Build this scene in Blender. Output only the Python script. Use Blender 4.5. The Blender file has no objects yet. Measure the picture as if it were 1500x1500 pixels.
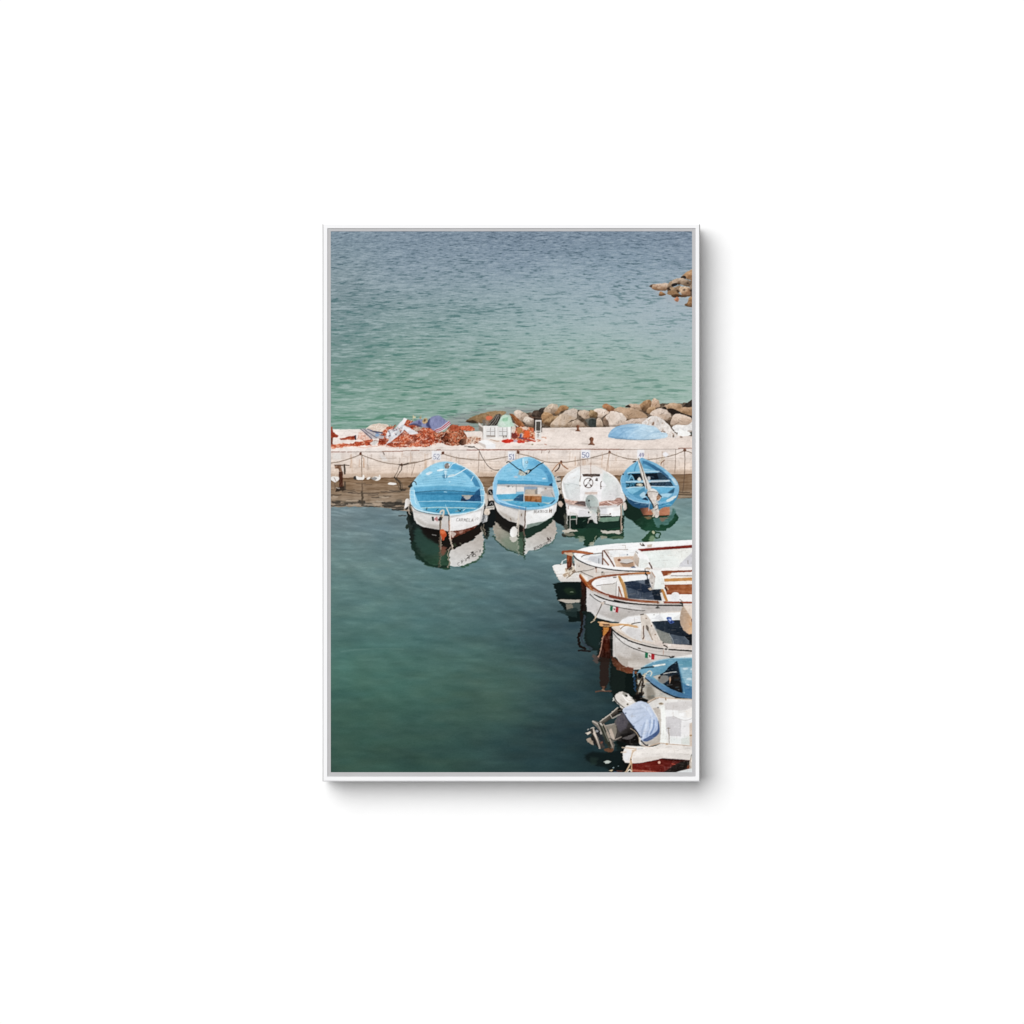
# Framed harbour print hanging on a white wall.
# The photograph shows ONE flat object: a framed paper print.  The paper is built as that flat
# object; its ink is vertex colour (the paper itself has those colours, they stay put when a lamp
# moves).  Each thing depicted on the print is a mesh of its own, cut from the one flat sheet.
import math, random
import numpy as np

# ------------------------------------------------------------------ ink raster of the print
X0, Y0 = 484.5, 338.7            # top left corner of the paper, in print units
CW, CH = 796, 1192               # cells across and down
CELL = 529.3 / CW                # print units per cell
SS = 2                           # samples per cell while inking
K = SS / CELL                    # samples per print unit
W, H = CW * SS, CH * SS
IMG = np.zeros((H, W, 3), np.float32)
PID = np.zeros((H, W), np.int16)
PARTS = []                       # (name, parent index or None, label or None)
CUR = 0
_v = (0.0, 0.0, 1.0)

def V(x, y, size):
    """following coordinates are given on a 1500 unit grid laid over this square of the print"""
    global _v
    _v = (x, y, size / 1500.0)

def P0():
    global _v
    _v = (0.0, 0.0, 1.0)

def part(name, parent=None, label=None):
    global CUR
    PARTS.append((name, parent, label))
    CUR = len(PARTS) - 1
    return CUR

def use(i):
    global CUR
    CUR = i

def hx(s):
    if isinstance(s, str):
        s = s.lstrip('#')
        return np.array([int(s[i:i + 2], 16) for i in (0, 2, 4)], np.float32)
    return np.array(s, np.float32)

_lat = {}
def lat(seed):
    if seed not in _lat:
        _lat[seed] = np.random.RandomState(seed).rand(256, 256).astype(np.float32)
    return _lat[seed]

def vn(U, Vv, seed=0):
    """smooth value noise 0..1"""
    L = lat(seed)
    iu = np.floor(U); iv = np.floor(Vv)
    fu = U - iu; fv = Vv - iv
    iu = iu.astype(np.int32) & 255; iv = iv.astype(np.int32) & 255
    ju = (iu + 1) & 255; jv = (iv + 1) & 255
    fu = fu * fu * (3 - 2 * fu); fv = fv * fv * (3 - 2 * fv)
    return (L[iv, iu] * (1 - fu) + L[iv, ju] * fu) * (1 - fv) + (L[jv, iu] * (1 - fu) + L[jv, ju] * fu) * fv

def grid(b):
    x0, y0, x1, y1 = b
    X = (np.arange(x0, x1, dtype=np.float32) + .5) / K + X0
    Y = (np.arange(y0, y1, dtype=np.float32) + .5) / K + Y0
    return np.meshgrid(X, Y)

def smooth(pts, closed=True, n=6):
    p = np.array(pts, float)
    m = len(p)
    out = []
    rng = range(m) if closed else range(m - 1)
    for i in rng:
        if closed:
            a, b, c, d = p[(i - 1) % m], p[i], p[(i + 1) % m], p[(i + 2) % m]
        else:
            a, b, c, d = p[max(i - 1, 0)], p[i], p[i + 1], p[min(i + 2, m - 1)]
        for k in range(n):
            t = k / n
            out.append(.5 * ((2 * b) + (-a + c) * t + (2 * a - 5 * b + 4 * c - d) * t * t + (-a + 3 * b - 3 * c + d) * t ** 3))
    if not closed:
        out.append(p[-1])
    return np.array(out)

def tr(pts):
    p = np.array(pts, float)
    return p * _v[2] + np.array([_v[0], _v[1]])

def sub(p, closed, step=1.2):
    q = []
    m = len(p)
    for i in range(m if closed else m - 1):
        a, b = p[i], p[(i + 1) % m]
        k = max(1, int(np.hypot(*(b - a)) / step))
        for j in range(k):
            q.append(a + (b - a) * j / k)
    if not closed:
        q.append(p[-1])
    return np.array(q)

_wc = 0
def wob(p, amp, closed=True, sc=4.0):
    """uneven edge: amp may be a number or (ax, ay)"""
    global _wc
    _wc += 1
    ax, ay = amp if isinstance(amp, tuple) else (amp, amp)
    q = sub(p, closed)
    u = q[:, 0] / sc + 17.3 * _wc; v = q[:, 1] / sc
    dx = vn(u, v, 901) - .5 + (vn(u * 2.3, v * 2.3, 903) - .5) * .5
    dy = vn(u, v, 902) - .5 + (vn(u * 2.3, v * 2.3, 904) - .5) * .5
    return q + np.stack([dx * 2 * ax, dy * 2 * ay], 1)

def bbox(p, pad):
    x0 = int(max(0, math.floor((p[:, 0].min() - pad - X0) * K))); x1 = int(min(W, math.ceil((p[:, 0].max() + pad - X0) * K) + 1))
    y0 = int(max(0, math.floor((p[:, 1].min() - pad - Y0) * K))); y1 = int(min(H, math.ceil((p[:, 1].max() + pad - Y0) * K) + 1))
    return x0, y0, x1, y1

def fillmask(p, b):
    x0, y0, x1, y1 = b
    w, h = x1 - x0, y1 - y0
    acc = np.zeros((h, w + 1), np.float32)
    px = (p[:, 0] - X0) * K - x0; py = (p[:, 1] - Y0) * K - y0
    n = len(p)
    for so in (.25, .75):
        ys = np.arange(h) + so
        cnt = np.zeros((h, w + 1), np.float32)
        for i in range(n):
            ax, ay, bx, by = px[i], py[i], px[(i + 1) % n], py[(i + 1) % n]
            if ay == by:
                continue
            s = 1.0
            if ay > by:
                ax, ay, bx, by = bx, by, ax, ay; s = -1.0
            j0 = max(0, int(math.ceil(ay - so))); j1 = min(h, int(math.ceil(by - so)))
            if j1 <= j0:
                continue
            yy = ys[j0:j1]
            xx = np.clip(ax + (yy - ay) * (bx - ax) / (by - ay), 0, w - 1e-3)
            xi = xx.astype(int); f = (xx - xi).astype(np.float32)
            np.add.at(cnt, (np.arange(j0, j1), xi), s * (1 - f))
            np.add.at(cnt, (np.arange(j0, j1), xi + 1), s * f)
        acc += np.clip(np.abs(np.cumsum(cnt, 1)), 0, 1)
    return acc[:, :w] * .5

def blur(a, r):
    """three box blurs, radius r in print units"""
    n = max(1, int(round(r * K / 1.6)))
    for _ in range(2):
        for ax in (0, 1):
            c = np.cumsum(np.pad(a, [(n + 1, n) if k == ax else (0, 0) for k in range(a.ndim)], mode='edge'), axis=ax, dtype=np.float64)
            m = a.shape[ax]
            i = [slice(None)] * a.ndim; j = [slice(None)] * a.ndim
            i[ax] = slice(2 * n + 1, 2 * n + 1 + m); j[ax] = slice(0, m)
            a = ((c[tuple(i)] - c[tuple(j)]) / (2 * n + 1)).astype(np.float32)
    return a

def G(x0, y0, c0, x1, y1, c1):
    """colour running from c0 at one point to c1 at another (current grid)"""
    (ax, ay), (bx, by) = tr([(x0, y0), (x1, y1)])
    c0 = hx(c0); c1 = hx(c1)
    def f(X, Y):
        t = ((X - ax) * (bx - ax) + (Y - ay) * (by - ay)) / ((bx - ax) ** 2 + (by - ay) ** 2)
        t = np.clip(t, 0, 1)[..., None]
        return c0 * (1 - t) + c1 * t
    return f

_tc = 0
def put(mask, b, col, a=1.0, tex=None, ident=True, only=None):
    """tex = (amount, size across, size down)"""
    global _tc
    x0, y0, x1, y1 = b
    if x1 <= x0 or y1 <= y0:
        return
    if only is not None:
        mask = mask * np.isin(PID[y0:y1, x0:x1], only)
    reg = IMG[y0:y1, x0:x1]
    if callable(col) or tex:
        X, Y = grid(b)
    c = col(X, Y) if callable(col) else hx(col)
    if tex:
        _tc += 1
        am, sx, sy = tex
        n = vn(X / sx + _tc * 7.7, Y / sy + _tc * 3.1, 11) + .6 * vn(X / sx * 2.1 + _tc, Y / sy * 2.1, 12) - .8
        c = c + (n * am * 1.3)[..., None]
    m = (mask * a)[..., None]
    reg += (c - reg) * m
    if ident and a > .5:
        PID[y0:y1, x0:x1][mask > .5] = CUR

def poly(pts, col, a=1.0, sm=False, soft=0, wb=0, wsc=4.0, tex=None, ident=True, only=None):
    p = tr(pts)
    if sm:
        p = smooth(p)
    if wb:
        p = wob(p, wb, True, wsc)
    b = bbox(p, soft * 2 + .5)
    if b[2] <= b[0] or b[3] <= b[1]:
        return
    m = fillmask(p, b)
    if soft:
        m = blur(m, soft)
    put(m, b, col, a, tex, ident, only)

def line(pts, w, col, a=1.0, sm=True, wb=0, wsc=4.0, taper=None, ident=True, soft=.5, tex=None, only=None):
    """a stroke; w in print units (taper = end width)"""
    p = tr(pts)
    if sm and len(p) > 2:
        p = smooth(p, False)
    if wb:
        p = wob(p, wb, False, wsc)
    w2 = w if taper is None else taper
    b = bbox(p, max(w, w2) + 1)
    if b[2] <= b[0] or b[3] <= b[1]:
        return
    X, Y = grid(b)
    m = np.zeros(X.shape, np.float32)
    n = len(p) - 1
    s = soft / K
    for i in range(n):
        (ax, ay), (bx, by) = p[i], p[i + 1]
        r = (w + (w2 - w) * (i + .5) / n) * .5
        # work in the segment's own neighbourhood
        jx0 = max(0, int((min(ax, bx) - r - 1 - X0) * K) - b[0]); jx1 = min(X.shape[1], int((max(ax, bx) + r + 1 - X0) * K) + 2 - b[0])
        jy0 = max(0, int((min(ay, by) - r - 1 - Y0) * K) - b[1]); jy1 = min(X.shape[0], int((max(ay, by) + r + 1 - Y0) * K) + 2 - b[1])
        if jx1 <= jx0 or jy1 <= jy0:
            continue
        xs = X[jy0:jy1, jx0:jx1]; ys = Y[jy0:jy1, jx0:jx1]
        dx, dy = bx - ax, by - ay
        t = np.clip(((xs - ax) * dx + (ys - ay) * dy) / max(dx * dx + dy * dy, 1e-9), 0, 1)
        d = np.hypot(xs - ax - t * dx, ys - ay - t * dy)
        mm = np.clip((r - d) / (2 * s) + .5, 0, 1)
        np.maximum(m[jy0:jy1, jx0:jx1], mm, out=m[jy0:jy1, jx0:jx1])
    put(m, b, col, a, tex, ident, only)

def ell(cx, cy, rx, ry, col, rot=0, **kw):
    t = np.linspace(0, 2 * math.pi, 28, endpoint=False)
    c, s = math.cos(math.radians(rot)), math.sin(math.radians(rot))
    pts = [(cx + rx * math.cos(k) * c - ry * math.sin(k) * s, cy + rx * math.cos(k) * s + ry * math.sin(k) * c) for k in t]
    poly(pts, col, **kw)

def specks(pts, n, cols, size, seed=1, a=1.0, elong=1.0, rot=None, ident=False):
    """many small marks of ink inside an outline"""
    p = tr(pts)
    rs = np.random.RandomState(seed)
    lo, hi = p.min(0), p.max(0)
    k = 0
    m = len(p)
    while k < n:
        q = lo + rs.rand(2) * (hi - lo)
        inside = False
        for i in range(m):
            a1, b1 = p[i], p[(i + 1) % m]
            if (a1[1] > q[1]) != (b1[1] > q[1]) and q[0] < a1[0] + (q[1] - a1[1]) * (b1[0] - a1[0]) / (b1[1] - a1[1]):
                inside = not inside
        k += 1
        if not inside:
            continue
        L = size * (0.5 + rs.rand()) * elong
        an = rs.rand() * math.pi if rot is None else math.radians(rot) + (rs.rand() - .5) * .8
        d = np.array([math.cos(an), math.sin(an)]) * L * .5
        bend = (rs.rand(2) - .5) * L * .5
        global _v
        keep = _v; _v = (0, 0, 1)
        line([q - d, q + bend, q + d], size * (.35 + .4 * rs.rand()), cols[rs.randint(len(cols))], a, ident=ident)
        _v = keep

def field(anchors, b, power=2.6):
    """colour field through scattered anchors"""
    X, Y = grid(b)
    step = 6
    xs, ys = X[::step, ::step], Y[::step, ::step]
    num = np.zeros(xs.shape + (3,), np.float32); den = np.zeros(xs.shape, np.float32)
    for ax, ay, c in anchors:
        d2 = (xs - ax) ** 2 + ((ys - ay) * 1.7) ** 2
        w = np.exp(-d2 / 4200.0) + 2e-4 * np.exp(-d2 / 40000.0) + 1e-9
        num += w[..., None] * hx(c); den += w
    f = num / den[..., None]
    h, w = X.shape
    iy = np.clip(np.arange(h) / step, 0, f.shape[0] - 1.001); ix = np.clip(np.arange(w) / step, 0, f.shape[1] - 1.001)
    y0 = iy.astype(int); x0 = ix.astype(int)
    fy = (iy - y0)[:, None, None].astype(np.float32); fx = (ix - x0)[None, :, None].astype(np.float32)
    return (f[y0][:, x0] * (1 - fx) + f[y0][:, x0 + 1] * fx) * (1 - fy) + (f[y0 + 1][:, x0] * (1 - fx) + f[y0 + 1][:, x0 + 1] * fx) * fy

GLYPH = {
 'C': [[(1, .15), (.6, 0), (.15, .2), (0, .5), (.15, .85), (.6, 1), (1, .85)]],
 'A': [[(0, 1), (.5, 0), (1, 1)], [(.2, .65), (.8, .65)]],
 'R': [[(0, 1), (0, 0), (.7, .05), (.9, .28), (.6, .5), (0, .52)], [(.4, .52), (1, 1)]],
 'M': [[(0, 1), (.1, 0), (.5, .7), (.9, 0), (1, 1)]],
 'E': [[(1, 0), (0, 0), (0, 1), (1, 1)], [(0, .5), (.8, .5)]],
 'L': [[(0, 0), (0, 1), (1, 1)]],
 'J': [[(.8, 0), (.8, .8), (.5, 1), (.1, .85)]],
 'O': [[(.5, 0), (.1, .2), (0, .5), (.1, .8), (.5, 1), (.9, .8), (1, .5), (.9, .2), (.5, 0)]],
 'B': [[(0, 1), (0, 0), (.7, .05), (.85, .25), (.6, .47), (0, .5), (.7, .53), (.95, .75), (.7, .97), (0, 1)]],
 'T': [[(0, 0), (1, 0)], [(.5, 0), (.5, 1)]],
 'I': [[(.5, 0), (.5, 1)]],
 'H': [[(0, 0), (0, 1)], [(1, 0), (1, 1)], [(0, .55), (1, .45)]],
 '5': [[(.9, 0), (.2, 0), (.1, .45), (.55, .38), (.95, .65), (.7, .97), (.3, 1), (0, .88)]],
 '2': [[(.05, .25), (.3, 0), (.75, 0), (.95, .25), (.7, .55), (0, 1), (1, 1)]],
 '1': [[(.2, .2), (.55, 0), (.55, 1)], [(.2, 1), (.9, 1)]],
 '0': [[(.5, 0), (.1, .2), (0, .5), (.1, .8), (.5, 1), (.9, .8), (1, .5), (.9, .2), (.5, 0)]],
 '4': [[(.7, 1), (.7, 0), (0, .7), (1, .7)]],
 '9': [[(.9, .35), (.6, .58), (.15, .5), (.05, .25), (.35, 0), (.75, .05), (.95, .35), (.8, .75), (.4, 1)]],
 'S': [[(.95, .15), (.5, 0), (.08, .2), (.3, .45), (.8, .58), (.92, .82), (.5, 1), (.05, .85)]],
}
def text(s, x, y, cw, ch, gap, wid, col, dy=0.0, slant=0.0, a=1.0, flip=False):
    """brush lettering; x,y = top left of the first letter on the current grid, dy = drop per letter"""
    for i, ch_ in enumerate(s):
        for st in GLYPH.get(ch_, []):
            pts = []
            for u, v in st:
                if flip:
                    v = 1 - v
                pts.append((x + i * (cw + gap) + u * cw + slant * (1 - v) * ch, y + i * dy + v * ch))
            line(pts, wid, col, a, sm=False, ident=False)
# ------------------------------------------------------------------ open sea, harbour water
def ss(a, lo, hi):
    t = np.clip((a - lo) / (hi - lo), 0, 1)
    return t * t * (3 - 2 * t)

P_SEA = part('printed_sea')
def ink_sea():
    b = (0, 0, W, int((665 - Y0) * K))
    X, Y = grid(b)
    base = field([
        (490, 342, '#76899a'), (620, 342, '#75889a'), (750, 342, '#76889a'), (880, 342, '#75879a'), (1010, 342, '#7c8da1'),
        (490, 375, '#8096a0'), (600, 372, '#8195a5'), (750, 375, '#7b8fa2'), (900, 375, '#7a8fa2'), (1010, 378, '#8193a5'),
        (490, 410, '#87989f'), (600, 400, '#8b9dab'), (700, 405, '#8ea0ae'), (850, 410, '#93a6b3'), (930, 400, '#8aa0af'), (1010, 440, '#a0b0bb'),
        (490, 440, '#788e95'), (600, 440, '#82989e'), (700, 440, '#869da3'), (800, 440, '#90a6ae'), (900, 440, '#9db0ba'), (970, 450, '#a2b2bc'),
        (490, 475, '#758f92'), (600, 475, '#7f9b9a'), (700, 475, '#88a3a3'), (800, 470, '#98afb2'), (900, 480, '#9fb5b8'), (1010, 485, '#a0b2bb'),
        (490, 515, '#728f8d'), (600, 515, '#7f9d97'), (700, 510, '#88a49f'), (800, 510, '#97b2ad'), (900, 515, '#9ab4ae'), (1010, 515, '#9fb5b4'),
        (490, 555, '#75958d'), (600, 555, '#7d9e93'), (700, 555, '#88a59c'), (800, 550, '#8eaaa1'), (900, 550, '#91aca3'), (1010, 550, '#96b3a8'),
        (490, 590, '#7b9d92'), (600, 590, '#83a496'), (700, 590, '#8cab9e'), (800, 590, '#92ada1'), (900, 585, '#93aea3'), (1010, 585, '#9ab6ab'),
        (490, 620, '#7da294'), (580, 615, '#86a69a'), (660, 615, '#8fa9a2'), (760, 605, '#98aca6')], b)
    t = np.clip((Y - 338) / 290, 0, 1)
    kk = 2.7 / 290
    kk = 1.05 / 290
    v = np.log(1 + kk * (Y - 338) / .70) / kk
    ln = 3.9 + 14.5 * t
    slope = (vn(X / 60, Y / 22, 5) - .5) * 1.4
    u = (X - 750) / ln + 40
    v2 = v + slope * .6 + (vn(X / 12, Y / 5, 6) - .5) * .5
    n1 = vn(u, v2, 1); n2 = vn(u * 2.1 + 9, v2 * 1.5 + 3, 2); n3 = vn(u * .36 + 5, v2 * .42 + 1, 3); n4 = vn(u * 4.1 + 2, v2 * 2.2, 4)
    s = n1 * .62 + n2 * .26 + n3 * .26 + n4 * .1 + (vn(X / 45, Y / 16, 9) - .5) * .14
    s = (s - .62)
    # troughs show the sea's own darker body colour, crests the sky
    leftw = 1.0 - .38 * ss(X, 640, 960) * ss(Y, 400, 470)
    dark = ss(-s, .06, .34) * leftw
    lite = ss(s, .03, .26)
    tc = t[..., None]
    dcol = np.where(tc < .5, hx('#4a5e70') * (1 - tc * 2) + hx('#4f7a78') * tc * 2, hx('#4f7a78') * (2 - tc * 2) + hx('#588c74') * (tc * 2 - 1))
    img = base + (dcol - base) * (dark * (.72 + .24 * t))[..., None]
    lcol = hx('#a3b3c0') * (1 - tc) + hx('#adc1b9') * tc
    img = img + (lcol - img) * (lite * (.5 + .1 * t))[..., None]
    img += ((n4 - .5) * 9 * (1 - .5 * t))[..., None] + ((vn(X / 1.1, Y / .9, 8) - .5) * 10 * (1.2 - t))[..., None]
    IMG[b[1]:b[3], b[0]:b[2]] = img
    PID[b[1]:b[3], b[0]:b[2]] = P_SEA
ink_sea()

P_HARB = part('printed_harbour_water')
def ink_harbour():
    y0 = int((690 - Y0) * K)
    b = (0, y0, W, H)
    X, Y = grid(b)
    base = field([
        (490, 748, '#74858e'), (540, 750, '#6b7f88'), (580, 760, '#5d7280'), (490, 790, '#6b8285'), (560, 790, '#678082'), (595, 800, '#5d7680'),
        (490, 830, '#63807f'), (560, 830, '#648080'), (640, 850, '#5a797c'), (720, 840, '#5d7a80'), (800, 800, '#5f7880'), (800, 840, '#536b74'),
        (715, 790, '#637a82'), (822, 770, '#66808a'), (915, 790, '#7a9896'), (960, 790, '#7b9a95'), (1010, 785, '#7f9c9b'), (1005, 740, '#748b94'), (960, 760, '#6f8d8c'), (850, 800, '#6b8a8a'), (900, 800, '#7e9c97'),
        (490, 870, '#567776'), (560, 870, '#557577'), (650, 870, '#537375'), (740, 870, '#506b70'), (810, 880, '#435a64'), (840, 920, '#374a55'),
        (490, 910, '#4f716e'), (570, 910, '#4d6f70'), (660, 915, '#4a6a6d'), (740, 915, '#466268'), (810, 930, '#374d57'), (860, 960, '#2d3e46'),
        (490, 950, '#48716a'), (570, 955, '#456c64'), (660, 960, '#426763'), (740, 960, '#3f5f60'), (800, 970, '#334c58'), (870, 990, '#25383f'),
        (490, 1000, '#3f675d'), (570, 1005, '#3f665c'), (660, 1000, '#3f6259'), (720, 985, '#455f55'), (750, 985, '#48655a'), (735, 1025, '#466151'), (800, 1010, '#2f4750'), (860, 1040, '#24363f'),
        (490, 1050, '#3a5f54'), (570, 1050, '#395a50'), (660, 1055, '#385750'), (740, 1055, '#375148'), (800, 1060, '#293f48'), (850, 1080, '#22343c'),
        (490, 1095, '#355549'), (570, 1095, '#344f47'), (660, 1095, '#34514a'), (740, 1095, '#2d474b'), (800, 1100, '#263a41'), (850, 1120, '#1f3138'),
        (490, 1130, '#304b42'), (570, 1130, '#2f4c43'), (660, 1130, '#2f4a43'), (740, 1130, '#294244'), (800, 1130, '#23363b'), (900, 1100, '#18272b'), (950, 1000, '#152624')], b)
    g_ = base.mean(2, keepdims=True); base = g_ + (base - g_) * .9 + hx([1, 5, 3])
    t = np.clip((Y - 740) / 390, 0, 1)
    sl = (vn(X / 40, Y / 20, 21) - .5) * 7
    n = vn(X / (11 + 14 * t), (Y + sl) / (1.9 + 1.6 * t), 22) * .6 + vn(X / 6, (Y + sl) / 1.2, 23) * .25 + vn(X / 36, (Y + sl) / 5, 24) * .45 + vn(X / 4, Y / .9, 25) * .1
    n = n - .71
    amp = 25 * (1 - .66 * t)
    img = base + (n * amp)[..., None] * np.array([.95, 1.0, 1.0], np.float32)
    hl = ss(n, .16, .4) * np.clip(.8 - 1.4 * t, .05, 1)
    img += hl[..., None] * np.array([10, 10, 9], np.float32)
    img += ((vn(X / 28, Y / 9, 26) - .5) * 4)[..., None] * np.array([1, .1, -.6], np.float32)
    cl = (vn(X / 46 + sl / 20, Y / 17, 28) - .5) + .6 * (vn(X / 20, (Y + sl) / 7, 29) - .5)
    img += (cl * (5 + 4 * t))[..., None] * np.array([.75, 1.1, .85], np.float32)
    img += ((vn(X / 1.2, Y / 1.0, 27) - .5) * 3)[..., None]
    IMG[b[1]:b[3], b[0]:b[2]] = img
    PID[b[1]:b[3], b[0]:b[2]] = P_HARB
ink_harbour()
P0()
use(P_HARB)
line([(500, 955), (520, 952), (560, 950), (590, 951)], 1.0, '#7d9a92', .3, soft=5, ident=False)
line([(738, 922), (752, 924), (770, 923)], 1.2, '#6d858c', .3, soft=5, ident=False)

# ------------------------------------------------------------------ rocks
def rock(pts, lit, shade, label=None, rough=.7, name='printed_rock', split=.5, tex=26, dirx=.35, dark='#4a3b2e', crack=2, seed=None):
    """one boulder: sunlit upper left, turning to its shaded foot"""
    part(name, None, label)
    p = np.array(pts, float)
    cx, cy = p.mean(0); w, h = np.ptp(p, 0)
    c0 = hx(lit); c1 = hx(shade)
    q = tr(p); ym, yM = q[:, 1].min(), q[:, 1].max(); xm, xM = q[:, 0].min(), q[:, 0].max()
    def f(X, Y):
        t = (Y - ym) / max(yM - ym, 1) * .8 + (X - xm) / max(xM - xm, 1) * dirx - .12
        t = t + (vn(X / 5, Y / 4, 31) - .5) * .5
        t = ss(t, split - .3, split + .35)[..., None]
        c = c0 * (1 - t) + c1 * t
        n = (vn(X / 2.4, Y / 2.0, 32) - .5) + .8 * (vn(X / 1.1, Y / 1.0, 33) - .5)
        pit = ss(vn(X / 1.7, Y / 1.4, 34), .74, .9)
        c = c + (n * tex)[..., None] * np.array([1, .97, .9], np.float32)
        return c + (hx(dark) - c) * (pit * .22)[..., None]
    poly(pts, f, sm=True, wb=rough)
    rs = np.random.RandomState(int(abs(cx * 7 + cy * 13)) % 9999 if seed is None else seed)
    global _v
    kv = _v; _v = (0, 0, 1)
    span = max(np.ptp(q[:, 0]), np.ptp(q[:, 1])) * 1.5
    for j in range(3):
        # a broken face: everything on one side of an edge lies in another light
        ang = rs.rand() * 1.6 + (.2 if j else .9)
        ox = xm + (xM - xm) * (.3 + .5 * rs.rand()); oy = ym + (yM - ym) * (.3 + .5 * rs.rand())
        ux, uy = math.cos(ang), math.sin(ang)
        face = [(ox - uy * span, oy + ux * span), (ox + uy * span, oy - ux * span), (ox + uy * span + ux * span, oy - ux * span + uy * span), (ox - uy * span + ux * span, oy + ux * span + uy * span)]
        poly(face, [shade, dark, lit][j], [.26, .14, .28][j], soft=.35, wb=.9, wsc=2.5, ident=False, only=[CUR], tex=(16, 1.5, 1.2))
    poly([(xm - 1, yM - (yM - ym) * .16), ((xm + xM) / 2, yM - (yM - ym) * .1), (xM + 1, yM - (yM - ym) * .16), (xM + 1, yM + 1), (xm - 1, yM + 1)], dark, .34, soft=.6, wb=.6, ident=False, only=[CUR])
    _v = kv
    for _ in range(crack):
        a = rs.rand() * 2 - 1
        x = cx + (rs.rand() - .5) * w * .6; y = cy + (rs.rand() - .5) * h * .5
        line([(x, y), (x + w * .12 * a, y + h * .12), (x + w * .2 * a, y + h * .2)], .7, dark, .45, wb=.5, ident=False, only=[CUR])

use(P_SEA)
V(936, 385, 80)     # headland at the right edge
poly([(430, 740), (760, 770), (800, 900), (1000, 960), (1480, 1000), (1480, 1300), (1300, 1230), (900, 1100), (600, 950), (400, 800)], '#a5adb6', .5, soft=3, ident=False)
HR = ('#c9a383', '#7d5638')
rock([(1140, 420), (1280, 270), (1380, 220), (1500, 200), (1500, 560), (1400, 470), (1260, 440)], '#c49a72', '#8a6342', 'orange brown rock at the top of the far rock spit')
poly([(1150, 390), (1240, 350), (1290, 380), (1280, 440), (1180, 420)], '#2c2624', sm=True)
rock([(270, 640), (350, 590), (450, 595), (420, 660), (300, 660)], '#8b6f58', '#3b2b20', 'small dark rock at the very tip of the far spit')
rock([(340, 690), (380, 610), (520, 580), (700, 555), (800, 570), (830, 680), (780, 740), (600, 760), (420, 740)], '#d6bba4', '#7a4e2c', 'long pale rock at the tip of the far spit', split=.55, dirx=.1)
rock([(780, 720), (820, 560), (900, 500), (960, 520), (940, 640), (880, 740), (800, 790)], '#a88c70', '#3a2c22')
rock([(920, 520), (980, 440), (1180, 420), (1300, 460), (1470, 520), (1480, 640), (1300, 640), (1120, 580), (980, 600)], '#bda48c', '#5a4430')
poly([(890, 600), (960, 560), (1050, 560), (1040, 610), (930, 650)], '#262526', sm=True)
rock([(860, 680), (1000, 650), (1130, 620), (1160, 700), (1120, 800), (960, 820), (880, 760)], '#b39474', '#5d4028')
rock([(1120, 700), (1200, 640), (1360, 670), (1430, 740), (1420, 900), (1280, 900), (1150, 830)], '#cdae8e', '#85583a', tex=40)
rock([(1400, 640), (1500, 600), (1500, 1000), (1430, 900)], '#8f7a66', '#3a2c22')
rock([(780, 850), (840, 770), (1000, 790), (1160, 860), (1400, 880), (1470, 930), (1300, 930), (940, 940), (860, 890)], '#b98f66', '#3f2a1c')
rock([(545, 890), (600, 790), (660, 800), (740, 880), (620, 915)], '#b07b4e', '#4e3520', 'small rock alone in the water below the far spit')
rock([(970, 1000), (1040, 930), (1100, 990), (1050, 1060)], '#d08a68', '#b06a48', 'small reddish rock alone in the water by the far spit')
rock([(1255, 1150), (1330, 1080), (1380, 950), (1500, 960), (1500, 1190), (1360, 1200)], '#b98b5e', '#4a311e', 'brown rock at the lower end of the far spit')
for s in ((800, 700), (840, 730), (1060, 760), (1080, 800), (1240, 740), (1440, 760), (1100, 580), (1340, 560)):
    ell(s[0], s[1], 34, 22, '#2b211c', a=.8, soft=.3)

# dark wet shore behind the quay rocks
use(P_SEA); P0()
poly([(655, 612), (690, 604), (740, 598), (800, 598), (860, 604), (900, 605), (950, 596), (950, 630), (655, 635)], '#8d8d8c', .5, soft=4, ident=False)
for (x, y, l) in ((668, 606, 14), (690, 603, 12), (664, 612, 16), (672, 618, 18), (740, 597, 16), (700, 599, 12), (800, 598, 14), (760, 601, 20), (655, 609, 9), (850, 601, 18), (880, 600, 14), (680, 614, 10), (660, 622, 12), (700, 594, 26), (770, 593, 30), (840, 595, 30)):
    line([(x, y), (x + l * .5, y + .7), (x + l, y + .2)], 1.3, '#565c68', .4, wb=.2, ident=False)

part('printed_rock_bank')
poly([(745, 612), (760, 606), (790, 602), (830, 600), (870, 602), (900, 600), (950, 592), (1014, 590), (1014, 650), (745, 640)], '#5a4b3e', wb=.8, tex=(40, 3, 2.5))

V(680, 585, 120)
rock([(20, 400), (150, 320), (300, 260), (470, 220), (700, 210), (770, 230), (700, 300), (480, 420), (200, 440), (80, 420)], '#a8875f', '#59432c', 'dark mossy rock left of the plastic crate', tex=30, rough=.8, dirx=-.2)
poly([(30, 400), (160, 380), (260, 420), (180, 440), (80, 430)], '#2a211a', .8, soft=.5)
rock([(1390, 190), (1500, 140), (1560, 160), (1530, 240), (1420, 240)], '#6a5240', '#30261f')
rock([(910, 250), (940, 205), (1040, 205), (1150, 270), (1180, 320), (1060, 400), (960, 330)], '#ddc9b8', '#a58a75', 'pale rock behind the plastic crate', tex=18)
rock([(1080, 390), (1120, 320), (1200, 320), (1290, 360), (1290, 470), (1150, 460)], '#d8cabc', '#8d7868', 'pale rock just left of the dark meter post', tex=18)
rock([(1180, 310), (1270, 270), (1400, 300), (1400, 420), (1280, 360)], '#6b4a3a', '#2e211b')
rock([(1405, 300), (1440, 250), (1530, 260), (1540, 420), (1430, 430)], '#b08355', '#6a4628')
V(780, 570, 120)
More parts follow.
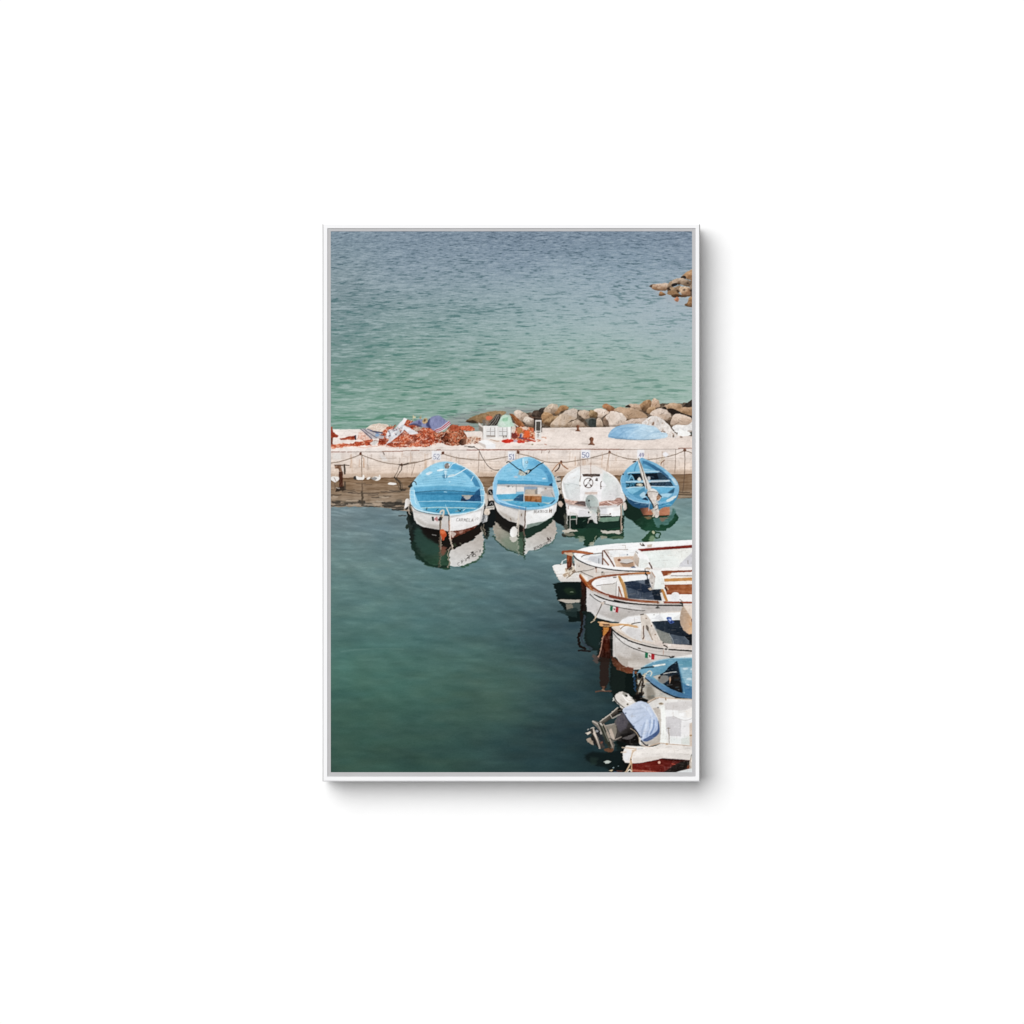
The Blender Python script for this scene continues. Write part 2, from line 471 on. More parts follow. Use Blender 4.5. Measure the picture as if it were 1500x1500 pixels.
rock([(0, 420), (60, 380), (190, 390), (200, 480), (120, 520), (0, 500)], '#5a4a40', '#2a2420')
rock([(110, 390), (170, 340), (260, 330), (230, 400), (150, 430)], '#4b443f', '#25211e')
rock([(210, 400), (260, 320), (330, 270), (420, 270), (470, 320), (440, 400), (370, 460), (280, 440)], '#d3bfa9', '#8d7159', 'tall grey rock at the back of the quay rocks')
rock([(460, 380), (500, 310), (570, 290), (640, 320), (660, 350), (580, 390), (500, 420), (470, 470), (410, 450)], '#b98a5c', '#7c5634', 'brown rock beside the tall grey rock')
rock([(160, 490), (200, 435), (290, 430), (370, 470), (360, 520), (250, 560), (190, 570)], '#c39a6f', '#7f5937', 'orange brown rock behind the meter post')
rock([(190, 620), (260, 540), (400, 490), (480, 500), (440, 620), (350, 690), (250, 660)], '#b8946c', '#5a4028')
rock([(330, 690), (360, 600), (500, 470), (620, 390), (720, 355), (810, 370), (820, 460), (800, 540), (700, 580), (600, 670), (480, 700)], '#dccabb', '#c09a70', 'largest pale rock in the middle of the quay rocks', tex=16, split=.75)
rock([(830, 440), (880, 390), (1030, 395), (1050, 460), (1040, 530), (980, 560), (880, 490)], '#d6bfaa', '#a98a70', 'square topped rock right of the largest pale rock', tex=18)
rock([(1040, 480), (1050, 390), (1120, 385), (1190, 440), (1180, 510), (1080, 520)], '#b3946d', '#6e5436')
rock([(1120, 380), (1200, 355), (1290, 355), (1400, 430), (1330, 480), (1260, 530), (1190, 520), (1190, 440)], '#e2d0c1', '#cdb39d', 'flat pale rock behind the bollards', tex=14)
rock([(1270, 320), (1330, 270), (1400, 280), (1500, 350), (1500, 430), (1420, 420), (1340, 370)], '#b47a50', '#6f4328', 'reddish brown rock at the waterline behind the quay', tex=34)
rock([(960, 560), (1040, 535), (1160, 540), (1170, 690), (1060, 690), (1000, 620)], '#6d6d66', '#343a38', 'dark wet rock between the pale rocks', crack=0, tex=18)
poly([(1040, 560), (1160, 560), (1160, 690), (1040, 680)], '#363d3b', sm=True, tex=(14, 3, 3))
rock([(1170, 560), (1210, 530), (1260, 560), (1290, 690), (1170, 690)], '#d3bda8', '#ab917a')
rock([(620, 690), (700, 610), (800, 560), (870, 570), (960, 660), (990, 700), (640, 705)], '#cdb7a2', '#9a8069', 'grey rock behind the rear bollard', tex=30)
rock([(560, 690), (640, 620), (720, 600), (700, 680), (640, 705)], '#b59d86', '#7f664f')
rock([(1290, 560), (1350, 500), (1420, 560), (1400, 690), (1300, 650)], '#a58770', '#54443a')
rock([(1340, 500), (1400, 450), (1500, 420), (1600, 440), (1720, 520), (1700, 600), (1600, 680), (1460, 695), (1400, 620)], '#decdbf', '#c4a68a', 'pale rock left of the blue tarpaulin', tex=16, split=.7)
V(896, 570, 120)
rock([(240, 320), (300, 285), (420, 270), (540, 285), (580, 360), (480, 400), (330, 340)], '#cdb098', '#a78668')
poly([(245, 325), (310, 285), (350, 330), (300, 335)], '#352a24', sm=True)
rock([(530, 290), (600, 220), (700, 195), (740, 260), (720, 320), (640, 400), (560, 390)], '#b88e66', '#5a3f2a', tex=34)
rock([(720, 290), (740, 200), (800, 170), (870, 220), (890, 310), (800, 350), (740, 340)], '#dcbfa8', '#b48d6c', 'pale rock standing highest among the quay rocks', tex=16)
rock([(640, 420), (680, 330), (780, 330), (800, 400), (700, 460)], '#c5a17c', '#8e6a48')
rock([(50, 370), (130, 330), (280, 340), (420, 360), (560, 420), (650, 480), (640, 520), (480, 540), (300, 555), (180, 450), (60, 400)], '#c8a98d', '#b48e6c', 'broad tan rock behind the blue tarpaulin', tex=22, split=.7)
rock([(700, 470), (780, 380), (880, 350), (1000, 380), (1080, 470), (1090, 530), (1020, 590), (900, 530), (800, 490)], '#d9c6b7', '#bda189', 'pale rock above the white net heap', tex=16, split=.6)
rock([(1010, 580), (1080, 510), (1100, 570), (1060, 630)], '#8f7660', '#3a2e26')
rock([(910, 340), (960, 310), (1050, 260), (1150, 250), (1280, 290), (1290, 380), (1200, 400), (1060, 370), (980, 370)], '#cba98a', '#96714e', 'tan rock near the right end of the quay rocks')
poly([(915, 345), (970, 315), (1010, 350), (1000, 372), (950, 365)], '#2c231e', sm=True)
rock([(1310, 330), (1400, 240), (1500, 190), (1500, 340), (1400, 330)], '#4b3f38', '#1f1a17', 'black rock at the right edge of the print', tex=14)
rock([(1180, 380), (1290, 340), (1400, 330), (1500, 340), (1500, 500), (1380, 480), (1260, 440)], '#c9a381', '#9a7450', 'wide tan rock touching the right edge')
poly([(1020, 370), (1090, 350), (1200, 390), (1330, 450), (1460, 490), (1480, 530), (1400, 500), (1280, 465), (1130, 470), (1060, 420)], '#241c18', sm=True)
rock([(1090, 580), (1140, 470), (1220, 455), (1330, 480), (1440, 520), (1475, 570), (1470, 660), (1320, 670), (1130, 680), (1080, 660)], '#dcc6b4', '#b99b82', 'large pale rock over the white plastic sheet', tex=20, split=.6)
rock([(-40, 420), (60, 410), (180, 440), (270, 530), (240, 580), (120, 640), (-40, 690)], '#e2d3c7', '#c9b09a', tex=14, split=.75)
rock([(120, 660), (240, 590), (400, 540), (560, 530), (700, 540), (700, 640), (400, 660), (200, 680)], '#d8c4b6', '#c3a994', 'low pale rock directly behind the blue tarpaulin', tex=14)

# ------------------------------------------------------------------ quay
P_QUAY = part('printed_quay', None, 'pale concrete quay with mooring numbers')
P0()
def deckcol(X, Y):
    t = np.clip((X - 484) / 530, 0, 1)[..., None]
    c = hx('#e9dfd8') * (1 - t) + hx('#e3d4ca') * t
    n = (vn(X / 9, Y / 2.2, 41) - .5) * 10 + (vn(X / 2.2, Y / 1.4, 42) - .5) * 9 + (vn(X / 40, Y / 9, 43) - .5) * 12
    st = ss(vn((X + Y * .9) / 3.2, (X - Y) / 26, 44), .6, .9) * 6
    return c + (n - st)[..., None]
poly([(484, 628.8), (535, 628.6), (600, 629), (640, 634), (690, 632), (797, 626.6), (880, 625.8), (905, 625), (930, 632), (985, 636), (1014, 639), (1014, 657), (880, 658.2), (700, 659.2), (590, 660), (484, 662.2)], deckcol)
P_WALL = part('printed_quay_wall')
def wallcol(X, Y):
    t = ss(Y, 659, 700)[..., None]
    c = hx('#e0d4cc') * (1 - t) + hx('#dec8b6') * t
    n = (vn(X / 26, Y / 2.2, 45) - .5) * 12 + (vn(X / 3, Y / 2, 46) - .5) * 10 + (vn(X / 14, Y / 14, 47) - .5) * 16 + (vn(X / 2.5, Y / 13, 49) - .5) * 9
    seam = (np.abs(((Y - 659) % 13.2) - 13.2 + .6) < .5) * 10
    return c + (n - seam)[..., None]
poly([(484, 661.6), (590, 659.8), (700, 659), (880, 658), (1014, 656.6), (1014, 694.5), (880, 697.5), (700, 698.8), (484, 700.4)], wallcol)
for (x0_, x1_, y_, c_, w_) in ((485, 497, 662.1, '#8a4a3c', 1.1), (499, 506, 662, '#74463c', .9), (509, 515, 662, '#8a5a4c', .9), (515, 560, 661.9, '#8f7f76', .8), (560, 574, 661.4, '#8c5a48', 1.0), (575, 590, 661, '#7e4636', 1.1), (590, 603, 660.2, '#8f6e60', .9), (603, 614, 659.8, '#85503f', 1.1), (614, 640, 659.6, '#a08e84', .8), (640, 645, 659, '#7c3a30', 1.3), (645, 685, 659.4, '#a89890', .8), (684, 700, 659.3, '#7c3a2e', 1.2), (700, 800, 658.9, '#86412f', 1.4), (800, 907, 658.2, '#7e4634', 1.2), (907, 915, 658.4, '#6a4a3e', 1.1), (915, 945, 658.4, '#8f7a6e', .8), (945, 995, 658, '#99857a', .7), (994, 1002, 656.8, '#7b4a3c', 1.2), (1002, 1014, 656.6, '#8f5a4a', 1.1)):
    line([(x0_, y_), ((x0_ + x1_) / 2, y_ - .1), (x1_, y_ - .1)], w_, c_, .9, wb=.15, ident=False)
# panel joints, rust runs, patches
for (x_, ya, yb, c_, a_) in ((702, 661, 692, '#6f5a4e', .6), (850, 662, 698, '#8a6f60', .5), (866, 672, 695, '#a08676', .4), (604, 664, 700, '#9c8678', .35), (530, 664, 698, '#a08a78', .5), (892, 662, 690, '#a67a5c', .5), (990, 658, 693, '#5a463a', .6), (760, 664, 678, '#a89080', .35), (940, 661, 690, '#b09a8a', .35), (576, 662, 690, '#b5a090', .3), (655, 662, 672, '#b5a090', .4), (805, 660, 664, '#6a4a40', .6), (794, 659, 664, '#6a4a40', .6)):
    line([(x_, ya), (x_ - .6, (ya + yb) / 2), (x_ - 1.4, yb)], .9, c_, a_, wb=.3, ident=False)
line([(532, 671), (532.6, 676), (533, 684)], 1.8, '#b07a50', .5, ident=False, wb=.5)
line([(561, 662), (563, 666)], 1.8, '#6f625c', .7, ident=False)
poly([(556, 664), (563, 667), (568, 675), (560, 675)], '#dddcdc', .6, soft=1, ident=False)
poly([(488, 664), (498, 663), (500, 674), (487, 673)], '#dadad8', .5, soft=1.5, ident=False)
for (x_, y_) in ((499, 683), (620, 690), (615, 682), (690, 679), (690, 690), (685, 672), (960, 682), (720, 690), (745, 695), (905, 670), (870, 690)):
    ell(x_, y_, .8, .6, '#7a665a', a=.7, soft=.3, ident=False)
specks([(485, 664), (1014, 660), (1014, 692), (485, 698)], 260, ['#c2a996', '#e2d6ce', '#b89c88', '#cdb8a8'], 3.0, 3, .22, 1.6, 0)

# runs of rust, damp and pale scour on the wall
rs_ = np.random.RandomState(77)
for _ in range(70):
    x_ = 486 + rs_.rand() * 526; y_ = 661 + rs_.rand() * 14; l_ = 4 + rs_.rand() * 20
    line([(x_, y_), (x_ - .4 + rs_.rand() * .8, y_ + l_ * .5), (x_ - .6 + rs_.rand() * 1.2, y_ + l_)], .7 + rs_.rand() * 1.3, ['#a9907c', '#b88a68', '#efe6de', '#9c8a7c', '#c9a98e'][rs_.randint(5)], .25 + .2 * rs_.rand(), wb=.4, ident=False, only=[P_WALL], soft=1.4)
for _ in range(16):
    x_ = 486 + rs_.rand() * 500; y_ = 664 + rs_.rand() * 26
    line([(x_, y_), (x_ + 12 + rs_.rand() * 24, y_ + rs_.rand() - .5)], .6, '#8f7a6a', .4, wb=.35, ident=False, only=[P_WALL])
poly([(476, 694), (700, 692.5), (1020, 688), (1020, 700), (476, 702)], '#b0937a', .45, soft=1.6, wb=.8, ident=False, only=[P_WALL])
for _ in range(46):
    x_ = 486 + rs_.rand() * 526; y_ = 631 + rs_.rand() * 26
    line([(x_, y_), (x_ + 3 + rs_.rand() * 9, y_ + rs_.rand() * 2 - 1)], .6 + rs_.rand(), ['#c2b2a6', '#b5a598', '#f2ebe5', '#cdb8aa'][rs_.randint(4)], .4, wb=.5, ident=False, only=[P_QUAY], soft=1.2)
# dark wet foot and mirrored wall in the water
use(P_HARB)
def mirror(X, Y):
    t = ss(Y, 697, 746)[..., None]
    c = hx('#85694f') * (1 - t) + hx('#998672') * t
    n = (vn(X / 22, Y / 1.7, 51) - .5) * 34 + (vn(X / 7, Y / 1.1, 52) - .5) * 22 + (vn(X / 5, Y / 16, 50) - .5) * 14
    dk = ss(vn(X / 15 + 3, Y / 1.9, 53), .60, .8) * ss(Y, 722, 738)
    c = c + n[..., None]
    return c + (hx('#4f4a42') - c) * (dk * .75)[..., None]
poly([(474, 700.2), (700, 698.6), (880, 697.3), (1024, 694.2), (1024, 729), (990, 731), (965, 731), (930, 740), (830, 742), (720, 744), (615, 749), (600, 750), (590, 748), (560, 743), (520, 742), (474, 743)], mirror, wb=(1.5, .8), wsc=6)
line([(484, 700.8), (592, 700), (700, 699), (830, 698), (1014, 694.8)], 1.5, '#6b4c36', .75, wb=.3, ident=False)
V(484, 600, 130)
for (x, y, l, w) in ((20, 1440, 160, 1.5), (200, 1390, 220, 1.2), (300, 1410, 300, 1.3), (560, 1410, 260, 1.5), (700, 1480, 160, 1.4), (860, 1390, 320, 1.6), (1000, 1370, 240, 1.5), (640, 1440, 170, 1.2), (100, 1360, 300, 1.2), (430, 1250, 160, .8), (900, 1460, 120, 1.2), (560, 1270, 140, .8), (1180, 1350, 100, 2)):
    line([(x, y), (x + l * .5, y + 5), (x + l, y)], w, '#473f37', .65, wb=(.5, .5), ident=False, soft=.8)
V(484, 720, 180)
for (x, y, l, w) in ((20, 130, 90, 3), (10, 170, 170, 1.6), (350, 120, 60, 4), (640, 140, 220, 3.4), (660, 190, 230, 2), (760, 220, 130, 2.6), (60, 150, 200, 1.5), (480, 185, 120, 1.2), (640, 170, 140, 2.4), (800, 150, 100, 4), (830, 290, 90, 1.4), (380, 170, 60, 1.4)):
    line([(x, y), (x + l * .5, y + 3), (x + l, y + 2)], w, '#33302c', .75, wb=(1, .8), ident=False, soft=.9)
for (x, y, l) in ((220, 160, 120), (420, 160, 180), (560, 120, 80), (600, 70, 100), (200, 110, 140), (30, 60, 60)):
    line([(x, y), (x + l * .5, y + 3), (x + l, y)], 2.4, '#b7a591', .6, wb=(.8, .8), ident=False, soft=.9)
V(900, 660, 116)
for (x, y, l) in ((1200, 830, 280), (1180, 890, 300), (1230, 790, 200), (1290, 860, 180)):
    line([(x, y), (x + l * .5, y + 4), (x + l, y)], 1.5, '#4a4032', .7, wb=.5, ident=False)
poly([(1180, 880), (1300, 850), (1480, 860), (1480, 885), (1200, 900)], '#b7a288', .6, soft=.6, ident=False)

# ------------------------------------------------------------------ things on the quay
P_ROPE = part('printed_mooring_chain', None, 'slack rusty chain looped along the quay wall')
P0()
CH_ = '#8f7b6a'
for pts in ([(484, 678.5), (500, 675.5), (515, 671), (528, 666)], [(528, 666), (545, 672), (560, 677), (575, 679.5), (590, 680), (603, 677.5), (615, 676)], [(592, 681), (610, 677.5), (632, 671), (649, 664.5)],
            [(649, 664.5), (662, 669), (680, 672), (700, 674), (720, 673), (740, 669.5), (746, 668)], [(757, 664), (775, 668), (800, 676.5), (822, 677.5)], [(822, 677.5), (840, 675.5), (860, 672), (880, 667), (893, 663)],
            [(893, 663), (905, 668), (920, 672), (940, 673.5), (960, 672), (985, 667), (1003, 660)], [(1003, 660), (1014, 663.5)]):
    line(pts, 1.25, CH_, .8, wb=.25, ident=True)
    line(pts, .5, '#5d4a3c', .5, wb=.6, wsc=1.5, ident=False)
for (x, y) in ((528, 664.5), (649, 663.5), (759, 662), (893, 662), (1003, 659.5), (822, 677), (588, 681)):
    ell(x, y, 2.0, 2.3, '#6a4433', wb=.5, tex=(30, 1, 1))
line([(1003, 659), (1003, 690), (1000, 722)], 1.0, '#5b483c', .8, wb=.3)
line([(530, 666), (530, 690), (530.5, 728)], 1.1, '#75604e', .7, wb=.3)
V(484, 600, 130)
for q in ([(1180, 940), (1120, 1060), (1080, 1150)], [(1215, 960), (1170, 1060), (1110, 1150)], [(1200, 930), (1200, 1010), (1160, 1060)]):
    line(q, .8, '#4a4038', .85, wb=.5)
line([(1080, 1150), (1150, 1210), (1190, 1340), (1200, 1380)], 1.6, '#3a332b', wb=.7)
line([(1110, 1150), (1190, 1230), (1215, 1340)], 1.0, '#4a4036', .8, wb=.7)
line([(1090, 1160), (1130, 1240), (1170, 1360)], .9, '#4a4036', .8, wb=.7)
line([(1160, 920), (1240, 935), (1320, 905)], 1.5, '#4a4038', wb=.4)
line([(1190, 1350), (1260, 1360)], 1.6, '#2f2a25', wb=.5)
line([(1430, 900), (1400, 1010), (1370, 1110)], .8, '#8a7464', .7)
V(680, 585, 120)
part('printed_cable', None, 'black cable hanging from the quay edge to a boat')
line([(0, 855), (80, 860), (180, 880), (260, 920), (330, 1060), (420, 1200), (500, 1270), (580, 1295), (640, 1285)], .75, '#3a302b', wb=.2)
line([(80, 872), (130, 876), (180, 866)], 1.5, '#3a3632', wb=.4)
V(780, 570, 120)
use(P_ROPE)
line([(510, 1340), (440, 1400), (360, 1500)], 1.4, '#b07e5e', wb=.3)
line([(520, 1350), (580, 1420), (650, 1460)], 1.6, '#9a6444', wb=.3)
line([(505, 1370), (480, 1450), (420, 1500)], 1.6, '#4a382e', wb=.4)
line([(1420, 1150), (1380, 1320), (1360, 1500)], .9, '#a58a74', .8)
line([(1290, 1220), (1270, 1300)], .9, '#b08a6e', .6)
V(896, 570, 120)
line([(960, 1260), (890, 1330), (820, 1380)], 2.0, '#cdbda8', wb=.4)
line([(970, 1300), (920, 1340), (905, 1380)], 1.3, '#8a6650', wb=.4)

# mooring number plates
def plate(n, x, y, w, h, tx, ty, cw, ch, col='#3a4478', wid=.8, tilt=0, gap=.9, label=None):
    part('printed_number_plate', None, label)
    P0()
    poly([(x, y), (x + w, y + tilt), (x + w - .3, y + h + tilt), (x + .2, y + h)], '#e2e2e5', soft=.35, tex=(8, 2, 2))
    text(n, tx, ty, cw, ch, gap, wid, col, a=.7)
plate('52', 632.5, 660.5, 13.2, 13.4, 635.0, 665.4, 3.9, 7.2, col='#5a5f84', label='white plate numbered 52 on the quay wall')
plate('51', 744.0, 661.0, 11.0, 13.0, 746.0, 665.6, 3.4, 7.2, wid=.95, col='#454c80', label='white plate numbered 51 on the quay wall')
plate('50', 851.2, 658.6, 13.6, 12.8, 852.8, 662.6, 4.6, 7.4, wid=.9, label='white plate numbered 50 on the quay wall')
plate('49', 933.3, 658.8, 10.6, 13.0, 936.4, 663.8, 3.0, 5.6, wid=.85, col='#4a3f74', label='white plate numbered 49 on the quay wall')
part('printed_tag', None, 'white diamond shaped tag on the quay wall')
poly([(970, 665), (975, 661.6), (980, 666), (975, 669.8)], '#e9e8ec', soft=.3)

# bollards
def bollard(x, y, s, label):
    part('printed_bollard', None, label)
    P0()
    poly([(x - 3.0 * s, y), (x - 2.0 * s, y - 1.6 * s), (x - 1.5 * s, y - 4 * s), (x - 2.6 * s, y - 6.4 * s), (x - 1.4 * s, y - 8.6 * s), (x + .6 * s, y - 9 * s), (x + 2.3 * s, y - 8 * s), (x + 2.4 * s, y - 6 * s), (x + 1.8 * s, y - 4 * s), (x + 2.4 * s, y - 1.6 * s), (x + 3.6 * s, y)],
         G(x - 3, y, '#5a3526', x + 3, y, '#9a6246'), sm=True, wb=.25, tex=(26, 1.3, 1.3))
    line([(x - 3.6 * s, y), (x + 3.8 * s, y + .4)], 1.0, '#6b4432', wb=.3)
use(P_QUAY); P0()
for (x, y) in ((846, 629.6), (866, 650.5)):
    poly([(x - 17, y - .6), (x - 2, y - 1.2), (x, y + 1.2), (x - 6, y + 1)], '#a4968c', .6, soft=.8, ident=False)
bollard(846.5, 631, .95, 'rusty bollard standing near the rocks')
bollard(866.5, 651.3, 1.22, 'rusty bollard standing near the quay edge')

# tarpaulin, white net, plastic sheet
V(896, 570, 120)
part('printed_net', None, 'white net heap behind the blue tarpaulin')
poly([(560, 620), (640, 540), (720, 490), (790, 490), (900, 530), (980, 590), (1060, 680), (1140, 780), (1220, 860), (1100, 890), (900, 800), (700, 700)], '#d8d0ca', sm=True, wb=.6, tex=(20, 3, 3))
specks([(560, 620), (720, 490), (900, 530), (1060, 680), (1220, 860), (1000, 880), (700, 700)], 160, ['#e8e4e0', '#c9b5a5', '#dcd8d6', '#b89d8a'], 2.4, 5, .7)
poly([(750, 610), (780, 600), (770, 655), (735, 655)], '#8a6650', sm=True, wb=.4, soft=.4)
line([(900, 780), (940, 770), (980, 790)], 1.4, '#8a7060', .8, wb=.5)
ell(1130, 860, 16, 24, '#6b5648', soft=.4)
ell(1275, 878, 30, 12, '#7a6455', soft=.4)
part('printed_tarpaulin', None, 'faded blue tarpaulin heap on the quay')
def tarp(X, Y):
    t = ss(X, 895, 955)[..., None]
    c = hx('#86b6da') * (1 - t) + hx('#b4d0e2') * t
    n = (vn((X + Y) / 12, Y / 3, 61) - .5) * 22 + (vn(X / 5, Y / 1.6, 62) - .5) * 16 + (vn(X / 1.6, Y / 1.2, 63) - .5) * 8
    d = ss(Y, 638, 645)[..., None] * hx([14, 12, 8])
    return c + n[..., None] * hx([1.1, .9, .7]) - d
poly([(-65, 860), (-20, 770), (80, 690), (230, 650), (420, 630), (560, 640), (700, 665), (800, 690), (880, 760), (930, 790), (1000, 800), (1030, 850), (980, 895), (820, 915), (600, 925), (300, 918), (80, 905), (-40, 890)], tarp, sm=True, wb=.35)
line([(60, 905), (300, 922), (560, 930), (800, 920)], .9, '#5d7688', .7, ident=False)
for q_, c_, w_ in (([(-20, 800), (160, 700), (420, 650), (560, 650)], '#b5d3e8', 1.6), ([(100, 880), (260, 760), (480, 680)], '#6c9cc4', 1.4), ([(300, 900), (420, 780), (640, 690)], '#c3dbe9', 1.4), ([(560, 920), (700, 820), (860, 770)], '#8fb6d2', 1.4), ([(700, 910), (860, 850), (1000, 830)], '#d2e3ec', 1.3), ([(-40, 860), (40, 880), (200, 900)], '#5c84a8', 1.8), ([(430, 700), (560, 760), (700, 800)], '#9cc0da', 1.2), ([(160, 720), (240, 800), (260, 880)], '#7aa8cc', 1.2)):
    line(q_, w_, c_, .5, wb=.4, ident=False, soft=2.5)
part('printed_plastic_sheet', None, 'crumpled white plastic sheet below the large rock')
poly([(1110, 700), (1180, 650), (1320, 660), (1430, 640), (1475, 600), (1475, 760), (1400, 780), (1300, 760), (1220, 800), (1150, 760)], '#e0dedc', sm=True, wb=.7, tex=(20, 3, 2))
poly([(1215, 800), (1240, 730), (1330, 760), (1400, 770), (1450, 830), (1400, 860), (1300, 860), (1220, 850)], '#f0efec', sm=True, wb=.6, tex=(12, 2, 2))
ell(1460, 810, 16, 22, '#4a5650', soft=.3)
line([(1400, 770), (1470, 760)], 1.2, '#8a6650', .7, wb=.6)
# ------------------------------------------------------------------ fishing nets and gear
OR = ['#e2683e', '#c24a28', '#ee8a62', '#a83a20', '#f0a888', '#d8542c']
BR = ['#b0704e', '#7c3a24', '#d8a486', '#5a2c1e', '#c98a68', '#e0bba0']
V(484, 600, 130)
P_NET = part('printed_fishing_net', None, 'orange fishing net heaped on the quay')
def netc(X, Y):
    c = hx('#a8452a')
    n = (vn(X / 9, Y / 5, 75) - .5) * 70 + (vn(X / 3, Y / 2.4, 71) - .5) * 50 + (vn(X / 1.1, Y / .9, 72) - .5) * 50
    return c + n[..., None] * hx([.8, .75, .6])
def netb(X, Y):
    c = hx('#8a4c32')
    n = (vn(X / 7, Y / 6, 76) - .5) * 70 + (vn(X / 3, Y / 3, 73) - .5) * 60 + (vn(X / 1.1, Y / 1, 74) - .5) * 60
    return c + n[..., None] * hx([.9, .8, .7])
poly([(0, 300), (30, 280), (50, 380), (140, 440), (120, 470), (40, 470), (0, 480)], netc, wb=.6)
poly([(0, 480), (40, 470), (36, 600), (0, 600)], '#7c4430', wb=.5, tex=(40, 2, 2))
poly([(150, 490), (260, 465), (400, 445), (425, 450), (430, 510), (300, 510), (180, 510)], netc, wb=.5)
poly([(0, 600), (120, 595), (230, 630), (100, 640), (0, 640)], '#d08a6a', .75, wb=.7, soft=.4, ident=False)
specks([(0, 590), (380, 570), (420, 600), (240, 640), (0, 650)], 60, OR, 2.6, 81, .7, 1.6, 0)
poly([(260, 590), (380, 570), (420, 540), (520, 540), (650, 500), (720, 510), (700, 600), (560, 605), (400, 615)], netc, wb=.7)
specks([(380, 580), (520, 540), (700, 510), (690, 600), (400, 612)], 70, OR + ['#e8c8b0'], 2.2, 82, .8)
poly([(405, 440), (430, 435), (440, 510), (415, 515)], '#3a3040', wb=.4)
part('printed_net', None, 'pale pink net bundle left of the striped cloth')
poly([(450, 500), (470, 390), (520, 360), (580, 390), (680, 500), (560, 520)], '#e4bfae', wb=.6, tex=(30, 1.5, 1.5))
specks([(450, 500), (470, 390), (520, 360), (680, 500), (560, 520)], 60, ['#ecd8cc', '#d8927a', '#e8b6a0'], 2, 83, .7)
part('printed_net', None, 'beige net heap at the back of the fishing gear')
poly([(600, 340), (650, 280), (740, 245), (860, 235), (970, 260), (1000, 330), (980, 400), (800, 390), (660, 350)], '#dccbbc', sm=True, wb=.6, tex=(18, 2, 2))
specks([(620, 330), (740, 245), (860, 235), (990, 280), (980, 390), (700, 360)], 110, ['#e8dccf', '#ccb09a', '#c4a48c', '#dcb49c'], 1.5, 84, .7)
P_NET2 = part('printed_fishing_net', None, 'orange net in front of the white and purple cloths')
poly([(800, 600), (830, 450), (900, 370), (960, 290), (1060, 280), (1100, 330), (1240, 250), (1290, 170), (1380, 190), (1500, 260), (1520, 620), (1380, 620), (1200, 640), (1080, 630), (960, 600)], netc, wb=.7)
V(590, 595, 120)
poly([(0, 480), (120, 440), (300, 400), (480, 390), (620, 470), (700, 560), (720, 660), (540, 690), (470, 740), (380, 750), (260, 740), (200, 700), (0, 720)], netc, wb=.7)
V(484, 600, 130)
specks([(800, 600), (830, 450), (960, 290), (1240, 250), (1290, 170), (1500, 260), (1510, 620), (1200, 640)], 520, OR + ['#f0d0c0', '#7a2c1c', '#d86a44'], 1.7, 85, .8, 1.7)
V(590, 595, 120)
specks([(0, 480), (300, 400), (480, 390), (620, 470), (720, 660), (470, 740), (260, 740), (0, 720)], 560, OR + ['#f0d0c0', '#7c2c1a', '#e8c4b0'], 1.6, 86, .8, 1.7)
P_NET3 = part('printed_fishing_net', None, 'brown and orange net heap beside the bollard')
poly([(560, 480), (700, 500), (780, 470), (850, 380), (900, 340), (1000, 350), (1080, 380), (1120, 480), (1180, 580), (1180, 680), (1080, 700), (960, 720), (840, 720), (740, 680), (640, 640)], netb, sm=True, wb=.7)
specks([(560, 480), (780, 470), (900, 340), (1000, 350), (1120, 480), (1180, 680), (960, 720), (740, 680)], 720, BR + OR[:3], 1.5, 87, .8, 1.7)
poly([(700, 560), (790, 500), (830, 560), (850, 690), (760, 680), (710, 620)], '#4a2218', .8, sm=True, soft=1.0, ident=False)
specks([(700, 520), (850, 480), (860, 700), (720, 660)], 80, ['#3a1a14', '#7a3a26', '#a05a3c'], 2.4, 88, .8)
poly([(880, 360), (1000, 350), (1040, 420), (960, 460), (880, 440)], netc, .8, sm=True, wb=.6, ident=False)
poly([(1030, 370), (1200, 360), (1310, 400), (1300, 450), (1180, 450), (1100, 430)], '#cf6a48', sm=True, wb=.6, tex=(40, 1.5, 1.5))
specks([(1030, 370), (1310, 400), (1300, 450), (1100, 440)], 60, OR, 2, 89, .8)
poly([(1130, 680), (1200, 560), (1300, 540), (1440, 580), (1420, 640), (1300, 680)], '#d8bba6', .8, wb=.8, tex=(40, 2, 2), soft=.4)
specks([(1130, 690), (1200, 560), (1440, 580), (1400, 680)], 90, BR + ['#e8d0bf', '#d87850'], 2, 90, .8)
part('printed_bollard', None, 'dark bollard half buried in the brown net')
poly([(1030, 650), (1080, 600), (1150, 600), (1150, 680), (1100, 720), (1050, 710)], G(1030, 650, '#2c1c16', 1150, 650, '#8a5a44'), sm=True, wb=.4, tex=(20, 1.5, 1.5))

part('printed_cloth', None, 'striped grey and blue cloth lying on the nets')
V(484, 600, 130)
poly([(510, 330), (640, 320), (740, 360), (830, 420), (920, 450), (880, 500), (820, 490), (700, 495), (640, 450)], '#b5aeb0', wb=.4, tex=(22, 2, 2))
for q in ([(510, 330), (600, 400), (700, 495)], [(560, 330), (660, 400), (780, 480)], [(620, 325), (740, 375), (900, 450)], [(540, 350), (640, 440), (690, 495)]):
    line(q, 1.0, '#5a5566', .85, wb=.3, ident=False)
line([(680, 350), (800, 385), (880, 400)], 1.6, '#3e4f80', .9, wb=.4)
ell(790, 430, 36, 26, '#86a8cc', soft=.5)
line([(700, 360), (760, 370), (870, 380)], 1.2, '#463c3a', .8, wb=.4, ident=False)
poly([(670, 560), (750, 520), (800, 540), (760, 595), (680, 590)], '#c8c4c0', wb=.6, tex=(20, 2, 2))
part('printed_cloth', None, 'white and grey cloth draped over the orange net')
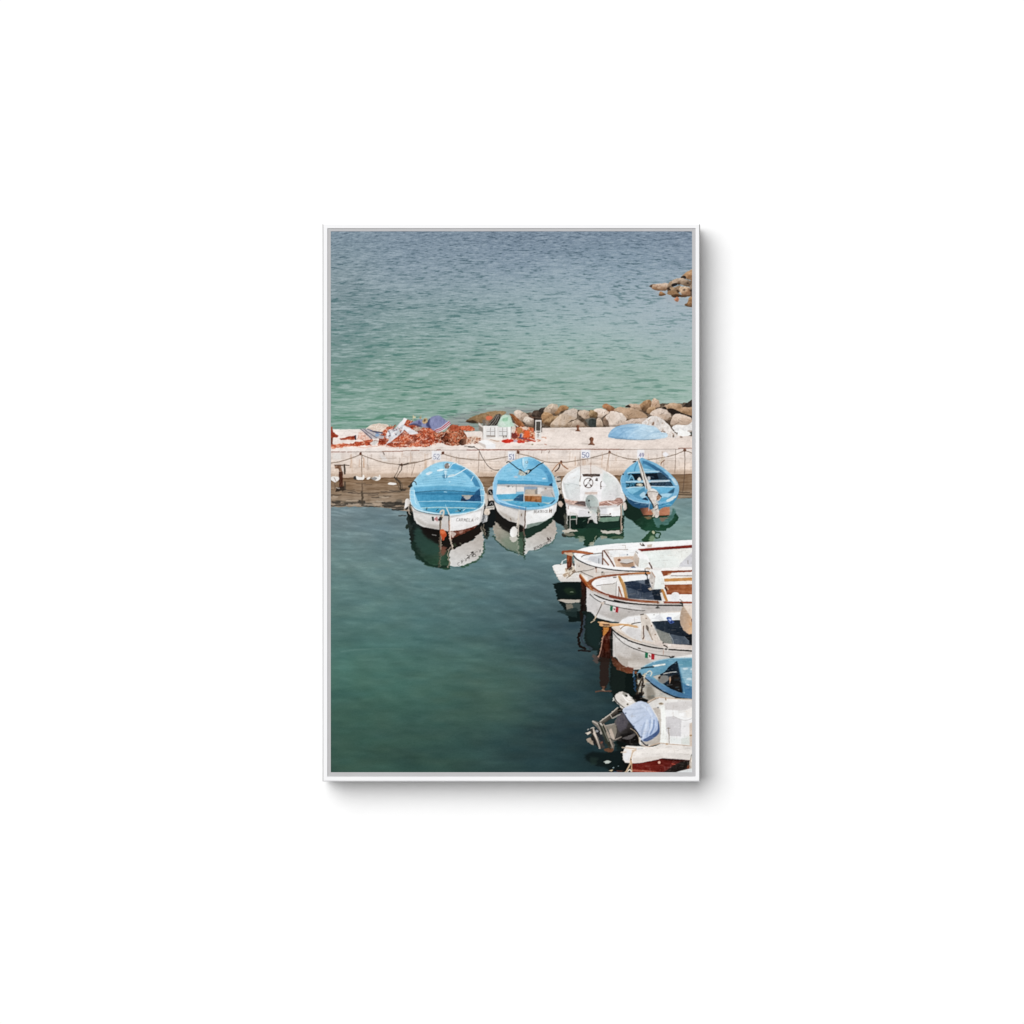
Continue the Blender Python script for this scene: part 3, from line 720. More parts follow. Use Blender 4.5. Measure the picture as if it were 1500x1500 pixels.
poly([(920, 470), (990, 330), (1080, 340), (1120, 270), (1250, 140), (1300, 160), (1240, 260), (1330, 300), (1480, 390), (1440, 410), (1330, 400), (1250, 340), (1200, 400), (1130, 460), (1000, 560), (920, 600), (1000, 510)], '#cfd0d4', wb=.5, tex=(26, 3, 3))
specks([(930, 470), (990, 330), (1200, 300), (1200, 400), (1000, 500)], 70, ['#e6e6e8', '#8f8c96', '#aaa8b0', '#d89a84', '#55485a'], 2.2, 91, .75)
poly([(1250, 140), (1300, 160), (1240, 250), (1180, 270), (1130, 290)], '#e6e4e6', wb=.4)
V(590, 595, 120)
poly([(0, 370), (60, 380), (160, 430), (280, 490), (220, 515), (120, 505), (40, 440), (0, 440)], '#dbdce0', sm=True, wb=.4, tex=(16, 3, 3))
poly([(190, 390), (280, 380), (360, 400), (280, 470), (220, 470)], '#b8a898', .8, wb=.7, tex=(50, 1.5, 1.5))
poly([(20, 210), (60, 250), (30, 300), (0, 330), (0, 250)], '#ece6e6', wb=.4)
part('printed_cloth', None, 'purple blue cloth with red and white striped hem')
poly([(110, 350), (160, 300), (240, 260), (320, 240), (380, 270), (440, 300), (480, 240), (540, 190), (620, 170), (700, 190), (770, 240), (860, 290), (870, 340), (800, 380), (700, 430), (620, 470), (560, 440), (480, 395), (400, 390), (300, 360), (200, 340)], '#7d84ab', sm=True, wb=.35, tex=(20, 2, 5))
poly([(110, 350), (180, 320), (260, 320), (350, 370), (300, 380), (200, 350)], '#43405e', .8, sm=True, wb=.4, soft=.5)
poly([(290, 270), (330, 290), (340, 340), (280, 320)], '#4c4c78', .8, sm=True, soft=.5)
poly([(430, 320), (470, 250), (500, 230), (490, 330), (520, 400), (450, 380)], '#3d4068', .9, sm=True, soft=.6)
poly([(500, 250), (620, 175), (700, 195), (740, 250), (640, 330), (560, 420), (510, 360)], '#8f94bd', .6, sm=True, soft=1.5, tex=(16, 2, 6))
line([(590, 425), (680, 395), (760, 340), (840, 275)], 1.2, '#d6cdd8', .85, ident=False)
line([(595, 440), (690, 408), (770, 352), (850, 285)], 1.3, '#c03a40', ident=False)
line([(605, 455), (700, 420), (780, 365), (860, 300)], 1.1, '#ddd2d6', .85, ident=False)
line([(615, 466), (710, 432), (790, 378), (868, 315)], 1.1, '#b8464a', ident=False)
line([(625, 478), (715, 446), (795, 392), (868, 335)], 1.4, '#d8ccd0', ident=False)
part('printed_sack', None, 'small tan sack on the purple cloth')
poly([(355, 270), (400, 220), (445, 230), (450, 290), (400, 325), (360, 310)], '#c2a070', sm=True, wb=.4, tex=(40, 2, 2))
poly([(380, 255), (410, 235), (420, 265), (390, 285)], '#5a4432', .8, sm=True)
part('printed_float_pole', None, 'thin sticks standing up from the nets')
for (x, y0_, y1_) in ((185, 165, 260), (330, 170, 240)):
    line([(x, y1_), (x + 4, y0_)], .9, '#c9b080')
poly([(185, 180), (240, 190), (235, 215), (190, 215)], '#d0c49a', wb=.4)
poly([(305, 190), (335, 200), (330, 225), (305, 222)], '#b08a5a', wb=.4)

# loose strands, floats and folds over the nets
V(484, 600, 130)
rs_ = np.random.RandomState(5)
NETS = [P_NET, P_NET2, P_NET3]
for _ in range(95):
    x_ = 820 + rs_.rand() * 1150; y_ = 250 + rs_.rand() * 400; l_ = 60 + rs_.rand() * 170; a_ = rs_.rand() * 6.3
    line([(x_, y_), (x_ + l_ * .5 * math.cos(a_) + 30 * rs_.rand(), y_ + l_ * .3 * math.sin(a_)), (x_ + l_ * math.cos(a_), y_ + l_ * .5 * math.sin(a_))], .45 + .5 * rs_.rand(), ['#f0c8b4', '#6a2014', '#e27a50', '#3e1812', '#f2e0d4', '#c9593a'][rs_.randint(6)], .8, wb=.7, ident=False, only=NETS)
for (x_, y_, rx_, ry_) in ((1000, 560, 60, 22), (1180, 420, 70, 26), (1330, 560, 60, 40), (1240, 330, 46, 26), (1420, 480, 40, 60), (1560, 560, 60, 36), (1660, 470, 40, 50), (900, 520, 40, 26), (1780, 600, 60, 30), (1490, 380, 50, 24)):
    ell(x_, y_, rx_, ry_, '#5a1c12', a=.5, soft=1.6, wb=.8, ident=False, only=NETS)
for (x_, y_) in ((1100, 520), (1290, 470), (1370, 590), (1480, 440), (1610, 600), (1700, 430), (960, 430), (1220, 590)):
    ell(x_, y_, 34, 16, '#ee8a5c', a=.55, soft=1.0, wb=.7, ident=False, only=NETS)
line([(400, 620), (620, 640), (820, 612), (1080, 640)], .9, '#d98a6a', .6, wb=1.0, ident=False)
line([(520, 500), (640, 560), (760, 520), (860, 560)], .8, '#7a3a28', .6, wb=.9, ident=False)
# crate and gear beside it
V(680, 585, 120)
part('printed_fishing_net', None, 'orange and red net heap right of the crate')
poly([(860, 700), (900, 560), (980, 500), (1100, 490), (1180, 510), (1280, 520), (1300, 740), (1150, 780), (1000, 770), (900, 740)], netc, wb=.7)
specks([(860, 700), (980, 500), (1180, 510), (1300, 540), (1300, 740), (1000, 770)], 220, OR + ['#e8c0a0', '#b07840', '#f0b088'], 2.6, 92, .85)
poly([(960, 560), (1000, 520), (1060, 540), (1040, 620), (980, 610)], '#b07a44', .85, sm=True, wb=.5)
poly([(1050, 520), (1110, 495), (1180, 530), (1130, 560)], '#d8c8b8', .9, sm=True, wb=.4, tex=(24, 2, 2))
poly([(1100, 600), (1180, 580), (1200, 680), (1120, 700)], '#f0602c', .9, sm=True, wb=.6)
poly([(1020, 640), (1060, 610), (1080, 680), (1030, 700)], '#c9c4c6', .9, sm=True, wb=.4)
ell(1037, 660, 14, 34, '#3b4a78', rot=10)
poly([(870, 620), (930, 600), (980, 680), (940, 720), (870, 700)], '#7a2f2a', .9, sm=True, wb=.5)
line([(1010, 700), (1090, 730), (1180, 745)], 2.6, '#5a4a6a', .9, wb=.5)
poly([(680, 770), (740, 735), (820, 725), (900, 745), (920, 770), (820, 795), (730, 795)], '#dc3220', sm=True, wb=.5, tex=(30, 2, 2))
poly([(950, 760), (1040, 750), (1110, 770), (1090, 795), (980, 795)], '#d83a26', sm=True, wb=.5, tex=(30, 2, 2))
poly([(900, 745), (970, 740), (980, 775), (920, 785)], '#b8a8b8', .9, sm=True, wb=.5)
line([(1100, 740), (1200, 745), (1300, 765)], 2.2, '#c8402c', .9, wb=.6)
line([(1200, 715), (1300, 750)], 1.2, '#ece0d4', .9, wb=.3)
line([(1330, 735), (1390, 755), (1350, 770)], 1.4, '#d08060', .8, wb=.7)
ell(1250, 825, 18, 14, '#8f8668', soft=.4)
line([(1420, 690), (1490, 690), (1500, 715)], 1.6, '#d89a7c', .8, wb=.7)
line([(1470, 820), (1510, 830)], 1.0, '#b86a54', .8)
part('printed_plank', None, 'brown plank leaning behind the green cover')
poly([(820, 260), (890, 265), (1010, 370), (1110, 480), (1040, 495), (960, 470), (890, 350)], '#9a5c34', wb=.4, tex=(26, 3, 3))
line([(840, 265), (940, 380), (1000, 490)], .8, '#5e3620', .7, ident=False)
line([(860, 420), (930, 460), (985, 495)], 1.2, '#ece4dc', .95)
poly([(870, 500), (940, 480), (930, 590), (880, 610)], '#d8cabc', .9, sm=True, wb=.5, tex=(20, 2, 2))
P_CR = part('printed_crate', None, 'grey white slatted plastic crate on the quay')
poly([(255, 410), (350, 485), (335, 720), (330, 600), (265, 560)], '#8f857c', wb=.2, tex=(20, 2, 3))
poly([(265, 425), (345, 490), (340, 520), (262, 470)], '#cfc8c0')
poly([(345, 490), (860, 490), (860, 720), (345, 722)], '#dcd8d5', tex=(8, 3, 3))
poly([(330, 370), (380, 365), (390, 480), (345, 480)], '#6e655c', wb=.3)
poly([(390, 330), (440, 300), (510, 310), (500, 360), (420, 380)], '#d86a48', sm=True, wb=.5)
poly([(390, 390), (450, 380), (440, 460), (400, 480)], '#8a7a6c', wb=.4)
use(P_CR)
for (x, y, w, h) in ((415, 520, 60, 62), (490, 520, 65, 62), (415, 600, 60, 60), (490, 600, 65, 60), (640, 520, 58, 62), (712, 520, 66, 62), (640, 600, 58, 60), (712, 600, 66, 60)):
    poly([(x, y), (x + w, y), (x + w, y + h), (x, y + h)], '#dedddc', ident=False)
    line([(x, y + h + 6), (x + w, y + h + 6)], .8, '#857f7a', .85, sm=False, ident=False)
    line([(x + w + 5, y), (x + w + 5, y + h)], .75, '#847e7a', .85, sm=False, ident=False)
    line([(x, y + 36), (x + w, y + 36)], .5, '#c3bfbc', .8, sm=False, ident=False)
line([(415, 668), (560, 672)], 1.6, '#8a7c72', .9, sm=False, ident=False)
line([(415, 690), (560, 684)], .7, '#a4978c', .9, sm=False, ident=False)
line([(590, 500), (592, 700)], 2.2, '#eae8e6', .9, sm=False, ident=False)
line([(375, 500), (378, 715)], 2.6, '#e6e4e1', .9, sm=False, ident=False)
line([(825, 495), (828, 715)], 3.0, '#efeeec', .9, sm=False, ident=False)
line([(858, 495), (860, 720)], .8, '#a09890', .9, sm=False, ident=False)
poly([(700, 665), (780, 665), (780, 700), (710, 700)], '#5e544c', .9, wb=.4)
ell(742, 688, 22, 16, '#c8beb4', ident=False)
line([(350, 490), (860, 492)], .9, '#f0eeec', .9, sm=False, ident=False)
part('printed_net', None, 'black and grey net folded inside the crate')
poly([(410, 480), (500, 380), (580, 280), (640, 265), (690, 285), (650, 380), (600, 480)], '#4a4642', wb=.5, tex=(40, 1.5, 4))
for i in range(7):
    line([(440 + i * 26, 475), (520 + i * 22, 380), (585 + i * 15, 285)], .7, ['#a39a8c', '#1e1c1b', '#c2b8a8', '#2a2826'][i % 4], .8, wb=.5, ident=False)
part('printed_cover', None, 'pale green plastic cover bulging over the crate')
poly([(620, 490), (640, 400), (690, 310), (740, 285), (820, 290), (860, 340), (880, 420), (920, 480), (860, 500), (700, 505)], '#b7d3c0', sm=True, wb=.4, tex=(16, 3, 3))
poly([(690, 370), (740, 340), (800, 330), (790, 390), (720, 400)], '#86bd98', .85, sm=True, soft=.8)
poly([(640, 420), (700, 410), (760, 470), (660, 490)], '#cfdcd2', .7, sm=True, soft=1)
part('printed_foam_box', None, 'white foam box at the quay edge')
poly([(255, 770), (400, 735), (575, 820), (570, 900), (400, 902), (270, 820)], '#e9e8ea')
poly([(255, 770), (390, 835), (400, 902), (270, 820)], '#cfc3bb')
poly([(270, 762), (400, 735), (560, 812), (400, 835)], '#f1f0f0')
part('printed_board', None, 'white board lying in front of the crate')
poly([(450, 715), (560, 700), (690, 690), (700, 730), (600, 755), (540, 745)], '#ebe6e0', wb=.3)
line([(480, 735), (560, 755), (640, 765)], .9, '#b98a6a', .8)
use(P_QUAY)
poly([(520, 750), (600, 765), (670, 770), (600, 780)], '#c9a488', .6, soft=.6, ident=False)
part('printed_meter_post', None, 'dark metal service post with a white panel')
poly([(1270, 340), (1300, 325), (1420, 335), (1425, 600), (1300, 590), (1275, 560)], '#33261f')
poly([(1300, 375), (1415, 378), (1410, 735), (1300, 720)], '#ddd9d4')
poly([(1318, 405), (1395, 408), (1392, 575), (1318, 572)], '#4d4842', tex=(10, 2, 3))
poly([(1325, 590), (1392, 592), (1392, 608), (1325, 606)], '#4a3b32')
line([(1355, 625), (1352, 690)], 1.4, '#8a817a', .8)
line([(1335, 650), (1375, 655)], .8, '#8a6f66', .8)
line([(1300, 335), (1415, 345)], 1.0, '#6a5a50', ident=False)

# gulls, post and rubbish in the water by the quay
V(484, 600, 130)
def gull(pts, label, back=None):
    part('printed_gull', None, label)
    poly(pts, '#e6e3df', sm=True, wb=.25)
    if back:
        poly(back, '#8f8d8c', .9, sm=True)
gull([(430, 1120), (440, 1175), (500, 1190), (560, 1185), (575, 1150), (570, 1110), (550, 1105), (540, 1135), (490, 1140)], 'white gull with black tail swimming left by the quay', None)
poly([(385, 1150), (420, 1120), (440, 1180), (405, 1180)], '#3a3634', sm=True)
gull([(690, 1160), (760, 1130), (810, 1135), (820, 1105), (840, 1110), (845, 1160), (800, 1200), (740, 1195)], 'white gull with grey back swimming by the quay', [(690, 1160), (750, 1140), (790, 1160), (760, 1190), (710, 1180)])
gull([(610, 1165), (650, 1140), (675, 1155), (650, 1180), (620, 1180)], 'small white gull between two other gulls')
gull([(970, 1250), (1010, 1230), (1100, 1240), (1120, 1262), (1060, 1275), (990, 1270)], 'white gull alone nearest the first blue boat')
gull([(5, 1140), (60, 1130), (130, 1140), (145, 1180), (90, 1230), (40, 1210), (5, 1180)], 'white gull pair beside the rusty ladder post')
line([(60, 1150), (100, 1220)], .8, '#7a5a4a', .8, ident=False)
part('printed_ladder_post', None, 'rusty iron post in the water at the left edge')
poly([(140, 1050), (205, 1045), (215, 1330), (150, 1335)], '#4e2c20', wb=.4, tex=(24, 2, 3))
poly([(70, 935), (210, 935), (205, 1050), (150, 1050), (140, 1000), (75, 1000)], '#8a6650', wb=.5, tex=(50, 2, 2))
line([(70, 935), (310, 940)], 1.2, '#4a3a30', wb=.3)
line([(235, 935), (245, 1080)], 2.6, '#4e443c', wb=.3)
line([(190, 960), (215, 1040)], 2, '#d8cfc6', wb=.4)
line([(100, 1010), (90, 1120)], 2, '#d8c4b0', .8, wb=.4)
use(P_HARB)
poly([(90, 1390), (100, 1310), (240, 1300), (250, 1360), (160, 1380)], '#2e2620', .85, wb=.7)
line([(245, 1220), (250, 1350)], 2.4, '#4a3f36', .8, wb=.5, ident=False)
line([(70, 1240), (80, 1340)], 1.2, '#5a4a3e', .7, wb=.5, ident=False)
line([(100, 1320), (150, 1330)], 1.6, '#cfc4b8', .7, wb=.6, ident=False)
line([(535, 1260), (540, 1500)], 2.2, '#6a5644', .8, wb=.6, ident=False)
line([(535, 1400), (545, 1600)], 3, '#4a4034', .7, wb=.8, ident=False)
# ------------------------------------------------------------------ mirrored boats in the water (ink of the water)
use(P_HARB)
DK = '#121a18'
DG = '#1f3a2e'
# gaps between the hulls: near black water
V(585, 740, 250)
poly([(60, 60), (120, 60), (150, 120), (250, 220), (340, 290), (350, 340), (200, 330), (130, 230), (100, 160)], '#141b1a', ident=False, soft=.8, wb=.5)
poly([(700, -40), (850, -60), (860, 60), (900, 170), (800, 200), (720, 180), (690, 100)], '#14191a', ident=False, soft=.7)
poly([(1340, -60), (1500, -60), (1500, 60), (1450, 190), (1380, 150), (1330, 110)], '#121817', ident=False, soft=.6)
# first boat
poly([(95, 290), (110, 200), (140, 130), (200, 190), (360, 215), (450, 220), (450, 300), (445, 555), (350, 545), (280, 540), (200, 500), (130, 400)], G(200, 250, '#1c2524', 350, 500, '#2c4a38'), sm=True, wb=(1.0, 1.2), wsc=5, ident=False, soft=.3, tex=(10, 8, 4))
poly([(130, 250), (160, 200), (260, 260), (350, 330), (350, 420), (230, 430), (140, 340)], '#2c4c42', .7, sm=True, soft=3, ident=False)
poly([(105, 300), (125, 290), (160, 420), (230, 490), (300, 530), (440, 535), (442, 560), (330, 550), (220, 515), (190, 490), (150, 470), (110, 390)], '#172b22', .85, wb=(1.2, 1.0), wsc=4, ident=False, soft=.4)
poly([(200, 180), (350, 210), (440, 230), (440, 400), (350, 350), (220, 270)], '#17110f', .85, sm=True, soft=2.2, ident=False)
poly([(445, 300), (600, 230), (700, 170), (720, 230), (640, 310), (520, 370), (450, 400)], '#1d1714', sm=True, soft=.6, ident=False)
poly([(440, 405), (540, 350), (640, 310), (690, 260), (720, 225), (745, 310), (735, 390), (720, 470), (660, 500), (590, 525), (520, 540), (445, 535)], G(640, 280, '#b9b0a8', 560, 540, '#d3d2d0'), sm=False, wb=(.9, .9), wsc=5, ident=False, tex=(10, 4, 3))
line([(745, 330), (735, 420), (700, 475), (640, 505), (580, 535)], 2.2, '#3b5a4a', .85, wb=(1.3, 1.0), wsc=3.5, ident=False, soft=.6)
for (x, y) in ((600, 528), (650, 500), (715, 455), (560, 540)):
    ell(x, y, 22, 8, '#35543f', soft=.4, ident=False, wb=.5)
text('CARMELA', 515, 505, 15, 24, 16, .85, '#4d4a46', dy=-19, a=.6, flip=True)
for (x, y) in ((622, 425), (645, 430), (660, 440), (600, 455)):
    line([(x, y - 12), (x + 10, y), (x - 4, y + 14)], 1.1, '#3e3a38', .85, wb=.4, ident=False)
ell(640, 415, 14, 9, '#2e2a28', ident=False, a=.8)
line([(352, 330), (356, 440), (350, 545)], 1.9, '#4a4436', .9, wb=.7, ident=False)
line([(360, 400), (358, 540)], 1.0, '#85806a', .6, wb=.9, ident=False)
line([(443, 370), (428, 440), (436, 500), (432, 545)], 1.8, '#a08e7c', .85, wb=.9, ident=False)
poly([(365, 370), (410, 370), (400, 430), (370, 440)], '#8a5040', .75, sm=True, soft=1, ident=False)
poly([(465, 340), (490, 330), (500, 360), (470, 370)], '#3c4a34', .7, soft=.8, ident=False)
poly([(530, 330), (545, 328), (545, 345), (530, 345)], '#6a6658', .7, soft=.6, ident=False)
line([(290, 258), (315, 266)], 1.3, '#8e8a86', .9, ident=False)
line([(720, 180), (730, 230), (760, 290)], 2, '#8a7a68', .8, wb=.8, ident=False)
poly([(735, 180), (780, 180), (790, 250), (770, 300), (740, 270)], '#232c24', .8, sm=True, wb=.8, ident=False)
# left fender mirror
line([(80, 70), (90, 150), (110, 270), (100, 310)], 5, '#1b211d', .85, wb=1.2, wsc=3, ident=False)
ell(70, 190, 16, 22, '#222e26', soft=.5, wb=.6, ident=False)
# second boat
poly([(820, 130), (850, 150), (960, 190), (1060, 210), (1105, 220), (1100, 440), (1040, 420), (940, 380), (880, 330), (835, 260)], G(840, 200, '#a69c8e', 1040, 400, '#5f7262'), sm=True, wb=(.8, 1.0), wsc=4, ident=False, tex=(14, 5, 3))
poly([(840, 120), (900, 110), (1000, 170), (1080, 190), (1100, 220), (1090, 290), (1000, 260), (900, 200)], '#1c1a18', .95, sm=True, soft=1.2, ident=False)
poly([(1040, 230), (1100, 230), (1100, 430), (1045, 410)], '#35503c', .75, soft=1.2, ident=False)
poly([(900, 300), (1000, 290), (1050, 330), (1040, 400), (950, 370)], '#7d8c78', .6, sm=True, soft=2, ident=False)
line([(830, 270), (870, 330), (940, 385), (1000, 410), (1090, 440)], 1.8, '#2b4536', .8, wb=(1.2, 1.0), wsc=3.5, ident=False, soft=.6)
poly([(1110, 270), (1200, 220), (1300, 150), (1345, 110), (1375, 160), (1385, 220), (1370, 280), (1340, 320), (1250, 365), (1200, 395), (1150, 400), (1105, 435)], G(1250, 200, '#b5aca2', 1200, 400, '#cfcdc9'), wb=(.8, .9), wsc=4, ident=False, tex=(10, 4, 3))
poly([(1110, 200), (1200, 180), (1290, 130), (1345, 100), (1350, 130), (1290, 200), (1200, 250), (1115, 290)], '#1d3128', sm=True, soft=.5, ident=False)
line([(1385, 250), (1345, 325), (1250, 372), (1190, 400)], 1.4, '#4a665a', .8, wb=(1.2, 1), wsc=3.5, ident=False)
text('BEATRICE', 1180, 372, 9, 20, 7, .75, '#4a4542', dy=-7, a=.7, flip=True)
text('H', 1308, 286, 18, 34, 10, 1.2, '#3a2a26', a=.85, flip=True, slant=-.1)
poly([(1085, 430), (1102, 430), (1100, 495), (1090, 470)], '#2e4a3c', .85, wb=.9, ident=False)
line([(1046, 270), (1040, 350), (1045, 440)], 1.0, '#a8a496', .7, wb=.8, ident=False)
line([(1095, 230), (1098, 330), (1092, 430)], 1.8, '#2f2c24', .85, wb=.8, ident=False)
poly([(975, 275), (1035, 275), (1030, 315), (1000, 325), (978, 305)], '#c5c2b8', sm=True, wb=.5, ident=False)
# third boat
V(800, 775, 120)
P0()
poly([(818, 740), (838, 742), (838, 778), (828, 786), (826, 770)], '#141a18', soft=.6, ident=False)
poly([(826, 752), (836, 760), (838, 776), (828, 786), (826, 775)], '#8a8474', .55, soft=.8, wb=.8, ident=False)
poly([(830, 755), (915, 755), (912, 778), (833, 782)], '#182f26', soft=.5, wb=.5, ident=False)
poly([(832, 776), (846, 772), (866, 776), (880, 776), (913, 772), (914, 786), (900, 790), (880, 787), (860, 788), (840, 787), (826, 786)], '#1d3d2e', wb=(1, .8), ident=False, soft=.4)
V(800, 775, 120)
poly([(300, 20), (420, 0), (570, 10), (590, 40), (460, 60), (330, 80)], '#bfb8aa', wb=.8, ident=False)
poly([(340, 60), (480, 70), (540, 100), (470, 135), (350, 120)], '#837c6c', .8, wb=.9, ident=False)
poly([(300, 60), (340, 90), (420, 130), (330, 150), (300, 110)], '#33342c', .9, wb=.7, ident=False)
poly([(1000, 10), (1100, 40), (1340, 20), (1400, 60), (1330, 100), (1180, 90), (1020, 80)], '#c4bdb2', wb=.8, ident=False)
line([(960, 90), (1100, 110), (1250, 90), (1400, 140)], 2.2, '#284232', .9, wb=(.8, .7), ident=False)
poly([(980, 120), (1110, 130), (1120, 165), (1000, 185)], '#9f9b88', .85, wb=.8, ident=False)
poly([(1130, 160), (1250, 130), (1410, 130), (1380, 185), (1250, 180)], '#4d6248', .85, wb=.8, ident=False)
poly([(520, 80), (700, 70), (760, -20), (930, -20), (960, 90), (960, 160), (880, 230), (800, 290), (760, 315), (690, 300), (700, 200), (620, 150)], '#1d3a2b', wb=(.8, .8), ident=False)
poly([(590, 130), (700, 140), (700, 200), (650, 250), (590, 220)], '#8c9580', .75, wb=.8, ident=False, soft=.4)
poly([(770, 290), (830, 240), (880, 240), (870, 300), (800, 310)], '#b9b29c', .8, wb=.7, ident=False)
line([(860, 240), (920, 130)], 1.4, '#8a8f78', .8, wb=.6, ident=False)
ell(590, 160, 50, 12, '#3a5a42', a=.9, wb=.5, ident=False)
line([(1355, 20), (1390, 90)], 1.4, '#4a4438', .8, wb=.5, ident=False)
# fourth boat
V(900, 660, 116)
poly([(170, 1100), (400, 1080), (540, 1240), (850, 1240), (1050, 1240), (1130, 1100), (1180, 1230), (1190, 1300), (1130, 1380), (1050, 1460), (960, 1500), (840, 1500), (720, 1520), (600, 1520), (520, 1480), (440, 1420), (300, 1320), (180, 1240)], G(300, 1150, '#16281f', 700, 1450, '#1f4632'), wb=(1, 1.0), ident=False, soft=.4, tex=(8, 5, 3))
poly([(740, 1290), (850, 1270), (960, 1260), (1060, 1250), (1120, 1090), (1160, 1180), (1080, 1330), (980, 1420), (880, 1400), (840, 1480), (760, 1380)], '#4d7772', .9, sm=True, wb=.7, ident=False, soft=.7, tex=(16, 4, 2))
poly([(560, 1250), (720, 1250), (690, 1290), (620, 1300)], '#8a6a4a', .8, wb=.7, ident=False, soft=.5)
poly([(850, 1270), (1020, 1260), (940, 1330), (900, 1350)], '#8a6450', .75, wb=.7, ident=False, soft=.6)
line([(1160, 1210), (1190, 1260), (1130, 1370), (1000, 1430), (900, 1450)], 3.0, '#1a3f2d', .95, wb=.9, ident=False)
V(900, 775, 120)
poly([(540, -30), (960, -30), (930, 25), (800, 30), (700, 30), (600, 20)], '#1f4733', .95, wb=.8, ident=False)
poly([(620, 60), (700, 20), (760, 60), (740, 140), (700, 220), (620, 240), (530, 230), (520, 160)], '#24482f', sm=True, wb=.8, ident=False)
line([(740, 60), (830, 70), (835, 120), (790, 170), (740, 160)], 2.0, '#23492f', wb=.6, ident=False)
poly([(640, 140), (700, 120), (740, 200), (640, 240)], '#86a07e', .8, sm=True, soft=.8, ident=False)
poly([(680, 50), (720, 30), (730, 80), (690, 90)], '#c0bd9c', .9, sm=True, wb=.4, ident=False)
# right hand boats: dark mirrored water
V(800, 775, 120)
poly([(120, 1000), (290, 970), (760, 950), (760, 1600), (700, 1700), (420, 1700), (340, 1480), (210, 1290), (160, 1100)], '#101b1a', wb=(1, .6), soft=.5, ident=False)
poly([(330, 1090), (480, 1080), (540, 1180), (400, 1200)], '#1f3020', .8, sm=True, soft=2, ident=False)
poly([(210, 1300), (280, 1290), (640, 1290), (640, 1350), (460, 1360), (320, 1350)], '#b6ada0', wb=.6, ident=False)
poly([(350, 1360), (640, 1350), (640, 1500), (480, 1520), (380, 1500)], '#3d4a48', wb=.8, ident=False)
poly([(370, 1370), (470, 1360), (500, 1440), (440, 1500), (370, 1500)], '#857a6a', .8, wb=.9, ident=False)
line([(640, 1160), (680, 1210), (730, 1220)], 1.2, '#b0a8a4', .8, wb=.6, ident=False)
line([(450, 1150), (490, 1160)], 1.4, '#7a8a70', .8, wb=.6, ident=False)
P0()
poly([(816, 895), (845, 890), (845, 905), (830, 902)], '#20302f', .8, wb=.8, ident=False, soft=.5)
V(840, 870, 100)
poly([(150, -100), (290, -100), (300, 390), (390, 400), (480, 520), (800, 600), (860, 720), (860, 1390), (1100, 1500), (540, 1500), (520, 1250), (380, 1240), (260, 1080), (230, 900), (250, 600), (260, 420), (150, 420)], '#17211f', soft=.8, wb=.4, ident=False)
poly([(310, 420), (420, 440), (560, 600), (600, 800), (560, 1200), (420, 1150), (300, 1000), (270, 700)], '#1a2c2b', .8, sm=True, soft=3, ident=False)
line([(200, -20), (190, 200), (180, 420), (190, 640), (150, 860), (110, 960), (140, 1120), (250, 1210)], 3.8, '#1c1613', wb=(.6, .3), ident=False)
line([(240, 480), (230, 700), (180, 900), (220, 1080), (330, 1170), (390, 1210)], 2.8, '#333d48', .9, wb=(.6, .3), ident=False)
line([(130, 1250), (240, 1240), (370, 1270)], 2.4, '#201917', .9, wb=.6, ident=False)
line([(255, 190), (265, 330)], 1.4, '#7a7268', .7, wb=.7, ident=False)
line([(790, 1000), (850, 990)], 1.3, '#a8a09a', .8, ident=False)
line([(580, 1060), (575, 1110)], 1.0, '#505a60', .7, wb=.5, ident=False)
P0()
poly([(895, 968), (920, 968), (935, 1000), (935, 1025), (900, 1030), (893, 1000)], '#141b19', soft=1.5, ident=False)
poly([(879, 962), (893, 962), (892, 1000), (886, 1012), (879, 1006)], '#2c1c17', .85, wb=.8, soft=.6, ident=False)
poly([(868, 958), (878, 962), (876, 972), (869, 968)], '#6a4a40', .6, wb=.8, soft=.6, ident=False)
poly([(900, 940), (955, 960), (940, 1035), (915, 1035), (895, 1010)], '#17211e', .8, soft=1.5, ident=False)
poly([(915, 1100), (1014, 1100), (1014, 1133), (900, 1133)], '#0e1312', soft=1, ident=False)
V(850, 1005, 135)
poly([(70, 1120), (200, 1070), (400, 1080), (560, 1050), (700, 1000), (720, 1420), (500, 1420), (420, 1330), (260, 1300), (120, 1220)], '#101919', .85, soft=2, wb=1, ident=False)
poly([(560, 860), (700, 850), (700, 1000), (600, 1050)], '#15201e', .9, soft=1.5, ident=False)
poly([(160, 1150), (300, 1170), (260, 1280), (170, 1290)], '#24352f', .6, soft=1.5, ident=False)
poly([(385, 1240), (440, 1210), (500, 1225), (480, 1260), (420, 1265)], '#b8c0b8', wb=.6, ident=False)
poly([(450, 1370), (540, 1365), (500, 1395)], '#c9b48e', wb=.5, ident=False)
ell(540, 1330, 14, 10, '#8aa0a4', ident=False, wb=.4)
ell(612, 1305, 12, 8, '#6a8084', ident=False, wb=.4)
line([(540, 1395), (620, 1400)], 1.4, '#3a5470', .8, wb=.5, ident=False)
line([(610, 1380), (680, 1390)], 2.0, '#5a3028', .8, wb=.5, ident=False)
poly([(345, 0), (405, 0), (410, 60), (370, 80)], '#6a4a38', .9, wb=.7, ident=False)
line([(260, 100), (330, 75), (500, 90)], 1.8, '#6a4434', .85, wb=.8, ident=False)
line([(370, 60), (400, 75)], 1.6, '#b09a80', .7, ident=False)

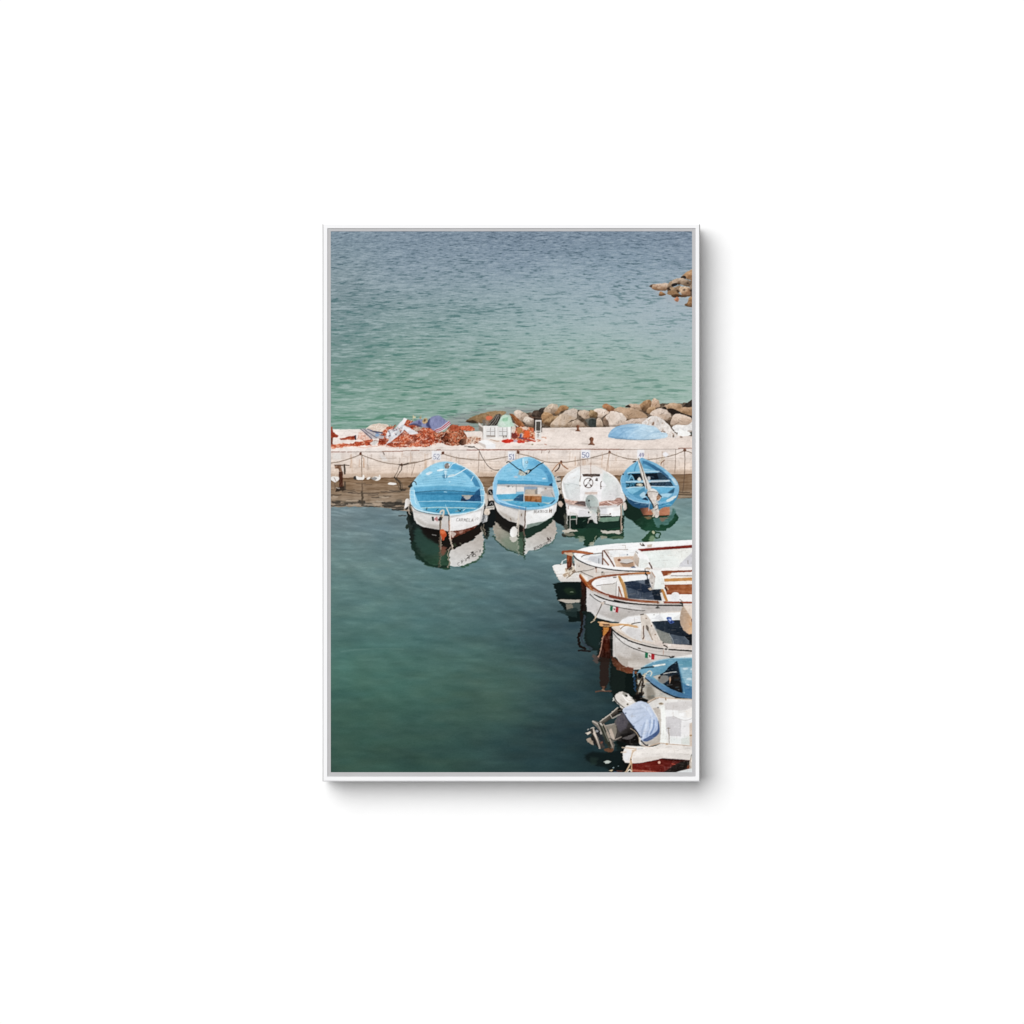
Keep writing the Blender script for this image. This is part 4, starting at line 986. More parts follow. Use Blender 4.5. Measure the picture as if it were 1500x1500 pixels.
V(705, 655, 130)
poly([(215, 880), (270, 1060), (350, 1160), (470, 1240), (600, 1270), (740, 1330), (745, 1420), (640, 1440), (560, 1420), (440, 1370), (300, 1280), (210, 1100)], '#1b1917', ident=False, soft=.6, wb=.5)
V(900, 660, 116)
poly([(190, 900), (360, 1040), (480, 1090), (560, 1240), (400, 1320), (260, 1290), (180, 1200), (180, 1000)], '#172a21', ident=False, soft=.5, wb=.6)
V(585, 665, 140)
poly([(1290, 1000), (1240, 1100), (1130, 1150), (1200, 1180), (1285, 1130), (1330, 1040)], '#181a19', ident=False, soft=.5)
# ------------------------------------------------------------------ boat one
V(585, 665, 140)
LB1 = 'white boat with light blue decks and a drooping orange buoy'
B1 = part('printed_boat', None, 'white boat with light blue interior lettered CARMELA')
outer = [(720, 118), (640, 125), (520, 165), (400, 240), (300, 330), (220, 430), (178, 530), (165, 650), (175, 760), (230, 850), (350, 908), (500, 935), (640, 950), (780, 962), (900, 955), (1050, 935), (1200, 893), (1300, 830), (1342, 740), (1340, 620), (1310, 500), (1250, 390), (1150, 285), (1030, 205), (900, 148), (800, 122)]
# hull
poly([(180, 780), (212, 900), (225, 1000), (270, 1090), (370, 1145), (500, 1168), (620, 1187), (700, 1200), (790, 1218), (850, 1205), (1000, 1188), (1130, 1150), (1240, 1110), (1285, 1060), (1312, 950), (1335, 800), (1200, 850), (800, 930), (400, 880)], G(200, 0, '#d9d6d3', 760, 0, '#c9c5c2'), sm=False, tex=(10, 5, 3))
poly([(240, 1000), (300, 1080), (420, 1150), (640, 1190), (640, 1120), (420, 1090), (300, 1010)], '#a9a29a', .55, soft=1.6, ident=False)
poly([(225, 860), (500, 940), (640, 960), (640, 1000), (420, 980), (230, 900)], '#e2dfdd', .8, soft=1.2, ident=False)
poly([(790, 962), (1050, 938), (1300, 840), (1325, 850), (1305, 960), (1280, 1060), (1240, 1110), (1130, 1150), (1000, 1188), (850, 1205), (800, 1214)], G(900, 950, '#efeeee', 1000, 1190, '#dfdddc'), tex=(6, 5, 3))
poly([(1285, 860), (1330, 840), (1310, 960), (1285, 1055), (1250, 1100)], '#c9c5c2', .7, soft=.7, ident=False)
part('keel', B1)
poly([(795, 1214), (1000, 1188), (1130, 1150), (1235, 1108), (1170, 1170), (1010, 1245), (880, 1300), (820, 1340), (790, 1365)], '#6b3526', wb=.3, tex=(46, 2.5, 1.8))
poly([(810, 1220), (870, 1230), (880, 1270), (830, 1310), (800, 1260)], '#d3c5bd', .85, sm=True, wb=.8, ident=False)
poly([(930, 1215), (990, 1190), (1000, 1225), (940, 1250)], '#b08a7c', .7, wb=.8, ident=False)
part('stem_post', B1)
poly([(660, 950), (770, 965), (778, 1215), (700, 1200), (672, 1150)], '#c8c4c1', tex=(6, 4, 6))
line([(785, 965), (782, 1100), (790, 1250), (800, 1350)], 2.2, '#c9a58e', wb=.25)
line([(778, 965), (775, 1100), (780, 1230)], .9, '#6f4a3c', .9, ident=False)
line([(800, 970), (800, 1350)], 1.0, '#efe9e4', .8, ident=False)
# rim and deck
part('gunwale', B1)
poly(outer, G(200, 500, '#97cde6', 1300, 500, '#84c3e2'), sm=True, tex=(8, 4, 3))
part('foredeck', B1)
deck = [(730, 140), (640, 150), (530, 190), (420, 262), (330, 345), (255, 440), (225, 520), (250, 560), (700, 520), (1200, 530), (1265, 520), (1215, 405), (1120, 305), (1020, 228), (900, 170), (800, 140)]
poly(deck, G(500, 200, '#93d0ea', 700, 520, '#84c6e4'), sm=True, tex=(9, 12, 1.4))
poly([(800, 160), (860, 150), (1000, 215), (1120, 305), (1215, 410), (1262, 518), (1195, 512), (1130, 400), (1040, 310), (950, 255), (785, 232)], G(800, 200, '#58b0dd', 1250, 450, '#3f86b2'), sm=False, soft=.3)
line([(1000, 205), (1110, 290), (1210, 400), (1265, 520)], 1.0, '#2f6f98', .6, ident=False)
poly([(700, 140), (770, 130), (800, 210), (710, 230)], '#8ccae6', .9, soft=.4)
poly([(710, 170), (760, 140), (790, 180), (770, 230), (720, 220)], '#8a7a72', sm=True, wb=.6, tex=(50, 1.5, 1.5))
poly([(760, 160), (800, 150), (790, 190)], '#e0d8d4', .9, wb=.4)
poly([(700, 230), (750, 230), (750, 330), (705, 340)], '#b7dcea', .9, soft=.5)
poly([(675, 335), (745, 320), (750, 370), (690, 385)], '#4a86a8', sm=True, wb=.4)
line([(725, 270), (728, 370)], 1.6, '#d5e8ef', .9)
line([(690, 150), (700, 330)], .8, '#5a9cc0', .5)
poly([(415, 310), (470, 280), (520, 285), (500, 310), (430, 330)], '#dbe7ec', sm=True, wb=.4)
poly([(590, 260), (640, 235), (700, 240), (680, 260), (610, 275)], '#e4ecee', sm=True, wb=.4)
poly([(325, 290), (345, 285), (350, 310), (330, 320)], '#e4ecee', .9, soft=.4)
poly([(770, 435), (800, 425), (805, 440), (780, 450)], '#c9e4ef', .9, soft=.5)
line([(690, 405), (730, 410)], .8, '#5d99b8', .8)
for y in (300, 350, 400, 440, 480):
    line([(300 - (y - 300) * .3, y), (700, y - 8), (1000 + (y - 300) * .5, y)], .5, '#6fb4d6', .35, ident=False)
poly([(225, 520), (700, 492), (1265, 525), (1262, 600), (1180, 600), (700, 572), (240, 600)], G(0, 500, '#66b2d6', 0, 600, '#54a2cc'), tex=(7, 14, 1.4))
part('cockpit', B1)
poly([(240, 606), (700, 580), (1262, 610), (1280, 745), (290, 745)], G(260, 700, '#469cc6', 1100, 600, '#3b8fba'), tex=(9, 5, 2.5))
line([(240, 604), (480, 584), (720, 576), (960, 588), (1215, 607)], 1.0, '#24536f', .95, ident=False)
line([(500, 590), (500, 735)], .6, '#2f7ea8', .7, ident=False)
line([(945, 595), (945, 735)], .6, '#2f7ea8', .6, ident=False)
line([(705, 594), (745, 598)], 1.1, '#bfe0ec', .9, ident=False)
poly([(1170, 640), (1262, 540), (1285, 740), (965, 738), (980, 645)], '#234a74', tex=(10, 4, 3))
poly([(1190, 590), (1262, 545), (1270, 640), (1200, 640)], '#1f5380', .8, soft=.4, ident=False)
poly([(975, 640), (1160, 650), (1130, 665), (990, 660)], '#b7ab98', wb=.3)
poly([(1010, 668), (1115, 665), (1095, 710), (1050, 715), (1020, 695)], '#b3afa8', sm=True, wb=.3)
poly([(970, 700), (1020, 690), (1060, 740), (965, 740)], '#1c2c44', .9, ident=False)
poly([(300, 750), (1290, 752), (1265, 800), (1200, 850), (335, 845)], G(300, 800, '#50a4cb', 1200, 800, '#3f94bd'), tex=(8, 8, 2))
line([(300, 747), (700, 736), (960, 746), (1290, 765)], 1.2, '#a9d1e0', .9, ident=False)
poly([(1200, 855), (1285, 775), (1290, 800), (1250, 862)], '#1f4a66', soft=.3)
poly([(345, 855), (600, 835), (1000, 845), (1240, 858), (1150, 900), (800, 935), (640, 925), (430, 890)], G(0, 840, '#52a5c6', 0, 930, '#3690b8'), tex=(10, 4, 2))
line([(345, 852), (600, 836), (800, 842), (1000, 845), (1235, 857)], 1.3, '#b9d2cf', .95, ident=False, wb=.2)
line([(720, 790), (740, 840)], 1.0, '#9ed0e4', .8, ident=False)
for q in ([(580, 890), (610, 868)], [(660, 880), (695, 895)], [(920, 870), (960, 900)], [(985, 870), (960, 890)], [(430, 850), (425, 880)]):
    line(q, 1.2, '#1f333c', .9, ident=False, wb=.3)
line([(1000, 890), (1035, 860)], 1.0, '#d6e2e4', .9, ident=False)
line([(880, 900), (935, 895)], .9, '#b5a18a', .8, ident=False)
use(B1 + 3)
# left rim planks, white paint line and dark rubbing strake
poly([(170, 545), (232, 560), (245, 740), (260, 780), (330, 840), (420, 885), (340, 880), (230, 820), (180, 740)], '#8fcdea', .9, soft=.3)
for y in (570, 640, 700):
    line([(175, y), (235, y + 6)], .7, '#d9ecf4', .8, ident=False)
line([(235, 570), (245, 740), (270, 790)], .8, '#d9eef6', .8, ident=False, wb=.3)
line([(165, 560), (164, 660), (176, 760), (240, 850), (360, 895), (520, 925), (660, 940)], .9, '#e6eef2', .8, ident=False)
line([(190, 800), (240, 866), (350, 912), (500, 942), (640, 958), (770, 972)], .8, '#2c3a42', .95, ident=False)
line([(380, 885), (520, 910), (650, 928), (780, 945)], 1.0, '#3b86aa', .85, ident=False)
poly([(690, 945), (780, 940), (780, 972), (700, 962)], '#24506a', .8, soft=.4, ident=False)
line([(790, 955), (950, 945), (1100, 918), (1230, 872), (1320, 800), (1335, 720)], 1.8, '#d6ebf2', .95, ident=False)
line([(800, 935), (950, 922), (1100, 895), (1220, 852), (1300, 780)], 1.6, '#63b1d4', .8, ident=False)
line([(900, 150), (1030, 207), (1150, 287), (1252, 392), (1312, 502), (1342, 625), (1340, 745)], .8, '#eef3f5', .85, ident=False)
line([(1265, 520), (1300, 640), (1300, 770)], .8, '#3f8cb4', .7, ident=False)
for y in (560, 650, 760):
    line([(1268, y), (1335, y + 4)], .9, '#dfeef4', .7, ident=False)
line([(1060, 935), (1160, 905)], .9, '#c9a98c', .7, ident=False, wb=.3)
line([(180, 470), (220, 430), (255, 445), (265, 480)], 1.2, '#232a2c')
poly([(130, 500), (190, 470), (200, 510), (150, 540)], '#2b302f', wb=.6)
# ropes, flag, lettering
part('rope', B1)
line([(760, 360), (860, 335), (960, 280), (1060, 225)], 1.3, '#dfe6e6', wb=.2)
line([(780, 345), (850, 320), (850, 345)], 1.1, '#cfd8d8', wb=.3)
line([(1160, 350), (1125, 420)], .9, '#d8e6ea')
line([(790, 215), (830, 160), (870, 140)], 1.0, '#e0e8ea')
line([(690, 240), (655, 920)], .01, '#ffffff', 0)
line([(640, 930), (655, 890), (690, 890), (690, 960), (660, 1010)], 2.6, '#cfc2b4', wb=.4)
line([(630, 1030), (660, 1000)], 3.6, '#2a2724', wb=.4)
line([(655, 960), (640, 1100), (640, 1500)], 2.0, '#5d4f42', wb=.4)
line([(665, 960), (655, 1120), (655, 1500)], 1.0, '#b8a690', .9, wb=.4)
line([(740, 850), (775, 930), (785, 1030)], 1.6, '#d6d3cc', wb=.3)
line([(780, 960), (775, 1040)], 1.6, '#3a3a38', .8, wb=.3)
line([(795, 1350), (820, 1430), (830, 1500)], 1.4, '#c6b6a4', wb=.3)
part('flag_mark', B1)
poly([(510, 985), (540, 988), (545, 1050), (515, 1045)], '#23332c', wb=.3)
poly([(545, 990), (600, 990), (600, 1050), (548, 1050)], '#e5dcd8', wb=.2)
poly([(550, 1020), (590, 985), (605, 1030), (600, 1055), (570, 1040)], '#b5686a', .8, sm=True, wb=.4)
poly([(625, 985), (660, 990), (670, 1040), (630, 1035)], '#2a2828', wb=.5)
use(B1)
text('CARMELA', 890, 1008, 26, 46, 14, .62, '#6f6a66', dy=1.5, slant=.15, a=.8)
text('JO', 1180, 1000, 20, 40, 12, .55, '#938d88', dy=-4, slant=.2, a=.7)
part('mooring_buoy', B1, 'orange buoy hanging at the stem')
poly([(640, 1195), (690, 1185), (730, 1230), (740, 1280), (715, 1310), (700, 1355), (680, 1355), (665, 1310), (645, 1260)], G(650, 1200, '#dd6636', 730, 1350, '#b8401f'), sm=True, tex=(16, 2, 2))
poly([(650, 1215), (690, 1205), (710, 1240), (670, 1260)], '#ec8656', .6, sm=True, soft=.6)

def fender(pts, c0, c1, label=None, name='printed_fender'):
    i = part(name, None, label)
    p = np.array(pts)
    poly(pts, G(p[:, 0].min(), 0, c0, p[:, 0].max(), 0, c1), sm=True, wb=.25)
    return i
fender([(85, 790), (100, 710), (140, 700), (165, 740), (150, 830), (120, 860), (85, 850)], '#e9e6e3', '#c4bdb6', 'white fender on the left side of the first blue boat')
line([(110, 870), (150, 840), (190, 900)], 3, '#3a3530', wb=.7)
line([(150, 800), (150, 900), (170, 950)], 1.2, '#b8a898', wb=.5)
fender([(1335, 640), (1370, 625), (1390, 680), (1385, 800), (1350, 810)], '#d9d2c8', '#b9aca0', 'pale fender high on the right side of the first blue boat')
P_TYRE = part('printed_tyre_fender', None, 'black fender bundle between the two blue boats')
poly([(1395, 560), (1440, 505), (1490, 520), (1500, 640), (1450, 650), (1400, 620)], '#c8c0b6', sm=True, wb=.5)
ell(1440, 600, 44, 54, '#1e1b1a', wb=.4)
line([(1425, 580), (1455, 630)], 1.6, '#b0a8a0', wb=.3)
poly([(1390, 640), (1500, 650), (1500, 730), (1400, 740)], '#bfb3a6', wb=.5, tex=(30, 2, 2))
poly([(1400, 760), (1440, 730), (1490, 740), (1490, 810), (1420, 810)], '#191818', wb=.4)
line([(1425, 790), (1450, 760), (1470, 790)], 1.4, '#8c8c8c', wb=.3)
poly([(1360, 820), (1490, 810), (1490, 870), (1400, 880), (1350, 850)], '#c9c3bb', wb=.5, tex=(24, 2, 2))
line([(1370, 850), (1500, 830)], 1.0, '#7a746c', ident=False)
poly([(1330, 900), (1360, 855), (1410, 870), (1420, 920), (1390, 965), (1340, 960)], '#d2c3b3', sm=True, wb=.5, tex=(30, 2, 2))
poly([(1300, 960), (1350, 950), (1390, 980), (1380, 1060), (1320, 1080), (1290, 1060)], '#9a9c9e', wb=.6, tex=(50, 1.6, 1.6))
line([(1330, 970), (1310, 1060)], 1.0, '#3c3c40', wb=.4, ident=False)
line([(1365, 970), (1360, 1070)], 1.0, '#e0dedc', wb=.4, ident=False)
use(P_HARB)
poly([(1300, 1080), (1380, 1060), (1390, 880), (1500, 870), (1500, 1120), (1400, 1120), (1380, 1300), (1330, 1250), (1290, 1130)], '#15191a', soft=.6, ident=False, only=[P_HARB])
line([(1330, 1110), (1320, 1180), (1350, 1270)], 1.6, '#8a7c68', .8, wb=.7, ident=False)

# ------------------------------------------------------------------ boat two
V(705, 655, 130)
B2 = part('printed_boat', None, 'white boat with light blue rim lettered BEATRICE')
poly([(215, 860), (225, 960), (270, 1080), (350, 1170), (470, 1250), (600, 1280), (700, 1330), (730, 1380), (770, 1360), (900, 1300), (1050, 1260), (1180, 1190), (1250, 1100), (1285, 950), (1200, 960), (800, 1020), (500, 980)], G(220, 0, '#d8d2cc', 760, 0, '#c9c5c2'), tex=(8, 5, 4))
poly([(270, 1050), (350, 1150), (470, 1240), (600, 1270), (560, 1200), (400, 1120)], '#aba297', .6, soft=1.5, ident=False)
poly([(755, 1050), (1000, 1030), (1200, 980), (1285, 930), (1262, 1080), (1190, 1180), (1050, 1262), (900, 1300), (770, 1340)], G(0, 1050, '#efefef', 0, 1340, '#dcdcdb'), tex=(6, 5, 3))
poly([(1230, 960), (1285, 940), (1265, 1080), (1200, 1180), (1190, 1120)], '#cfcccb', .6, soft=.8, ident=False)
part('keel', B2)
poly([(765, 1310), (900, 1280), (1050, 1255), (1150, 1215), (1050, 1270), (900, 1330), (770, 1378)], '#7f8f86', wb=.2, tex=(14, 3, 2))
poly([(640, 1290), (700, 1330), (735, 1385), (720, 1400), (690, 1340)], '#3a3a34', .9, soft=.3)
part('stem_post', B2)
poly([(640, 1040), (745, 1060), (750, 1330), (720, 1360), (690, 1300), (640, 1280)], '#c6bfba', tex=(10, 3, 5))
line([(752, 1060), (740, 1200), (738, 1300), (720, 1400), (730, 1500)], 1.5, '#6a5348', wb=.35)
line([(765, 1060), (760, 1330)], 1.0, '#f0eeec', .8, ident=False)
for (x, y, a) in ((485, 1200, 30), (680, 1130, 0), (740, 1120, 10), (615, 1210, 0)):
    line([(x, y), (x + a * .5, y + 36)], 1.3, '#7a6452', .8, wb=.5, ident=False)
part('gunwale', B2)
out2 = [(770, 165), (680, 180), (560, 225), (430, 290), (330, 370), (250, 470), (205, 590), (195, 720), (205, 850), (250, 930), (360, 980), (520, 1020), (660, 1045), (760, 1058), (900, 1050), (1060, 1030), (1190, 985), (1280, 920), (1310, 800), (1290, 680), (1250, 540), (1180, 410), (1080, 300), (960, 225), (860, 175)]
poly(out2, G(250, 900, '#8ec6ea', 1200, 400, '#84c6e6'), sm=True, tex=(8, 4, 3))
part('foredeck', B2)
poly([(770, 180), (680, 195), (560, 240), (440, 310), (350, 395), (285, 500), (270, 570), (700, 570), (1200, 600), (1215, 580), (1180, 460), (1090, 340), (980, 250), (870, 195)], G(350, 400, '#86c9e8', 900, 500, '#74bde2'), sm=True, tex=(9, 12, 1.6))
poly([(810, 190), (870, 195), (980, 250), (1090, 340), (1175, 460), (1215, 590), (1135, 590), (1110, 480), (1040, 390), (930, 340), (800, 290)], G(850, 220, '#6bb8e0', 1180, 480, '#4a93c0'), soft=.3)
line([(960, 240), (1080, 335), (1170, 450), (1210, 570)], .9, '#3b81ad', .6, ident=False)
poly([(690, 190), (790, 185), (780, 330), (730, 380), (690, 320)], '#a5d6ec', .8, soft=.6)
line([(690, 195), (690, 300), (720, 380)], .8, '#5a9cc2', .8)
ell(765, 255, 26, 24, '#7c98a6'); ell(763, 253, 15, 13, '#b9dcea')
line([(705, 200), (710, 310)], 1.6, '#cfe6ee', .8)
poly([(280, 565), (700, 565), (1205, 590), (1200, 655), (900, 625), (270, 625)], G(0, 565, '#4ba5d0', 0, 650, '#4499c6'), tex=(8, 12, 1.4))
line([(280, 570), (700, 574), (1150, 598)], .8, '#2f82b0', .6, ident=False)
line([(270, 626), (600, 626), (900, 634), (1200, 662)], 1.2, '#5f87a0', .9, ident=False)
poly([(1140, 640), (1200, 600), (1205, 665), (1150, 655)], '#1f4264', soft=.3, ident=False)
poly([(1030, 520), (1090, 515), (1095, 540), (1035, 545)], '#d3e4ec', .9, soft=.4)
part('rope', B2)
line([(290, 385), (250, 388)], 1, '#2f2622')
line([(430, 262), (460, 245), (520, 285), (600, 350), (670, 395)], 1.35, '#1e2f38', wb=.15)
line([(830, 400), (900, 350), (980, 290), (1050, 262)], 1.35, '#1e2f38', wb=.15)
line([(660, 390), (720, 430), (760, 445), (800, 430), (830, 400)], 2.8, '#23333a', wb=.5)
line([(790, 390), (840, 390)], 2.8, '#25343a', wb=.4)
poly([(640, 400), (690, 410), (740, 440), (760, 470), (700, 480), (640, 460)], '#b9b7a8', .95, sm=True, wb=.6, tex=(50, 1.4, 1.4))
line([(740, 420), (800, 400), (780, 440)], 1.6, '#d8d2c4', wb=.5)
poly([(545, 500), (580, 480), (620, 500), (600, 520), (560, 515)], '#b5c0cc', .95, sm=True, wb=.4)
line([(620, 480), (640, 420)], 1.2, '#8ea0a8', .8, wb=.4)
line([(700, 480), (705, 560)], .9, '#a4cfe2', .8)
line([(640, 1000), (660, 985), (690, 990)], 2.4, '#d9d2c8', wb=.3)
line([(650, 1000), (625, 1200), (600, 1350)], 1.8, '#d3c9bd', wb=.3)
line([(640, 1200), (630, 1350), (628, 1500)], 1.3, '#c9bdae', wb=.3)
line([(735, 870), (750, 950), (750, 1060)], 1.0, '#4a3a30', wb=.25)
part('cockpit', B2)
poly([(265, 630), (600, 630), (900, 640), (1205, 665), (1250, 850), (1100, 830), (720, 780), (250, 800)], G(260, 700, '#e6e2df', 1200, 750, '#d2cdc9'), tex=(8, 4, 4))
poly([(1000, 760), (1200, 690), (1250, 850), (1020, 830)], '#b7b3b0', .8, soft=.8, ident=False)
line([(592, 632), (590, 760)], .9, '#8f9498', .8, ident=False)
line([(265, 640), (250, 795)], 1.0, '#9cc6dc', .8, ident=False)
ell(450, 660, 24, 20, '#a9a49f', ident=False); ell(466, 657, 13, 11, '#3a3634', ident=False)
ell(532, 672, 8, 8, '#6a6460', ident=False)
ell(1085, 700, 28, 28, '#c6bab2', ident=False); ell(1090, 698, 9, 9, '#4a3c36', ident=False)
line([(1190, 770), (1230, 850)], 1.0, '#7a7470', .7, ident=False)
poly([(590, 755), (720, 750), (720, 800), (580, 800)], '#7ab8d8', .9)
poly([(250, 800), (580, 790), (720, 790), (1030, 830), (1245, 850), (1240, 890), (1130, 940), (720, 915), (300, 890)], G(260, 850, '#4fabd2', 1200, 880, '#58acd2'), tex=(8, 6, 2))
poly([(535, 890), (640, 800), (725, 800), (725, 915), (560, 905)], '#2b5578', wb=.2, tex=(14, 3, 3))
poly([(300, 885), (560, 880), (530, 905), (410, 915)], '#bac4bc', .9, soft=.4)
poly([(1030, 930), (1170, 940), (1140, 975), (1020, 955)], '#b5c4bc', .9, soft=.4)
poly([(1150, 960), (1250, 880), (1250, 905), (1190, 960)], '#2a5a78', soft=.3)
poly([(400, 915), (560, 905), (730, 920), (1030, 940), (1170, 970), (1000, 1005), (800, 1020), (640, 995), (480, 955)], G(0, 910, '#56abd0', 0, 1010, '#3f9cc6'), tex=(8, 4, 2))
line([(960, 960), (980, 985)], 1.2, '#2a4450', .8, ident=False)
part('engine_box', B2, 'wooden box with an open grey lid')
poly([(725, 665), (950, 670), (945, 800), (725, 800)], '#8fa6bd', tex=(10, 4, 4))
poly([(745, 715), (940, 710), (945, 800), (735, 800)], '#b9aa98', tex=(18, 4, 3))
poly([(905, 740), (950, 680), (948, 800), (910, 790)], '#7f7a76', .8, soft=.4)
poly([(720, 790), (1010, 800), (1020, 835), (730, 825)], '#d0b49a', wb=.2)
poly([(725, 822), (1020, 830), (1020, 935), (860, 925), (735, 915)], '#9e6438', tex=(44, 2.5, 4))
poly([(760, 830), (800, 835), (780, 910), (745, 900)], '#7a4420', .6, soft=.6, ident=False)
poly([(860, 850), (910, 840), (900, 915), (850, 915)], '#bc7c48', .6, soft=.7, ident=False)
line([(722, 790), (720, 915)], 1.2, '#d8dde0', .9, ident=False)
use(B2 + 3)
line([(212, 870), (260, 940), (370, 988), (520, 1026), (660, 1050), (755, 1062)], 1.0, '#5788b0', .9, ident=False)
line([(260, 880), (350, 935), (500, 975), (650, 1010), (755, 1030)], 1.2, '#d0e6f0', .5, ident=False)
poly([(300, 930), (500, 985), (660, 1012), (755, 1035), (755, 1058), (640, 1040), (480, 1008), (330, 970)], '#3d82b4', .75, soft=.5, ident=False)
line([(765, 1062), (920, 1052), (1070, 1030), (1200, 985), (1290, 915)], 1.0, '#7fb2cc', .8, ident=False)
line([(1250, 545), (1292, 690), (1312, 805), (1285, 915)], 1.0, '#cfe6ee', .8, ident=False)
line([(197, 720), (207, 590), (252, 470), (332, 370)], 1.0, '#b8dcec', .7, ident=False)
use(B2)
text('BEATRICE', 893, 1068, 21, 42, 9, .62, '#77706c', dy=-.5, slant=.08, a=.85)
text('H', 1150, 1048, 32, 54, 8, 1.25, '#4a3026', slant=.18, a=.8)
fender([(485, 1430), (510, 1370), (560, 1350), (605, 1380), (615, 1440), (590, 1500), (530, 1520), (490, 1480)], '#f0efed', '#d0ccc6', 'round white buoy floating at the bow of BEATRICE', name='printed_buoy')
poly([(530, 1345), (580, 1340), (575, 1375), (535, 1375)], '#e3dfd8', wb=.3)
P_F2 = part('printed_tyre_fender', None, 'rope and fender bundle between BEATRICE and the white motorboat')
poly([(1240, 500), (1300, 480), (1350, 540), (1340, 700), (1300, 720), (1270, 600)], '#c6bcb2', wb=.6, tex=(40, 2, 2))
line([(1280, 580), (1340, 570)], 2.0, '#2f2c2a', wb=.4)
line([(1290, 510), (1340, 500)], 1.4, '#4a4440', wb=.4)
poly([(1300, 700), (1340, 690), (1370, 800), (1330, 830)], '#b3a698', wb=.5, tex=(30, 2, 2))
ell(1340, 835, 30, 46, '#1b1918', wb=.5)
line([(1310, 700), (1330, 720)], 2, '#2a2826', wb=.4)
poly([(1300, 930), (1350, 910), (1380, 960), (1360, 1010), (1310, 990)], '#c9b3a3', sm=True, wb=.5)
part('printed_tyre_fender', None, 'black bundle left of BEATRICE below the pale rope')
poly([(110, 700), (160, 665), (190, 690), (190, 760), (120, 760)], '#c0b6ac', wb=.5)
ell(155, 755, 42, 48, '#1e1b1a', wb=.5)
line([(145, 740), (170, 790)], 1.4, '#b0a8a0', wb=.3)

# ------------------------------------------------------------------ boat three
V(810, 670, 110)
B3 = part('printed_motorboat', None, 'white motorboat with a small steering wheel by plate 50')
poly([(170, 500), (200, 420), (280, 320), (400, 240), (520, 180), (700, 165), (860, 175), (980, 230), (1080, 290), (1200, 370), (1300, 470), (1370, 600), (1430, 760), (1450, 860), (1390, 900), (1340, 960), (1360, 1170), (960, 1160), (700, 1180), (500, 1190), (300, 1160), (250, 920), (220, 800), (180, 650)], '#e0dfde', sm=False, tex=(6, 5, 5), wb=.15)
poly([(540, 160), (760, 150), (900, 170), (990, 230), (990, 330), (560, 330)], '#dfd6cf', .9, soft=.8)
line([(755, 110), (757, 330)], .8, '#b08a78', .8)
line([(552, 160), (550, 500)], 1.0, '#a89890', .8)
line([(860, 170), (960, 230)], .8, '#c8bab0', .6)
poly([(240, 460), (330, 340), (540, 220), (545, 560), (310, 510), (200, 500)], G(240, 300, '#f0f0f2', 540, 540, '#d7dcdc'), soft=.4, tex=(5, 5, 5))
poly([(230, 520), (310, 510), (545, 560), (545, 860), (330, 850), (270, 800)], G(300, 520, '#d3dada', 540, 860, '#dad9d9'), soft=.4, tex=(5, 5, 5))
line([(300, 500), (540, 560)], .8, '#b9c0c2', .8)
line([(185, 520), (215, 700), (270, 830)], 1.6, '#f3f3f3', .9)
line([(172, 500), (168, 600), (200, 760)], .7, '#a39a92', .8)
poly([(1010, 300), (1090, 330), (1240, 420), (1300, 560), (1320, 760), (1180, 840), (990, 840), (960, 560), (1060, 560), (990, 480)], G(1000, 400, '#d2d9d6', 1250, 780, '#dbd9da'), soft=.5, tex=(6, 5, 5))
poly([(990, 470), (1070, 560), (970, 680), (960, 560)], '#eeedf0', .9, soft=.5)
line([(1090, 300), (1220, 390), (1310, 500), (1400, 720)], 1.8, '#f2f1ef', .9)
line([(1280, 440), (1340, 600), (1330, 760)], 1.0, '#cfcfce', .8)
part('console', B3)
poly([(560, 330), (960, 330), (980, 560), (960, 860), (900, 860), (880, 690), (640, 690), (580, 860), (540, 840), (550, 520)], G(560, 340, '#f1f0f0', 900, 860, '#e6e4e6'), tex=(6, 4, 4))
poly([(580, 330), (945, 330), (945, 380), (600, 382)], '#4a3a33', wb=.2, tex=(50, 1.4, 1.4))
poly([(730, 380), (800, 382), (780, 405)], '#7a6658', .9, wb=.3)
poly([(845, 470), (860, 410), (890, 412), (900, 470)], '#4a3f3c', wb=.2)
ell(874, 430, 10, 10, '#cfc8c4', ident=False)
line([(975, 480), (950, 520), (960, 630)], 1.1, '#5a4a44', .9, wb=.3)
line([(945, 580), (975, 580)], 1.0, '#5a4a44', .9)
line([(555, 380), (540, 480), (540, 570)], 1.4, '#9a8e86', .9, wb=.4)
ell(540, 520, 22, 36, '#ece9e4', wb=.4)
poly([(630, 715), (660, 690), (890, 685), (880, 740), (650, 740)], '#d3c0b6', wb=.3, tex=(14, 3, 2))
part('steering_wheel', B3)
t_ = np.linspace(0, 2 * math.pi, 33)
line([(708 + 92 * math.cos(k), 510 + 95 * math.sin(k)) for k in t_], 1.0, '#57463f', .9)
for k in (-60, 45, 130):
    c_, s_ = math.cos(math.radians(k)), math.sin(math.radians(k))
    line([(708 + 20 * c_, 510 + 20 * s_), (708 + 92 * c_, 510 + 92 * s_)], .9, '#8a8280', .9)
    line([(708 + 58 * c_, 510 + 58 * s_), (708 + 90 * c_, 510 + 90 * s_)], 2.2, '#4a3832', .95)
ell(708, 510, 24, 24, '#b7b4b3')
part('boat_cover', B3, 'rolled pinkish cover across the stern')
poly([(230, 830), (330, 850), (480, 870), (640, 880), (650, 980), (500, 970), (330, 950), (250, 910)], '#c9a596', wb=.5, tex=(36, 3, 2))
poly([(430, 930), (500, 880), (640, 875), (660, 980), (560, 970)], '#4a3c3c', .9, wb=.4, soft=.4)
poly([(430, 930), (540, 940), (640, 985), (520, 975)], '#a88474', .9, wb=.4)
